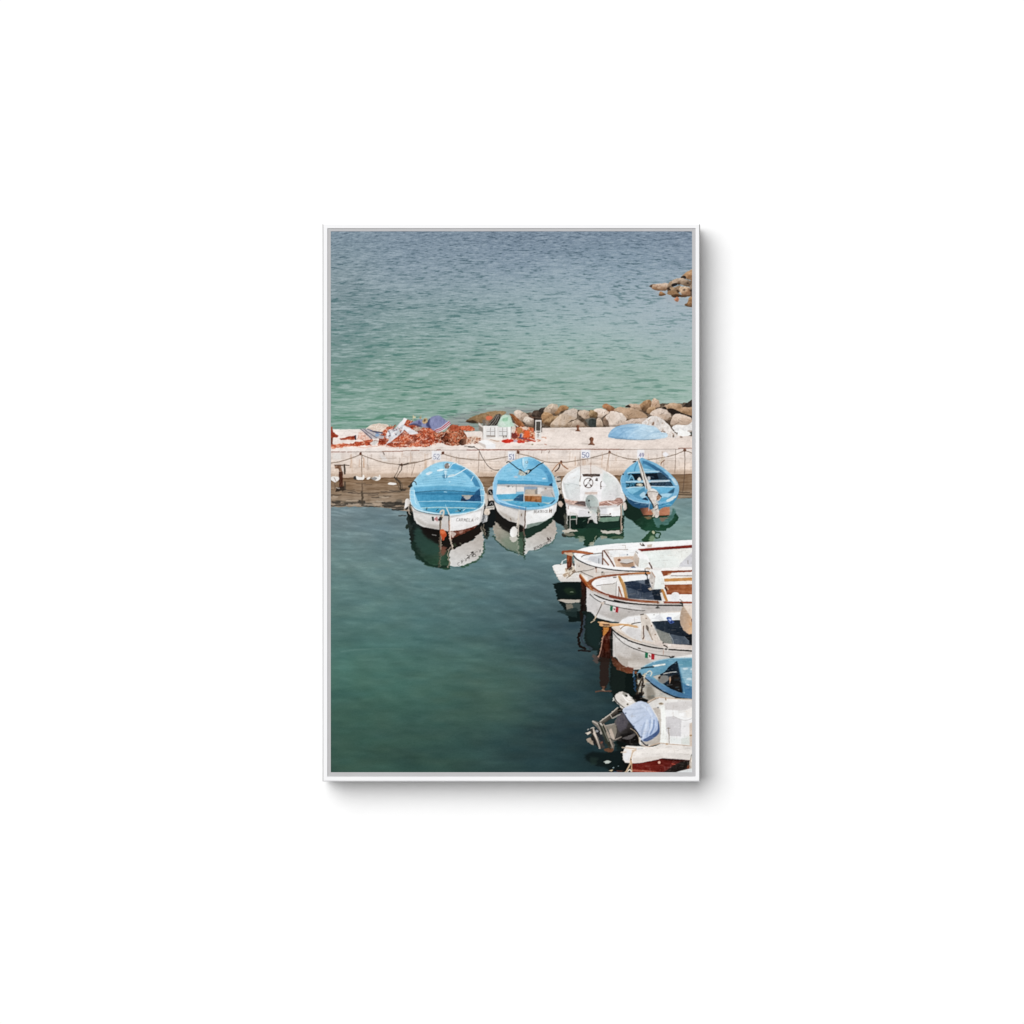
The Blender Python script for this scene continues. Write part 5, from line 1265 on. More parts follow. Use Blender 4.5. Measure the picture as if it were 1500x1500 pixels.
poly([(915, 890), (1100, 860), (1230, 850), (1270, 815), (1390, 830), (1400, 890), (1300, 940), (1180, 960), (1000, 960), (930, 970)], '#c4998a', wb=.5, tex=(40, 3, 2))
for q in ([(950, 950), (1060, 900), (1200, 870)], [(1000, 960), (1130, 920)], [(1230, 860), (1330, 850), (1380, 870)], [(1240, 930), (1340, 900)], [(1270, 820), (1350, 820), (1395, 880)]):
    line(q, 1.1, '#8a6258', .8, wb=.3, ident=False)
line([(1090, 880), (1200, 940), (1320, 960)], 1.2, '#efe6e0', .9, wb=.2)
line([(300, 880), (420, 900)], 1.0, '#a37e70', .7, wb=.3, ident=False)
part('transom', B3)
poly([(255, 920), (330, 955), (500, 975), (680, 990), (720, 1180), (500, 1190), (480, 1120), (350, 1080), (300, 1160), (270, 1100)], '#ebe9ea', wb=.2, tex=(10, 4, 4))
poly([(520, 1050), (720, 1060), (740, 1185), (500, 1185)], '#d6d4d8', .9, soft=.6)
poly([(930, 970), (1180, 960), (1340, 940), (1345, 1170), (1180, 1180), (1170, 1160), (940, 1170)], '#f0efef', tex=(8, 4, 4))
poly([(930, 990), (1080, 1010), (1090, 1130), (930, 1150)], '#d2d2d6', .8, soft=.8, ident=False)
line([(960, 1020), (1060, 1015)], .8, '#b9b6b8', .9, ident=False)
line([(955, 1140), (1130, 1145)], 1.0, '#a39c98', .9, ident=False)
ell(1145, 1130, 14, 16, '#6b4a42', ident=False)
poly([(1200, 1000), (1330, 1000), (1335, 1060), (1200, 1060)], '#e3dedb', .8, soft=.8, ident=False)
poly([(300, 960), (320, 970), (315, 1040), (295, 1030)], '#b59a90', .9, wb=.3, ident=False)
poly([(930, 1210), (1190, 1190), (1330, 1180), (1310, 1270), (1000, 1290), (920, 1280)], '#71907c', wb=.3, tex=(10, 4, 3))
poly([(300, 1170), (490, 1160), (480, 1200), (720, 1190), (740, 1300), (600, 1420), (330, 1420), (300, 1300)], '#12231d', wb=.3)
poly([(360, 1170), (470, 1170), (470, 1220), (360, 1240)], '#1f4a38', soft=.3)
line([(600, 1280), (650, 1250)], 1.0, '#4a6a52', .8, ident=False)
part('boarding_ladder', B3)
for q in ([(345, 1090), (340, 1300), (340, 1440)], [(475, 1130), (470, 1330)], [(345, 1240), (475, 1235)], [(280, 980), (285, 1180), (280, 1330)], [(350, 1100), (480, 1140)]):
    line(q, 1.1, '#cfc8c2', .95, wb=.15)
part('outboard_motor', B3)
poly([(650, 850), (680, 780), (740, 750), (810, 760), (880, 820), (910, 900), (920, 1000), (940, 1100), (900, 1110), (820, 1100), (760, 1080), (700, 1000), (655, 920)], G(660, 900, '#98a5a2', 900, 900, '#b9c3bf'), sm=True, tex=(8, 3, 3))
poly([(655, 850), (700, 850), (730, 900), (740, 1030), (700, 1010), (660, 930)], '#7d8a88', .8, soft=.6, ident=False)
line([(690, 820), (720, 900), (740, 980)], .8, '#6a7674', .8, ident=False)
poly([(705, 855), (738, 850), (740, 878), (712, 882)], '#262a2a', ident=False)
ell(755, 995, 10, 14, '#3a4242', ident=False)
poly([(740, 1030), (800, 1050), (880, 1130), (860, 1160), (770, 1110)], '#c2c8c4', wb=.2)
ell(755, 1095, 28, 28, '#d5d3c8', wb=.2); ell(752, 1093, 10, 10, '#f3f1ec', ident=False)
poly([(770, 1130), (830, 1110), (880, 1180), (890, 1330), (840, 1310), (790, 1240), (760, 1190)], '#d2d0ce', sm=False, wb=.3, tex=(18, 2, 2))
poly([(880, 990), (920, 980), (945, 1110), (935, 1260), (900, 1270), (880, 1120)], '#8b8a7e', wb=.5, tex=(50, 1.6, 1.6))
line([(870, 1100), (900, 1180), (890, 1270)], 1.2, '#4a4a40', .9, wb=.4, ident=False)
line([(920, 1110), (900, 1170)], 1.4, '#d8b8a8', .9, wb=.4, ident=False)
poly([(700, 1230), (760, 1180), (790, 1240), (720, 1260)], '#c9c4c0', wb=.4)
poly([(705, 1310), (720, 1240), (790, 1260), (790, 1310), (740, 1320)], '#0f1715', wb=.3)
line([(720, 1250), (700, 1310)], 1.2, '#c8b8ac', .9, wb=.3, ident=False)
ell(715, 1100, 14, 20, '#3a3c3a', ident=False)
part('mooring_rope', B3)
line([(1365, 930), (1370, 1100), (1360, 1300), (1370, 1450)], 1.7, '#c6b09e', wb=.3)
line([(1350, 960), (1355, 1150), (1350, 1310), (1360, 1480)], 1.0, '#7a6252', .9, wb=.4)
line([(1290, 960), (1400, 900), (1410, 980)], 1.6, '#8a5a48', wb=.3)
line([(1345, 940), (1440, 880)], .8, '#e8e2de', .8)
fender([(1400, 930), (1440, 900), (1470, 940), (1475, 1020), (1440, 1060), (1410, 1040)], '#ded5cc', '#c4b5a8', 'cream fender on the right side of the white motorboat')

# ------------------------------------------------------------------ boat four
V(900, 660, 116)
B4 = part('printed_boat', None, 'small all blue open boat by plate 49')
poly([(120, 560), (150, 760), (220, 880), (270, 980), (360, 1060), (480, 1100), (640, 1130), (700, 1130), (840, 1110), (960, 1070), (1060, 1060), (1120, 1000), (1200, 880), (1230, 740)], G(300, 1000, '#27567c', 1000, 1050, '#3f8fba'), sm=False, tex=(8, 5, 3))
poly([(220, 880), (400, 960), (640, 990), (660, 1130), (480, 1100), (350, 1050), (260, 970)], '#22486c', .8, soft=1.0, ident=False)
part('keel', B4)
poly([(480, 1095), (640, 1080), (700, 1130), (740, 1200), (700, 1225), (560, 1225), (520, 1170)], G(480, 1150, '#4a3028', 640, 1180, '#b47052'), wb=.3, tex=(14, 3, 2))
poly([(850, 1140), (930, 1070), (1050, 1070), (1045, 1225), (900, 1235), (840, 1225)], G(860, 1100, '#ae6a4c', 1040, 1200, '#c08060'), wb=.2, tex=(12, 3, 3))
line([(540, 1228), (700, 1230), (860, 1238), (1040, 1228)], 1.2, '#2f2016', .9, ident=False)
part('gunwale', B4)
out4 = [(500, 140), (440, 190), (340, 260), (240, 340), (180, 420), (130, 500), (118, 600), (150, 750), (220, 860), (340, 940), (480, 985), (640, 1000), (740, 1010), (860, 1020), (1000, 990), (1120, 930), (1200, 830), (1228, 720), (1200, 610), (1130, 510), (1020, 400), (900, 310), (760, 230), (620, 175), (540, 140)]
poly(out4, G(200, 600, '#6db0d6', 1150, 600, '#7db8da'), sm=True, tex=(9, 4, 3))
part('interior', B4)
poly([(520, 190), (440, 230), (330, 310), (240, 400), (200, 500), (200, 640), (240, 760), (330, 850), (480, 920), (640, 940), (860, 960), (1000, 930), (1100, 850), (1145, 720), (1110, 600), (1010, 470), (880, 360), (740, 270), (600, 200)], '#5fa3c9', sm=True, tex=(12, 5, 3))
poly([(530, 185), (600, 200), (740, 270), (880, 360), (1010, 470), (1100, 590), (1040, 560), (930, 480), (820, 400), (680, 300), (540, 240)], G(550, 200, '#3a77a2', 1050, 560, '#31587c'), soft=.3)
poly([(420, 220), (470, 210), (540, 330), (850, 390), (830, 410), (340, 410), (250, 430), (240, 400), (330, 310)], G(350, 300, '#6cb8de', 700, 380, '#8cc0dc'), soft=.3, tex=(10, 5, 2))
line([(440, 230), (400, 310), (380, 390)], 1.8, '#3f83ac', .7, soft=.7)
line([(250, 425), (400, 410), (850, 395)], 1.4, '#bcd6e2', .9, wb=.2)
poly([(260, 440), (880, 420), (960, 480), (1030, 550), (680, 555), (500, 560), (300, 560), (270, 520)], '#121a24', wb=.2)
poly([(800, 430), (900, 430), (1020, 545), (850, 550)], '#2c4356', .9, soft=.5)
poly([(240, 480), (320, 440), (350, 540), (260, 560)], '#4f93b8', .9, wb=.4)
line([(270, 560), (330, 480), (370, 570)], 1.6, '#7ebcd8', wb=.4)
part('thwart', B4)
poly([(210, 575), (560, 575), (1040, 555), (1060, 580), (900, 605), (560, 605), (220, 605)], '#a6cfe2', wb=.2, tex=(12, 6, 1.5))
poly([(680, 565), (1040, 555), (1050, 580), (690, 605)], '#c4c8cc', .8)
poly([(215, 610), (560, 608), (1070, 590), (1120, 670), (700, 675), (230, 700)], '#1b2b38', wb=.2)
poly([(220, 620), (400, 610), (390, 690), (240, 700)], '#3c82a4', .95, wb=.4)
for (x, y) in ((280, 650), (330, 660), (370, 645), (250, 680)):
    line([(x, y - 20), (x + 16, y), (x - 6, y + 20)], 1.2, '#12303e', .9, wb=.4, ident=False)
poly([(700, 610), (1060, 595), (1090, 660), (720, 665)], '#31465a', .9, wb=.3, tex=(20, 2, 2))
for x in (740, 810, 880, 940):
    line([(x, 650), (x + 30, 615)], 1.0, '#18242e', .8, wb=.4, ident=False)
part('thwart', B4)
poly([(225, 715), (300, 690), (570, 685), (560, 720), (420, 790), (340, 830), (270, 780)], '#7fbfdc', wb=.2, tex=(12, 5, 2))
poly([(340, 830), (560, 700), (580, 770), (500, 830), (380, 850)], '#4a90b4', .9, soft=.5)
poly([(720, 680), (1145, 690), (1100, 730), (980, 800), (880, 810), (760, 770)], '#64b0d6', wb=.2, tex=(10, 5, 2))
line([(225, 710), (400, 690), (560, 688)], 1.2, '#cfe2e8', .9, ident=False)
line([(700, 676), (1145, 690)], 1.2, '#cfe0e8', .9, ident=False)
poly([(1010, 800), (1140, 710), (1120, 800), (1050, 810)], '#2f5a76', soft=.3)
use(B4 + 3)
poly([(500, 820), (570, 780), (600, 880), (520, 890), (480, 850)], '#b5d6e6', .9, sm=True, soft=.5)
poly([(870, 820), (1000, 810), (1100, 820), (1020, 890), (900, 900)], '#a9d2e6', .9, soft=.6)
poly([(520, 920), (590, 890), (640, 930), (630, 950)], '#16304a', wb=.3)
poly([(880, 900), (1020, 890), (1000, 950), (880, 970)], '#5aaed4', .9, soft=.5)
use(B4 + 2)
poly([(985, 950), (1070, 890), (1180, 850), (1150, 900), (1060, 960), (1000, 975)], '#d8dcd8', .9, sm=True, wb=.3)
poly([(1080, 530), (1140, 540), (1200, 640), (1160, 650)], '#c8dbe2', .8, sm=True, soft=.5)
line([(640, 1000), (500, 985), (350, 945), (230, 870)], 1.4, '#a5cbe0', .8, ident=False)
line([(180, 420), (130, 500), (120, 600), (152, 750)], 1.0, '#b5d8ea', .7, ident=False)
poly([(160, 430), (190, 440), (180, 470), (150, 460)], '#2a3a44', wb=.4)
line([(360, 210), (400, 200)], 2.0, '#2a2a2c', wb=.3)
ell(905, 1022, 12, 12, '#2a6a94')
line([(760, 1060), (900, 1050), (1040, 1000)], 1.0, '#7cc0de', .6, ident=False)
part('furled_mast', B4, 'long bare mast with bundled sail lying over the bow')
poly([(425, 130), (470, 150), (570, 400), (640, 600), (700, 720), (640, 760), (590, 700), (540, 560), (490, 400)], '#ccc3b8', wb=.3, tex=(24, 3, 3))
poly([(560, 450), (600, 490), (700, 700), (640, 750), (590, 640)], '#d9d4cf', .9, wb=.4)
line([(455, 150), (520, 330), (570, 500), (620, 720)], 1.0, '#5a4a40', .9, wb=.3, ident=False)
line([(440, 150), (500, 350), (550, 520), (600, 740)], .7, '#efe9e2', .8, ident=False)
poly([(440, 540), (480, 500), (510, 540), (500, 580), (450, 570)], '#d2d2cc', sm=True, wb=.5)
poly([(630, 500), (680, 500), (680, 550), (640, 560)], '#b9bcc0', sm=True, wb=.5)
poly([(420, 640), (470, 620), (540, 640), (520, 680), (450, 670)], '#c9c2a8', sm=True, wb=.6, tex=(40, 2, 2))
part('outboard_motor', B4)
poly([(610, 800), (640, 750), (700, 720), (760, 730), (830, 790), (820, 850), (800, 950), (820, 1050), (840, 1120), (850, 1200), (830, 1260), (790, 1270), (770, 1220), (740, 1160), (730, 1060), (690, 960), (640, 880)], '#cfc6be', sm=True, wb=.35, tex=(26, 2.5, 2.5))
poly([(680, 730), (740, 720), (800, 770), (700, 780)], '#e4e0db', .9, sm=True, soft=.5)
line([(620, 790), (720, 775), (830, 790)], 1.0, '#8a7a6e', .9, wb=.3, ident=False)
line([(610, 830), (660, 920), (720, 1010), (740, 1080)], 1.8, '#2f2a28', .9, wb=.4, ident=False)
poly([(580, 840), (620, 800), (640, 850), (600, 870)], '#2e2a2a', wb=.3)
poly([(800, 880), (840, 830), (880, 850), (890, 900), (840, 960), (800, 940)], '#a87e62', wb=.5, tex=(50, 1.6, 1.6))
line([(850, 850), (880, 880), (850, 930), (810, 960), (830, 1010)], 1.4, '#d8d0c8', .9, wb=.4, ident=False)
line([(840, 830), (890, 870)], 2.0, '#4a342a', .9, wb=.4, ident=False)
line([(760, 1060), (820, 1020), (830, 1080)], 1.0, '#6a5c50', .9, wb=.3, ident=False)
line([(770, 1130), (830, 1100)], 1.0, '#7a6c60', .9, wb=.3, ident=False)
poly([(690, 1120), (730, 1100), (740, 1150), (700, 1140)], '#c2b2a2', wb=.5)
line([(740, 1160), (750, 1220), (735, 1250)], 2, '#d8c8b4', wb=.4)
line([(670, 970), (655, 1080), (650, 1140)], 1.0, '#b8bcc4', .9)

# ------------------------------------------------------------------ seams, runs and scuffs on the four moored boats
def part_ids(root_):
    return [i for i, p_ in enumerate(PARTS) if i == root_ or p_[1] == root_]
rs_ = np.random.RandomState(31)
def scuff(ids_, x0_, y0_, x1_, y1_, n_, cols_, w_, horiz=True, a_=.35):
    P0()
    for _ in range(n_):
        x_ = x0_ + rs_.rand() * (x1_ - x0_); y_ = y0_ + rs_.rand() * (y1_ - y0_); l_ = 1.5 + rs_.rand() * 6
        if horiz:
            q_ = [(x_, y_), (x_ + l_ * .5, y_ + rs_.rand() * .6 - .3), (x_ + l_, y_ + rs_.rand() * .8 - .4)]
        else:
            q_ = [(x_, y_), (x_ + rs_.rand() * .8 - .4, y_ + l_ * .5), (x_ + rs_.rand() * 1.2 - .6, y_ + l_)]
        line(q_, w_ * (.6 + .8 * rs_.rand()), cols_[rs_.randint(len(cols_))], a_, wb=.3, ident=False, only=ids_, soft=1.0)
BLU = ['#4f97be', '#a8d6ea', '#dcebf0', '#3b7da6', '#6fb2d6']
scuff([B1 + 4, B1 + 3], 604, 676, 708, 718, 90, BLU, .7)
scuff([B1 + 5], 606, 718, 706, 754, 70, ['#2f80aa', '#6fbade', '#246a92', '#8ccbe4'], .7)
scuff([B1], 604, 752, 708, 778, 24, ['#a89a8c', '#f6f4f2', '#8f8478', '#b58c70'], .6, False)
scuff([B2 + 4, B2 + 3], 724, 670, 816, 708, 80, BLU, .7)
scuff([B2 + 6], 726, 708, 814, 745, 60, ['#3a88b0', '#8fcbe0', '#b5aca4', '#f2f0ee'], .6)
scuff([B2], 724, 742, 816, 776, 24, ['#a89a8c', '#f6f4f2', '#8f8478', '#b58c70'], .6, False)
scuff(part_ids(B3), 823, 684, 914, 760, 110, ['#b9bfc0', '#f7f7f6', '#a39a92', '#c9b2a4'], .6)
scuff([B4, B4 + 2, B4 + 3], 909, 672, 994, 742, 120, ['#3f86b0', '#a5d0e6', '#2a6288', '#d6e4e8'], .7)
V(585, 665, 140)
for k_ in range(6):
    y_ = 262 + k_ * 38
    line([(520 - k_ * 52, y_ + 30), (720, y_), (960 + k_ * 34, y_ + 34)], .45, '#4f9ac2', .5, ident=False, only=[B1 + 4])
for x_ in (330, 420, 600, 700, 800, 880):
    line([(x_, 600), (x_ + 2, 740)], .4, '#2f7da8', .55, ident=False, only=[B1 + 5])
poly([(250, 740), (1280, 745), (1280, 775), (300, 775)], '#2f7fa8', .35, soft=1.0, ident=False, only=[B1 + 5])
poly([(245, 602), (1260, 606), (1262, 640), (250, 640)], '#245f86', .45, soft=1.2, ident=False, only=[B1 + 5])
poly([(215, 880), (640, 960), (790, 972), (1310, 850), (1310, 885), (790, 1010), (640, 990), (215, 920)], '#8f8a86', .4, soft=.9, ident=False, only=[B1])
V(705, 655, 130)
for k_ in range(5):
    y_ = 300 + k_ * 55
    line([(430 - k_ * 40, y_ + 40), (720, y_ + 10), (980 + k_ * 40, y_ + 45)], .45, '#4f9ac2', .5, ident=False, only=[B2 + 4])
poly([(265, 626), (1205, 660), (1205, 690), (265, 655)], '#8a8684', .55, soft=1.0, ident=False, only=[B2 + 6])
poly([(215, 880), (640, 1050), (755, 1062), (1285, 935), (1285, 965), (755, 1100), (640, 1085), (230, 930)], '#8f8a86', .45, soft=.9, ident=False, only=[B2])
V(810, 670, 110)
poly([(250, 900), (650, 985), (900, 985), (1340, 940), (1340, 985), (900, 1030), (650, 1030), (260, 960)], '#a29c9a', .5, soft=1.2, ident=False, only=part_ids(B3))
poly([(190, 480), (260, 800), (330, 850), (290, 700), (240, 520)], '#b5bab9', .5, soft=1.2, ident=False, only=[B3])
poly([(1290, 480), (1330, 760), (1240, 840), (1260, 700)], '#b9bcba', .5, soft=1.4, ident=False, only=[B3])
# ------------------------------------------------------------------ boats moored along the right edge
V(800, 775, 120)
B5 = part('printed_boat', None, 'long white boat with a stern platform and brown tiller')
# hull and topsides
poly([(500, 470), (560, 390), (700, 340), (900, 305), (1250, 270), (1500, 258), (1500, 1000), (760, 960), (640, 830), (540, 780), (520, 600)], G(520, 600, '#d5cfc8', 1200, 800, '#cdc4bc'), tex=(8, 6, 5))
V(900, 775, 120)
poly([(-100, 300), (0, 278), (600, 240), (1430, 195), (1430, 800), (900, 770), (0, 840), (-100, 830)], '#e4e1de')
V(800, 775, 120)
part('rim', B5)
poly([(510, 470), (560, 395), (700, 340), (900, 305), (1250, 268), (1600, 250), (2000, 230), (2700, 195), (2700, 300), (2000, 345), (1500, 380), (1080, 395), (1030, 440), (880, 455), (700, 470), (650, 520), (760, 580), (1000, 650), (1300, 690), (1500, 700), (1900, 720), (1900, 770), (1500, 762), (1200, 735), (900, 690), (700, 620), (560, 530)], '#f0eff0', tex=(6, 6, 3))
line([(508, 490), (560, 550), (700, 625), (900, 695), (1200, 745), (1500, 768), (1880, 775)], 1.75, '#1c1a1a', .97)
part('cockpit', B5)
poly([(650, 515), (720, 480), (1030, 440), (1070, 395), (1300, 600), (1280, 690), (1000, 650), (760, 580)], G(700, 500, '#dfe2e4', 1200, 650, '#e6e4e2'), tex=(6, 5, 4))
poly([(760, 560), (800, 500), (930, 500), (1030, 450), (1030, 640), (900, 620)], '#c3c6cc', .85, soft=.5)
line([(650, 512), (700, 480), (860, 455), (1030, 438)], 1.2, '#4a4440', .85)
line([(1035, 400), (1033, 640)], 1.8, '#6a4a3c')
line([(1060, 395), (1160, 540), (1245, 680)], 2.0, '#6a3f30')
line([(1045, 540), (1140, 655)], 2.2, '#8a5a44')
line([(965, 540), (965, 630)], .9, '#5a5a5e', .9)
line([(1075, 385), (1300, 378), (1500, 372)], 1.0, '#8a7468', .9)
V(900, 775, 120)
poly([(-120, 395), (0, 380), (400, 375), (360, 500), (0, 510), (-30, 500)], '#e9eaea', tex=(6, 4, 3))
poly([(-20, 515), (350, 495), (380, 700), (280, 700), (30, 690)], '#d8b9a0', tex=(12, 6, 2))
poly([(100, 620), (340, 610), (360, 690), (160, 690)], '#a98468', .9, soft=.5)
poly([(100, 570), (200, 545), (330, 565), (330, 600), (220, 630), (120, 620)], '#cfc9c4', sm=True, wb=.5)
line([(120, 620), (230, 630), (340, 605)], .9, '#5a4a44', .8, wb=.3)
poly([(60, 560), (100, 540), (115, 580), (75, 590)], '#7a4c38', sm=True, wb=.4)
poly([(300, 690), (360, 680), (400, 710), (310, 712)], '#4a5c7c', .9, wb=.3)
ell(240, 470, 14, 12, '#6a7888', soft=.3)
line([(110, 480), (200, 470)], 1.6, '#cfd4da', .8)
part('side_rail', B5)
poly([(430, 370), (600, 350), (1000, 322), (1430, 290), (1430, 345), (1000, 372), (500, 410)], '#7a2218', tex=(8, 6, 2))
line([(440, 370), (700, 350), (1430, 298)], .7, '#a03c2a', .7, ident=False)
use(B5)
poly([(500, 410), (1000, 372), (1430, 345), (1430, 700), (900, 720), (700, 700), (640, 560)], G(600, 450, '#dfe6e2', 1300, 650, '#dde0dc'), tex=(5, 6, 4))
poly([(1040, 440), (1180, 560), (1180, 700), (1430, 680), (1430, 350), (1040, 380)], '#e6e7e2', .7, soft=.6, ident=False)
poly([(1180, 690), (1200, 640), (1300, 540), (1430, 420), (1430, 690)], '#c7c6cc', .9, soft=.4)
line([(1345, 580), (1350, 640)], 1.2, '#9a958f', .9)
line([(700, 590), (1000, 570), (1180, 570)], .6, '#cdd3cf', .7, ident=False)
poly([(870, 720), (1180, 700), (1430, 695), (1430, 750), (1000, 760), (860, 770)], '#efedeb')
part('engine_cover', B5)
poly([(350, 500), (390, 410), (430, 400), (600, 480), (650, 600), (690, 720), (560, 720), (430, 710), (350, 590)], '#efeff0', wb=.15, tex=(5, 4, 4))
poly([(350, 500), (385, 420), (460, 540), (440, 700), (385, 650), (345, 570)], G(350, 500, '#d3c4b6', 450, 650, '#b09a88'), tex=(12, 3, 3))
poly([(460, 540), (600, 560), (640, 620), (560, 720), (440, 705)], '#e0e4e0', .9, soft=.4)
line([(395, 410), (430, 440)], 1.4, '#8a8480', .8)
line([(640, 620), (690, 720)], 2.0, '#5a4038')
poly([(545, 730), (600, 700), (680, 720), (640, 750)], '#c0ab98', .9, wb=.4)
use(B5)
for (x, y, w, h) in ((600, 280, 90, 50),):
    poly([(x, y), (x + w, y), (x + w - 6, y + h), (x + 4, y + h)], '#cbb8a8', .9, wb=.3, tex=(14, 2, 2))
line([(470, 265), (500, 300)], 1.4, '#7a6a58')
line([(520, 270), (545, 305), (500, 295)], 1.8, '#4a3c34', wb=.3)
line([(145, 300), (200, 300), (205, 350)], .9, '#b5a89c', .8)
V(800, 775, 120)
use(B5)
poly([(525, 560), (560, 600), (900, 700), (1200, 760), (1500, 780), (1500, 810), (1100, 850), (860, 900), (800, 900), (640, 830), (530, 760)], G(530, 600, '#cfc5bb', 1100, 780, '#d3cbc4'), tex=(8, 6, 4), only=None)
line([(600, 780), (760, 755), (880, 730)], .9, '#5d554e', .8, wb=.2, ident=False)
line([(620, 775), (740, 830), (860, 880)], 1.0, '#4a443e', .8, wb=.2, ident=False)
line([(915, 710), (918, 790)], 1.2, '#a8735a', .8, ident=False)
ell(912, 712, 18, 14, '#5a3a30', ident=False); ell(605, 680, 10, 14, '#8a8078', ident=False)
line([(900, 795), (1100, 790), (1500, 800)], .7, '#a89c92', .6, ident=False)
poly([(1000, 800), (1040, 775), (1080, 790), (1070, 840), (1010, 850)], '#b8aca0', wb=.4)
poly([(1010, 780), (1050, 775), (1045, 800), (1010, 800)], '#3a3632', ident=False)
part('stern_platform', B5)
poly([(110, 680), (150, 655), (380, 630), (540, 620), (540, 780), (640, 830), (760, 880), (760, 965), (260, 962), (200, 860), (130, 740)], '#e4e1de', wb=.15, tex=(6, 6, 4))
poly([(130, 690), (380, 640), (520, 640), (540, 780), (500, 800), (320, 820), (200, 830)], '#e8e6e3', .9, soft=.5)
poly([(200, 870), (330, 860), (340, 900), (660, 880), (640, 960), (260, 960)], '#d2ccc6', .9, soft=.5, ident=False)
poly([(430, 820), (600, 815), (640, 860), (420, 880)], '#dcd8d3', .8, soft=.4, ident=False)
line([(190, 830), (310, 825)], .9, '#b5a89c', .8, ident=False)
line([(120, 700), (210, 880), (260, 950)], 1.0, '#c9bfb4', .9, ident=False)
line([(270, 640), (300, 590), (370, 550)], 1.1, '#dfe4e2')
ell(262, 645, 14, 10, '#7a5a4a')
part('rope', B5)
specks([(310, 850), (400, 720), (500, 660), (530, 740), (440, 850), (340, 880)], 110, ['#d8c8b4', '#b49a80', '#8a7260', '#e6dccc'], 4.0, 95, .9, ident=True)
line([(380, 900), (430, 860), (520, 800), (600, 780)], 1.2, '#7a6a58', .9, wb=.4)
line([(400, 760), (480, 700), (500, 750), (420, 770)], 1.8, '#d8ccb8', wb=.4)
line([(420, 740), (470, 710)], 1.6, '#2a2420')
part('rudder', B5)
poly([(378, 470), (475, 470), (475, 640), (460, 700), (380, 740)], G(380, 500, '#8a4024', 470, 700, '#5c2c1e'), wb=.2, tex=(30, 2, 4))
poly([(390, 500), (430, 500), (420, 580), (395, 600)], '#a8552c', .8, soft=.5, ident=False)
poly([(330, 425), (470, 425), (495, 470), (480, 500), (380, 470), (340, 455)], '#cfb094', wb=.3)
poly([(480, 610), (530, 640), (520, 690), (490, 670)], '#3a3230', .9, wb=.4)
part('tiller', B5)
poly([(280, 410), (330, 390), (520, 385), (700, 405), (860, 435), (870, 455), (760, 462), (600, 445), (470, 430), (330, 425), (310, 460), (285, 455)], G(280, 420, '#8f4226', 700, 430, '#a8562e'), wb=.2, tex=(18, 4, 2))
line([(470, 400), (600, 412), (760, 438)], .8, '#c8804c', .6, ident=False)

# boat six
B6 = part('printed_boat', None, 'white boat with a varnished red brown rim and flag mark')
poly([(735, 1080), (760, 960), (900, 880), (1200, 830), (2700, 780), (2700, 1400), (2400, 1560), (1700, 1600), (1000, 1550), (840, 1420), (740, 1420), (735, 1250)], '#c5c1be', tex=(6, 8, 6))
V(840, 870, 100)
poly([(285, -120), (330, -60), (500, 40), (800, 140), (1100, 210), (1500, 250), (1900, 260), (2640, 250), (2640, 600), (1900, 640), (1200, 640), (850, 605), (640, 560), (480, 510), (400, 400), (300, 388)], G(350, 100, '#cfcccb', 900, 600, '#bdb7b3'), tex=(6, 8, 6))
poly([(480, 40), (800, 150), (1200, 240), (1500, 290), (1500, 340), (1100, 300), (760, 230), (420, 90)], '#d8d5d3', .9, soft=.6, ident=False)
poly([(420, 420), (520, 520), (700, 570), (900, 605), (900, 570), (700, 500), (560, 440)], '#d8d6d4', .9, soft=.8, ident=False)
poly([(560, 420), (900, 400), (1200, 420), (1150, 520), (800, 540)], '#aca69f', .5, soft=2.5, ident=False)
line([(370, 15), (450, 90), (560, 160), (700, 220), (900, 270), (1100, 315), (1300, 350), (1500, 370), (1570, 365)], 1.0, '#3a3836', .9, wb=.1, ident=False)
line([(1200, 260), (1500, 310), (1800, 320)], .6, '#a39a94', .7, ident=False)
line([(460, 6), (560, 62), (750, 130), (900, 165), (1100, 195), (1300, 215), (1600, 225), (2000, 228), (2400, 230)], 2.0, '#151312', .98, ident=False)
line([(450, -10), (700, 90), (900, 135), (1200, 180), (1600, 205), (2400, 212)], 1.2, '#dcd6d0', .9, ident=False)
ell(370, 12, 12, 16, '#4a4644', ident=False); ell(685, 175, 26, 10, '#3a2e2a', rot=12, ident=False)
line([(1200, 395), (1235, 400)], .9, '#8a8480', .8, ident=False)
part('rope', B6)
line([(640, 190), (610, 260), (560, 370), (500, 490)], 1.3, '#6a625a', wb=.2)
line([(600, 200), (670, 200), (640, 240)], 2.0, '#d0bfb2', wb=.3)
line([(500, 480), (450, 580), (390, 630)], 1.5, '#cdb696', wb=.3)
part('flag_mark', B6)
poly([(810, 262), (866, 272), (860, 380), (808, 370)], '#1f6b4c')
poly([(866, 272), (930, 285), (925, 398), (860, 385)], '#ddd9d6')
poly([(880, 320), (900, 315), (915, 350), (895, 365)], '#7a4a44', sm=True, wb=.2)
poly([(930, 285), (990, 300), (980, 415), (925, 402)], '#a81c28')
V(800, 775, 120)
part('rim', B6)
rim = [(750, 980), (800, 930), (900, 880), (1020, 852), (1200, 830), (1500, 808), (1500, 845), (1200, 865), (1020, 890), (900, 925), (840, 970), (830, 1010), (870, 1060), (960, 1120), (1100, 1180), (1300, 1230), (1500, 1265), (1500, 1308), (1300, 1270), (1100, 1225), (950, 1170), (850, 1125), (790, 1060)]
poly(rim, G(800, 950, '#95502f', 1100, 1200, '#84412b'), sm=False, tex=(14, 5, 3))
line([(800, 940), (950, 880), (1200, 842), (1500, 815)], .8, '#b8754e', .7, ident=False)
line([(860, 1110), (1000, 1180), (1200, 1240), (1500, 1300)], .9, '#e6ddd4', .8, ident=False)
part('rudder', B6)
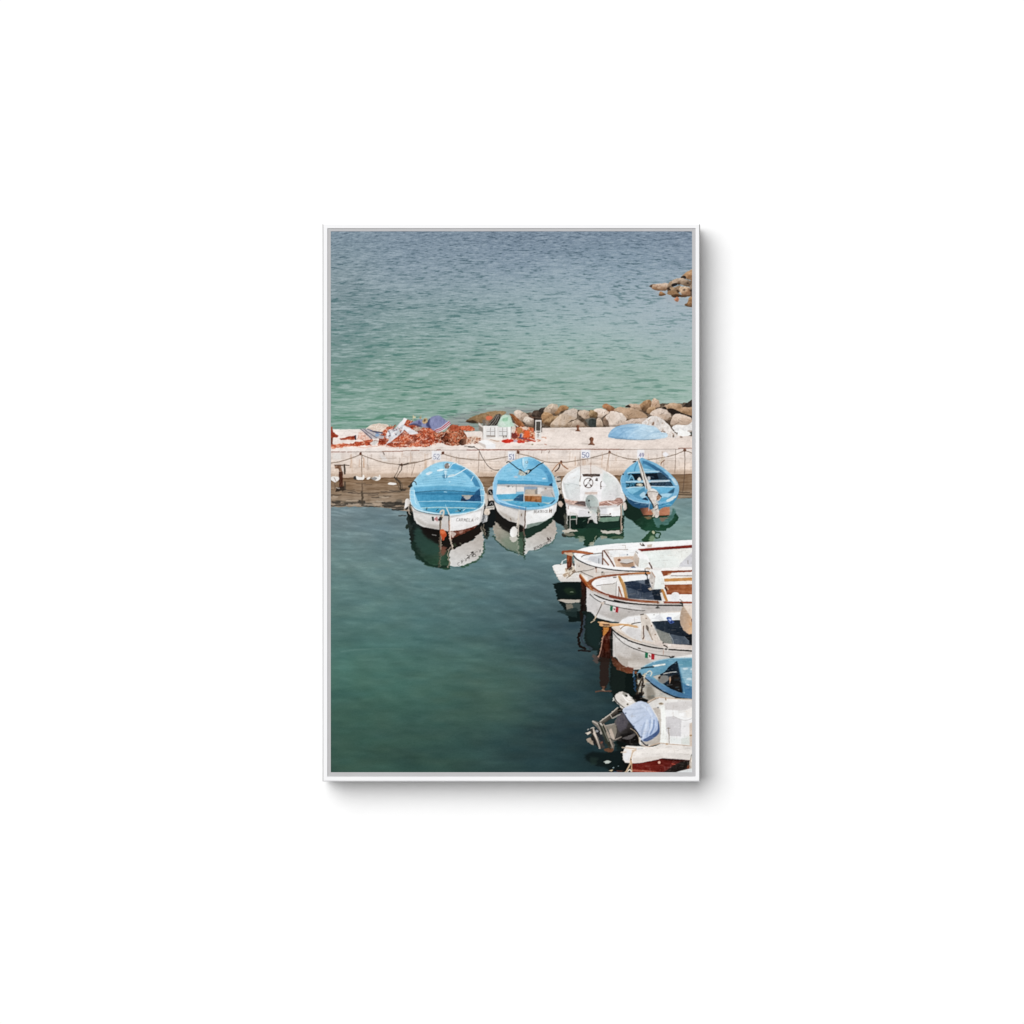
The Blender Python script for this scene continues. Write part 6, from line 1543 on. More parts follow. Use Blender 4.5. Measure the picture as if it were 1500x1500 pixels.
poly([(635, 930), (720, 1010), (740, 1090), (738, 1260), (725, 1330), (735, 1500), (640, 1500), (655, 1250), (650, 1080)], G(640, 950, '#3a1d14', 720, 1400, '#1a1210'), wb=.25, tex=(14, 2, 5))
part('tiller', B6)
poly([(598, 845), (622, 824), (655, 860), (735, 955), (800, 1050), (862, 1130), (810, 1115), (725, 1045), (655, 945), (605, 880)], G(600, 850, '#8a3c1c', 840, 1100, '#a0502a'), wb=.2, tex=(18, 3, 3))
line([(622, 830), (690, 915), (770, 1020), (850, 1125)], 1.5, '#bc7438', .95)
line([(640, 830), (735, 945), (760, 965)], .8, '#e8b88a', .7, ident=False)
part('cockpit', B6)
poly([(835, 1005), (845, 970), (905, 925), (1020, 892), (1200, 868), (1500, 846), (1500, 1262), (1300, 1230), (1100, 1180), (960, 1118), (875, 1058)], G(880, 980, '#ecebec', 1300, 1150, '#e2dedb'), tex=(7, 5, 4))
poly([(1000, 1040), (1120, 1010), (1280, 1000), (1290, 1220), (1120, 1180), (1010, 1120)], '#cdc8c2', .9, soft=.6)
line([(920, 1040), (1040, 1020), (1200, 1005), (1270, 985)], 1.1, '#8a8078', .8, wb=.2)
line([(1290, 960), (1275, 1220)], 1.0, '#8c8680', .8)
line([(1235, 885), (1280, 885)], 1.6, '#6a6460', .9)
line([(1330, 1060), (1390, 1240)], 2.0, '#a8684a')
line([(1335, 1060), (1330, 1235)], 1.2, '#6a5044', .9)
poly([(1290, 850), (1345, 850), (1440, 1050), (1490, 1270), (1430, 1255), (1390, 1080), (1340, 940)], '#ece8e4', .9)
V(900, 775, 120)
poly([(90, 870), (1430, 780), (1430, 1330), (880, 1320), (240, 1270)], '#e9e7e6')
poly([(110, 870), (600, 830), (640, 920), (560, 940), (180, 970)], '#e9ebec', tex=(6, 4, 3))
part('cabin_cover', B6)
poly([(165, 970), (420, 940), (590, 930), (640, 960), (700, 1110), (850, 1100), (870, 1310), (240, 1270), (200, 1100)], G(250, 1100, '#4c5868', 800, 1250, '#3a4454'), tex=(12, 5, 3))
poly([(165, 970), (340, 955), (600, 1030), (700, 1110), (650, 1170), (540, 1170), (380, 1110), (240, 1070)], '#1f2b3e', .9, soft=.7, ident=False)
poly([(700, 1110), (850, 1105), (870, 1310), (740, 1300), (690, 1180)], '#17202c', .95, soft=.4, ident=False)
poly([(420, 945), (560, 940), (580, 1010), (480, 990)], '#77808c', .7, soft=.7, ident=False)
poly([(560, 930), (640, 910), (640, 1060), (560, 1000)], '#18202c', .9, soft=.4, ident=False)
line([(470, 1160), (475, 1280)], .7, '#657084', .6, ident=False)
part('wooden_frame', B6)
poly([(60, 860), (110, 858), (190, 1020), (245, 1270), (195, 1262), (150, 1080)], '#c08a4c', wb=.15, tex=(18, 2, 4))
line([(110, 862), (200, 1040), (248, 1265)], .8, '#e6c08a', .7, ident=False)
poly([(850, 1100), (900, 1100), (985, 1320), (930, 1325)], '#c58440', wb=.15, tex=(14, 2, 4))
poly([(830, 1160), (870, 1170), (940, 1325), (880, 1320)], '#dcdad8', wb=.2)
poly([(910, 905), (1430, 885), (1430, 945), (915, 965)], '#c98a48', tex=(14, 8, 2))
poly([(915, 965), (1430, 945), (1430, 1000), (920, 1020)], '#ebe6e0')
poly([(880, 870), (1430, 840), (1430, 885), (900, 910)], '#ece9e4', .9)
line([(1040, 855), (1430, 858)], 1.4, '#8a7c78', .8, ident=False)
poly([(920, 1020), (1430, 1010), (1430, 1195), (1180, 1195), (1100, 1160), (1040, 1200), (960, 1200)], G(920, 1050, '#934c2c', 1400, 1150, '#a65e36'), tex=(22, 7, 3))
line([(930, 1075), (960, 1120)], 2.4, '#3c2418', .9, wb=.4, ident=False)
line([(960, 1060), (985, 1110)], 1.2, '#e0c8a8', .8, wb=.3, ident=False)
poly([(960, 1205), (1040, 1200), (1430, 1200), (1430, 1320), (990, 1320)], '#eceaea')
poly([(1040, 1220), (1060, 1170), (1110, 1155), (1170, 1170), (1190, 1220), (1180, 1320), (1050, 1320)], '#e4e6e8', sm=True)
line([(1200, 1290), (1250, 1330)], 1.4, '#8a8078', .8)
use(B6 + 3)
poly([(0, 832), (200, 808), (440, 792), (680, 785), (680, 825), (450, 825), (200, 838), (0, 855)], G(0, 830, '#8a4a2c', 500, 800, '#c07a44'), tex=(10, 6, 2))
poly([(860, 765), (1430, 752), (1430, 780), (1050, 800), (980, 850), (900, 860), (880, 820)], '#8e4426', wb=.2, tex=(16, 5, 2))
poly([(960, 830), (1000, 810), (1050, 810), (1010, 850)], '#dcb48c', .9, wb=.3)
poly([(-100, 1210), (0, 1240), (300, 1280), (560, 1305), (800, 1315), (830, 1360), (500, 1345), (200, 1310), (0, 1275), (-100, 1250)], G(0, 1250, '#7c3424', 700, 1330, '#9c5834'), tex=(10, 6, 2))
poly([(900, 1325), (1430, 1330), (1430, 1362), (910, 1360)], '#98452a', tex=(16, 6, 2))
line([(795, 1320), (795, 1400)], 1.4, '#6a4434', ident=False)
poly([(830, 1330), (880, 1325), (900, 1355), (840, 1355)], '#e0d4c4', .9, wb=.3)
use(B6)
line([(0, 1302), (200, 1345), (500, 1380), (800, 1395), (1240, 1402)], 1.9, '#141212', .98, ident=False)
line([(0, 1285), (200, 1325), (500, 1362), (820, 1378), (1430, 1382)], 1.1, '#e4ddd6', .9, ident=False)
line([(560, 740), (580, 820), (600, 860), (605, 930)], 1.2, '#3a3836', wb=.3)
line([(570, 820), (600, 845)], 2.4, '#1c1c1e')
part('outboard_motor', B6, 'white boxy motor cover over the dark blue cover')
poly([(665, 780), (700, 750), (850, 760), (900, 880), (915, 1090), (720, 1105), (690, 1080), (640, 920)], G(700, 800, '#ecedec', 850, 1080, '#dfe4e0'), wb=.12, tex=(5, 4, 4))
poly([(665, 785), (690, 760), (745, 880), (730, 1010), (700, 1095), (640, 930), (650, 860)], G(660, 800, '#cfc6be', 720, 1050, '#c9c2bc'), tex=(14, 3, 3))
line([(745, 885), (718, 1100)], .8, '#b5aca4', .8, ident=False)
line([(690, 790), (745, 880)], 1.4, '#b58a70', .8, ident=False)
ell(690, 990, 14, 10, '#6a6460', ident=False)
poly([(610, 1090), (670, 1065), (695, 1110), (650, 1125)], '#cdb8a0', wb=.4)
ell(850, 1140, 20, 18, '#6a5240', wb=.4)
part('cleat', B6)
poly([(745, 1450), (790, 1400), (845, 1450), (800, 1462)], '#5c5a56', wb=.3, tex=(40, 1.5, 1.5))
line([(1210, 1350), (1240, 1360), (1250, 1410)], 2.2, '#2c2824', wb=.4)

# boat seven
V(840, 870, 100)
B7 = part('printed_boat', None, 'cream white boat with a pale wooden tiller and flag mark')
poly([(840, 740), (880, 700), (1000, 640), (1060, 560), (1200, 490), (1500, 440), (2640, 330), (2640, 1600), (1300, 1650), (1050, 1600), (950, 1390), (865, 1390), (855, 1100), (850, 820)], G(880, 1000, '#d0cdca', 1300, 1500, '#bdb5ae'), tex=(7, 8, 6))
use(B7)
part('deck', B7)
poly([(840, 735), (900, 690), (1000, 640), (1100, 560), (1250, 500), (1500, 455), (1900, 420), (2640, 350), (2640, 760), (2640, 1180), (2200, 1160), (1900, 1120), (1600, 1080), (1300, 1000), (1100, 910), (950, 820)], G(900, 700, '#d8cdc2', 1500, 1000, '#d6c8bc'), tex=(7, 8, 5))
part('cockpit', B7)
poly([(1000, 660), (1060, 580), (1200, 510), (1470, 470), (1500, 640), (1500, 1050), (1300, 980), (1150, 880), (1050, 790)], G(1050, 600, '#ebeaec', 1400, 950, '#dcdad8'), tex=(7, 6, 5))
poly([(1150, 830), (1200, 740), (1440, 760), (1500, 800), (1500, 1040), (1350, 990), (1220, 920)], '#cdcac9', .85, soft=1.0, ident=False)
poly([(1000, 700), (1100, 640), (1300, 660), (1290, 700), (1080, 730)], '#f0f0f1', .8, soft=.6, ident=False)
line([(1040, 770), (1090, 720), (1180, 690)], 1.2, '#8a6a4c', .9, ident=False)
line([(1280, 665), (1370, 640), (1470, 628)], 1.5, '#2f2c2a', .95, ident=False)
line([(1340, 520), (1350, 620), (1420, 640)], .8, '#b5b0ac', .8, ident=False)
line([(845, 740), (940, 830), (1080, 920), (1250, 1005), (1420, 1065), (1560, 1105)], 1.2, '#e9e2da', .95, ident=False)
use(B7 + 1)
poly([(860, 735), (960, 800), (1120, 900), (1300, 990), (1500, 1050), (1500, 1080), (1280, 1020), (1080, 925), (930, 830)], '#c9b29c', .8, soft=.4, ident=False)
use(B7)
line([(850, 775), (950, 865), (1080, 950), (1250, 1030), (1400, 1085), (1560, 1125)], 2.1, '#151413', .98, ident=False)
line([(880, 860), (950, 950), (1060, 1050), (1200, 1140), (1350, 1205), (1500, 1255)], 1.1, '#3a3836', .95, ident=False)
poly([(870, 850), (980, 920), (1150, 1010), (1400, 1110), (1500, 1140), (1500, 1240), (1350, 1195), (1150, 1110), (1000, 1000)], '#d6d3d0', .8, soft=.5, ident=False)
line([(900, 900), (940, 1380)], .8, '#aaa39c', .5, ident=False)
poly([(950, 1330), (1150, 1400), (1400, 1460), (1400, 1600), (1080, 1600), (990, 1450)], '#a89c90', .6, soft=2, ident=False)
ell(1005, 995, 16, 12, '#4a4642', ident=False); ell(1455, 1200, 32, 12, '#4a3c32', rot=20, ident=False)
part('rudder', B7)
poly([(655, 730), (790, 735), (860, 760), (860, 1380), (800, 1420), (700, 1400), (560, 1390), (610, 1200), (640, 960)], G(650, 950, '#4a1e14', 780, 1350, '#2e1610'), wb=.25, tex=(22, 3, 5))
poly([(840, 740), (865, 800), (865, 1390), (820, 1380), (800, 1000)], '#171b1a', .95, soft=.6, ident=False)
poly([(660, 735), (785, 735), (780, 790), (740, 850), (660, 935), (648, 900)], '#c98038', wb=.15, tex=(14, 3, 3))
line([(655, 930), (640, 1000), (610, 1180), (580, 1320), (555, 1390)], 1.4, '#b88a74', wb=.2)
poly([(680, 1100), (760, 1080), (780, 1250), (700, 1290)], '#5a2818', .6, soft=1.2, ident=False)
part('tiller', B7)
poly([(560, 610), (640, 605), (800, 640), (1000, 650), (1200, 665), (1380, 695), (1440, 740), (1380, 745), (1200, 710), (1080, 690), (960, 705), (820, 720), (620, 715), (575, 690)], G(600, 650, '#e0a972', 1200, 680, '#d39a5c'), sm=False, wb=.15, tex=(14, 5, 2))
poly([(640, 660), (790, 660), (800, 700), (660, 700)], '#6a4c3a', .9, wb=.3, ident=False)
line([(580, 625), (800, 650), (1100, 665)], 1.0, '#f2cfa8', .7, ident=False)
V(920, 880, 100)
use(B7)
poly([(0, 490), (200, 470), (260, 540), (240, 600), (0, 560)], '#d8cab8', .3, soft=.8, ident=False)
poly([(400, 290), (800, 270), (1160, 250), (1160, 420), (800, 440), (520, 460)], '#eef0f0', tex=(6, 5, 4))
poly([(560, 400), (620, 330), (700, 300), (780, 400), (700, 430)], '#d3d3d6', .8, soft=.6, ident=False)
poly([(1000, 380), (1160, 280), (1160, 420)], '#dad9d6', .8, soft=.6, ident=False)
ell(570, 310, 16, 10, '#9a9590', ident=False)
part('seat_back', B7)
poly([(270, 310), (340, 290), (400, 310), (480, 440), (560, 560), (700, 870), (660, 890), (600, 780), (520, 720), (640, 920), (560, 920), (440, 700), (370, 590), (350, 840), (290, 830), (290, 500)], '#d3c8bd', wb=.25, tex=(16, 3, 4))
poly([(370, 600), (440, 690), (560, 910), (380, 870), (350, 760)], '#cfccca', .95)
line([(340, 560), (340, 700), (350, 780), (335, 840)], 1.4, '#5a3c2e', wb=.3)
line([(275, 305), (340, 298)], 1.4, '#4a4038')
line([(400, 560), (450, 660), (540, 860)], 1.6, '#a08a74', .8)
ell(425, 600, 26, 68, '#6a6058', rot=-15, wb=.3)
for (x, y) in ((400, 390), (515, 555), (600, 745)):
    ell(x, y, 16, 14, '#8a6a54', wb=.3)
line([(490, 450), (600, 640), (690, 850)], 1.4, '#efe6dc', .8)
part('deck_cover', B7)
poly([(520, 460), (850, 435), (1140, 425), (1170, 560), (1280, 690), (1410, 740), (1410, 980), (960, 950), (800, 930), (720, 860), (620, 650)], G(600, 500, '#28333f', 1200, 900, '#1e2630'), tex=(8, 6, 5))
poly([(580, 600), (680, 640), (800, 690), (900, 720), (960, 820), (980, 950), (800, 935), (720, 870)], '#8f9088', .9, soft=.4, ident=False, tex=(14, 2, 2))
poly([(540, 500), (600, 560), (640, 680), (600, 640)], '#98a0a6', .8, soft=.4, ident=False)
poly([(930, 730), (1100, 770), (1230, 780), (1340, 890), (1350, 965), (980, 950)], '#56616e', .9, soft=.5, ident=False, tex=(12, 4, 3))
poly([(1240, 780), (1410, 740), (1410, 960), (1350, 900)], '#12171c', .9, soft=.4, ident=False)
line([(900, 720), (980, 850), (990, 950)], 1.0, '#aab0b0', .8, wb=.2, ident=False)
line([(1240, 790), (1340, 890)], .9, '#8c98a4', .7, ident=False)
part('cloth', B7, 'blue and white cloth on the white coaming')
poly([(840, 390), (880, 360), (950, 370), (960, 420), (1020, 470), (940, 500), (880, 440)], '#3f5aa0', sm=True, wb=.4)
poly([(880, 400), (930, 395), (950, 440), (910, 440)], '#b8c8e8', .9, sm=True, wb=.3, ident=False)
ell(950, 470, 22, 18, '#16245a', ident=False)
part('buoy', B7, 'large round tan buoy at the print edge')
poly([(1160, 250), (1180, 180), (1220, 110), (1400, 100), (1410, 730), (1340, 740), (1220, 650), (1150, 500), (1140, 380)], G(1150, 400, '#b39c88', 1400, 450, '#cfa986'), wb=.2, tex=(8, 5, 5))
poly([(1220, 110), (1410, 90), (1410, 400), (1340, 300)], '#e0d2c6', .95, soft=.4, ident=False)
poly([(1310, 640), (1410, 560), (1410, 720), (1340, 710)], '#d8b088', .9, soft=.6, ident=False)
poly([(1340, 500), (1410, 460), (1410, 560), (1360, 570)], '#cf9a6a', .7, soft=.6, ident=False)
ell(1405, 430, 14, 34, '#7a4c3a', ident=False)
use(B7)
poly([(700, 880), (800, 930), (980, 950), (1410, 985), (1410, 1090), (1000, 1060), (700, 1010), (560, 960)], '#d6c8bf', .9, tex=(8, 6, 3))
poly([(870, 960), (950, 955), (960, 1000), (880, 1000)], '#f0eae4', .9, wb=.3, ident=False)
ell(770, 925, 20, 16, '#2c2622', wb=.3, ident=False)
line([(790, 980), (850, 1010), (880, 1060)], 1.8, '#3a2f28', wb=.3, ident=False)
line([(0, 870), (200, 935), (400, 995), (600, 1035), (820, 1062), (1100, 1085), (1410, 1104)], 2.0, '#171413', .98, ident=False)
line([(0, 850), (250, 930), (500, 990), (800, 1035), (1410, 1080)], 1.0, '#e8e0d8', .8, ident=False)
poly([(0, 900), (300, 985), (600, 1050), (900, 1085), (1410, 1120), (1410, 1260), (900, 1280), (600, 1400), (380, 1200), (100, 1080), (0, 1000)], '#d5d0cc', .5, soft=1, ident=False)
line([(0, 990), (120, 1050), (300, 1110), (500, 1160), (700, 1200), (920, 1225)], 1.0, '#33302e', .95, ident=False)
line([(300, 1060), (600, 1110), (1000, 1140), (1410, 1160)], .6, '#aaa19a', .7, ident=False)
ell(250, 1050, 40, 12, '#4a3c30', rot=16, ident=False)
line([(785, 1070), (775, 1190)], 1.0, '#b88a74', .8, ident=False)
line([(800, 1040), (790, 1080)], 1.2, '#efe8e0', .9, ident=False); line([(880, 1050), (870, 1085)], 1.4, '#efe8e0', .9, ident=False)
line([(920, 1230), (950, 1260), (970, 1230)], 2.0, '#2c2420', wb=.4, ident=False)
line([(980, 1250), (1010, 1220)], 2.0, '#2c2420', wb=.3, ident=False)
poly([(1030, 1240), (1410, 1180), (1410, 1262), (1060, 1262)], '#e9e6e3', .8, soft=.6, ident=False)
poly([(0, 1320), (300, 1290), (560, 1330), (380, 1450), (0, 1460)], '#cfc8c0', .8, soft=1.2, ident=False)
poly([(100, 1150), (400, 1270), (600, 1380), (300, 1400), (0, 1330)], '#a39a90', .45, soft=2.5, ident=False)
part('flag_mark', B7)
poly([(375, 1135), (440, 1145), (435, 1265), (372, 1255)], '#1c6e4a')
poly([(440, 1145), (512, 1165), (506, 1285), (435, 1265)], '#ddd6d0')
poly([(455, 1200), (480, 1195), (498, 1235), (475, 1245)], '#7a5048', sm=True, wb=.2)
poly([(512, 1165), (585, 1175), (575, 1300), (506, 1288)], '#b01c28')

# boat eight (blue)
P0()
use(B7)
poly([(896, 961), (903, 966), (912, 974), (922, 980), (933, 984), (934, 987), (918, 986), (905, 981), (897, 972)], G(897, 965, '#4a281a', 930, 985, '#7c4428'), wb=.3, tex=(14, 2, 2))
V(920, 950, 100)
use(P_HARB)
poly([(-30, 480), (110, 500), (160, 560), (160, 1000), (60, 1080), (-60, 1000), (-60, 600)], '#0f1816', soft=.6, ident=False, only=[P_HARB])
line([(120, 500), (150, 760), (160, 930)], 2.6, '#24405e', .9, soft=.8, ident=False)
line([(125, 500), (130, 620)], 1.6, '#6a9cb4', .8, ident=False)
use(B7)
poly([(-40, 410), (0, 400), (130, 440), (120, 500), (-30, 500)], '#6a3220', .9, wb=.5, soft=.4, ident=False)
B8 = part('printed_boat', None, 'blue and beige boat with a dark open locker')
poly([(190, 560), (300, 600), (380, 640), (560, 800), (800, 960), (1050, 1080), (1000, 1100), (600, 1100), (440, 1180), (290, 1150), (300, 900)], G(320, 800, '#a59e92', 800, 1050, '#c4beb4'), tex=(12, 6, 6))
poly([(430, 800), (480, 780), (600, 1000), (560, 1090), (430, 1120), (400, 1000)], '#7e776b', .6, soft=1.5, ident=False)
poly([(330, 700), (400, 720), (400, 1100), (310, 1120)], '#b9b2a6', .8, soft=1, ident=False)
poly([(440, 1040), (560, 1030), (600, 1080), (450, 1150)], '#5f594e', .6, soft=1.0, ident=False)
part('bow_deck', B8)
poly([(190, 540), (290, 440), (420, 360), (560, 290), (760, 240), (1000, 215), (1410, 205), (1410, 1090), (1100, 1080), (800, 960), (560, 800), (400, 650), (300, 580)], G(300, 500, '#6a9fb9', 1300, 700, '#6098b2'), tex=(8, 6, 4))
line([(290, 435), (430, 350), (600, 285), (780, 245), (1000, 218), (1410, 208)], 1.6, '#9cc6d8', .8, ident=False)
line([(600, 310), (900, 265), (1070, 268)], .8, '#5e97b4', .7, ident=False)
poly([(540, 370), (820, 330), (825, 365), (555, 405)], '#e8e6dc')
line([(290, 435), (420, 415), (560, 405)], 2.4, '#223c46', .95)
poly([(130, 440), (290, 430), (280, 460), (140, 470)], '#cfc8c0', .9, wb=.3)
poly([(1100, 270), (1410, 262), (1410, 390), (1140, 400)], '#5f99ae', .9, soft=.5, ident=False)
poly([(1150, 420), (1410, 400), (1410, 830), (1290, 810), (1200, 640)], '#8fb8ca', .9, soft=.6, ident=False, tex=(10, 4, 4))
for (x, y, w) in ((1260, 445, 60), (1340, 670, 60), (1390, 460, 26), (1310, 800, 40)):
    ell(x, y, w, 22, '#cdd9de', a=.9, soft=.4, wb=.5, ident=False)
poly([(1200, 760), (1300, 810), (1410, 850), (1410, 1060), (1250, 1000)], '#3f729c', .9, soft=.6, ident=False)
part('locker', B8, 'dark open locker with a white inner rim')
poly([(1080, 270), (1110, 400), (1150, 600), (1190, 780), (1215, 1000), (1000, 920), (860, 840), (640, 690), (540, 610), (700, 570), (800, 520), (900, 400)], '#141f2a', wb=.1, tex=(5, 4, 4))
poly([(870, 840), (1190, 990), (1180, 760), (1080, 560), (900, 620)], '#1a1614', .9, soft=1, ident=False)
poly([(540, 615), (700, 570), (730, 640), (650, 700)], '#c9c2b6', .95, ident=False)
poly([(650, 690), (720, 600), (860, 600), (900, 680), (800, 760), (730, 770)], '#8d8a84', .9, sm=True, soft=.4, ident=False)
line([(670, 640), (700, 620), (690, 660)], 1.8, '#4a3c30', wb=.3, ident=False)
line([(780, 560), (900, 530), (1060, 515)], 1.2, '#d8d6ce', .95, ident=False)
poly([(900, 630), (945, 610), (940, 720), (910, 780)], '#a07050', .95, wb=.2, ident=False)
line([(930, 640), (920, 760)], 1.0, '#d8b090', .9, ident=False)
use(B8 + 1)
poly([(1080, 270), (1120, 400), (1200, 760), (1225, 1005), (1205, 1000), (1150, 640)], '#2c5a7c', .95, soft=.2)
part('rim', B8)
poly([(370, 610), (420, 590), (560, 680), (740, 790), (900, 870), (1100, 950), (1300, 1020), (1410, 1060), (1410, 1100), (1250, 1090), (1000, 1050), (800, 950), (560, 800), (400, 670)], G(400, 620, '#6590b4', 1200, 1030, '#44739c'), tex=(7, 5, 3))
poly([(365, 640), (400, 650), (560, 790), (800, 945), (1000, 1040), (1200, 1085), (1040, 1085), (800, 985), (560, 835), (385, 670)], '#16222e', .97)
part('rope', B8)
specks([(190, 560), (320, 540), (400, 620), (320, 1080), (200, 1160), (140, 1100), (220, 900)], 60, ['#2a241f', '#4a4038', '#c9b89c', '#6a5c4c'], 4, 97, .9, ident=True)
line([(300, 600), (330, 700), (300, 900), (280, 1100)], 2.2, '#2c2420', wb=.5)
line([(330, 620), (240, 820), (200, 1000)], 2.0, '#3a3028', wb=.5)
line([(320, 590), (370, 600), (360, 640)], 1.6, '#d3c6ac', wb=.4)
line([(400, 560), (430, 520), (480, 490), (520, 540), (500, 600)], 1.6, '#d6ccb8', wb=.5)
line([(430, 545), (470, 555)], 1.4, '#3a4c54', .9, wb=.3)
poly([(205, 690), (270, 690), (225, 800)], '#c0c2b4', .95)
poly([(260, 840), (290, 830), (260, 950), (230, 960)], '#a9a89c', .95)
poly([(220, 540), (270, 530), (310, 600), (290, 660), (220, 640)], '#10161a', wb=.4)

# boat nine (white with a big grey motor)
V(900, 1015, 120)
use(P_HARB)
poly([(330, 60), (500, 0), (520, 90), (620, 130), (610, 180), (420, 150)], '#100f0e', soft=.4, ident=False)
poly([(0, 640), (420, 620), (500, 900), (460, 980), (150, 990), (60, 960)], '#0e1110', .8, soft=1, ident=False)
B9 = part('printed_motorboat', None, 'white motorboat with dark red bottom and blue cloth over the motor')
poly([(400, 880), (470, 800), (560, 700), (600, 300), (620, 170), (700, 130), (800, 90), (940, 95), (1430, 110), (1430, 1000), (840, 940), (600, 990), (480, 960)], G(650, 300, '#d8d5d0', 1300, 500, '#e2e0de'), tex=(6, 6, 6))
poly([(700, 280), (800, 260), (850, 320), (860, 560), (840, 900), (700, 960), (500, 940), (480, 900), (700, 850), (820, 700), (800, 460)], '#bdb3a8', .95, soft=.6)
poly([(840, 250), (920, 230), (930, 320), (950, 600), (960, 930), (835, 925), (855, 700), (855, 400)], '#eceeea', .95, soft=.4)
poly([(920, 190), (1200, 160), (1430, 150), (1430, 260), (1350, 300), (1200, 330), (930, 310)], '#cdc8c6', .9, soft=.8)
poly([(930, 310), (1160, 320), (1180, 420), (1300, 470), (1430, 440), (1430, 960), (1010, 930), (950, 700)], '#e9e9e9', .9, soft=.5)
poly([(940, 440), (1080, 430), (1230, 500), (1220, 800), (1010, 790), (950, 700)], '#c9c6c8', .95, soft=.5)
poly([(1230, 530), (1380, 520), (1380, 760), (1230, 770)], '#e3e1e1', .9, soft=.5)
poly([(1020, 800), (1220, 840), (1220, 930), (1010, 920)], '#dfe2e0', .9, soft=.5)
poly([(1220, 840), (1380, 790), (1390, 960), (1230, 940)], '#d2d6d0', .9, soft=.5)
poly([(1180, 370), (1270, 370), (1280, 430), (1190, 430)], '#f2f2f2', .9, soft=.5)
poly([(1300, 330), (1430, 270), (1430, 440), (1340, 460)], '#e6e1dc', .9, soft=.6)
line([(1080, 430), (1230, 490), (1340, 500), (1430, 460)], 1.0, '#b5afac', .7)
poly([(1375, 560), (1430, 540), (1430, 970), (1380, 960)], '#cdb9a8', .9, soft=.4)
ell(1400, 780, 22, 14, '#b08a60', ident=False)
line([(990, 640), (1000, 780), (1003, 920)], 1.0, '#8a7c6c', .9)
line([(965, 650), (1020, 650)], .9, '#8a7c6c', .9)
ell(855, 200, 46, 24, '#b5a692'); ell(850, 195, 26, 12, '#8a7a66', ident=False)
ell(800, 270, 14, 12, '#6a747c', ident=False)
part('rail', B9)
line([(605, 175), (700, 120), (800, 85), (940, 95), (1180, 112), (1430, 128)], 1.2, '#cdb096')
line([(620, 190), (710, 135), (810, 98)], .8, '#8a6a50', .8)
line([(940, 95), (945, 130)], 1.6, '#9a7a5c')
line([(500, 960), (610, 985), (720, 950), (830, 920), (960, 935), (1200, 955), (1430, 975)], 1.2, '#c2a58c')
line([(620, 990), (720, 965), (830, 930)], .7, '#7a5c44', .8)
ell(605, 1005, 16, 22, '#9a8468'); ell(962, 945, 18, 24, '#c09468')
part('topside', B9)
poly([(210, 970), (330, 975), (560, 990), (720, 985), (840, 940), (960, 950), (1200, 970), (1425, 990), (1425, 1100), (1400, 1160), (1390, 1235), (1200, 1220), (880, 1200), (700, 1240), (480, 1285), (340, 1290), (200, 1280), (155, 1220), (160, 1080)], G(300, 1000, '#e6dfd9', 1200, 1200, '#dbd5cf'), wb=.1, tex=(6, 6, 5))
poly([(330, 1090), (600, 1040), (900, 1020), (1425, 1060), (1425, 1130), (900, 1090), (500, 1140), (330, 1200)], '#e9e3dd', .8, soft=1.5, ident=False)
poly([(160, 1100), (240, 1040), (300, 1060), (320, 1180), (270, 1250), (180, 1240)], '#dcdde0', .9, soft=.8, ident=False)
poly([(340, 1200), (700, 1170), (880, 1160), (880, 1200), (480, 1285), (340, 1290)], '#d8d0c8', .8, soft=.9, ident=False)
poly([(215, 965), (590, 985), (560, 1030), (210, 1010)], '#eeeae6', .9, soft=.4, ident=False)
line([(140, 1000), (250, 1010), (400, 1025)], 1.8, '#cdb49c', .95)
line([(140, 1090), (210, 1085)], 1.8, '#d8c4b0', .95)
line([(400, 1030), (520, 1020)], 1.2, '#b5b8bc', .8, ident=False)
line([(215, 985), (580, 1000)], .6, '#c2b0a0', .6, ident=False)
part('bottom', B9)
poly([(325, 1295), (480, 1288), (700, 1242), (880, 1202), (1200, 1222), (1390, 1238), (1390, 1400), (1050, 1475), (330, 1475)], G(500, 1300, '#6e1d16', 1200, 1300, '#571814'), tex=(14, 6, 3))
poly([(860, 1200), (1200, 1222), (1390, 1240), (1380, 1300), (1200, 1260), (900, 1230)], '#2c0d0a', .8, soft=.8, ident=False)
poly([(880, 1475), (1080, 1330), (1220, 1260), (1390, 1245), (1380, 1370), (1080, 1475)], '#1c1a18', .95, soft=.6, ident=False, tex=(10, 5, 4))
line([(350, 1420), (600, 1440), (830, 1470)], 3.0, '#b8634c', .8, soft=1.0, ident=False, wb=.4)
line([(500, 1350), (900, 1330)], 1.0, '#8a3426', .5, soft=.8, ident=False)
ell(822, 1275, 26, 26, '#e6b8a2', ident=False, soft=.3)
line([(1050, 1300), (1110, 1310)], 1.3, '#c8503c', .9, ident=False)
poly([(1330, 1340), (1400, 1310), (1390, 1390), (1330, 1390)], '#7a3a22', .9, wb=.5, ident=False)
part('rope', B9)
line([(330, 1060), (400, 1050), (340, 1080), (300, 1200)], 1.8, '#d3b79a', wb=.3)
line([(300, 1200), (290, 1290), (240, 1390), (200, 1475)], 2.0, '#d6b690', wb=.3)
line([(305, 1210), (315, 1300), (325, 1475)], 1.6, '#caa27a', wb=.3)
line([(240, 1460), (280, 1410), (310, 1440)], 2, '#e6dccc', wb=.3)
poly([(255, 1440), (285, 1420), (300, 1475), (240, 1475)], '#171412', ident=False)
ell(305, 1220, 10, 12, '#3a2a20', ident=False)
part('printed_boat', None, 'corner of another white boat at the bottom right')
poly([(1050, 1475), (1200, 1430), (1390, 1385), (1430, 1380), (1430, 1500), (1000, 1500)], '#d6dada', tex=(8, 5, 4))
poly([(1385, 1235), (1430, 1100), (1430, 1390), (1380, 1385), (1370, 1300)], '#cfc8bf', wb=.4, tex=(22, 2, 3))
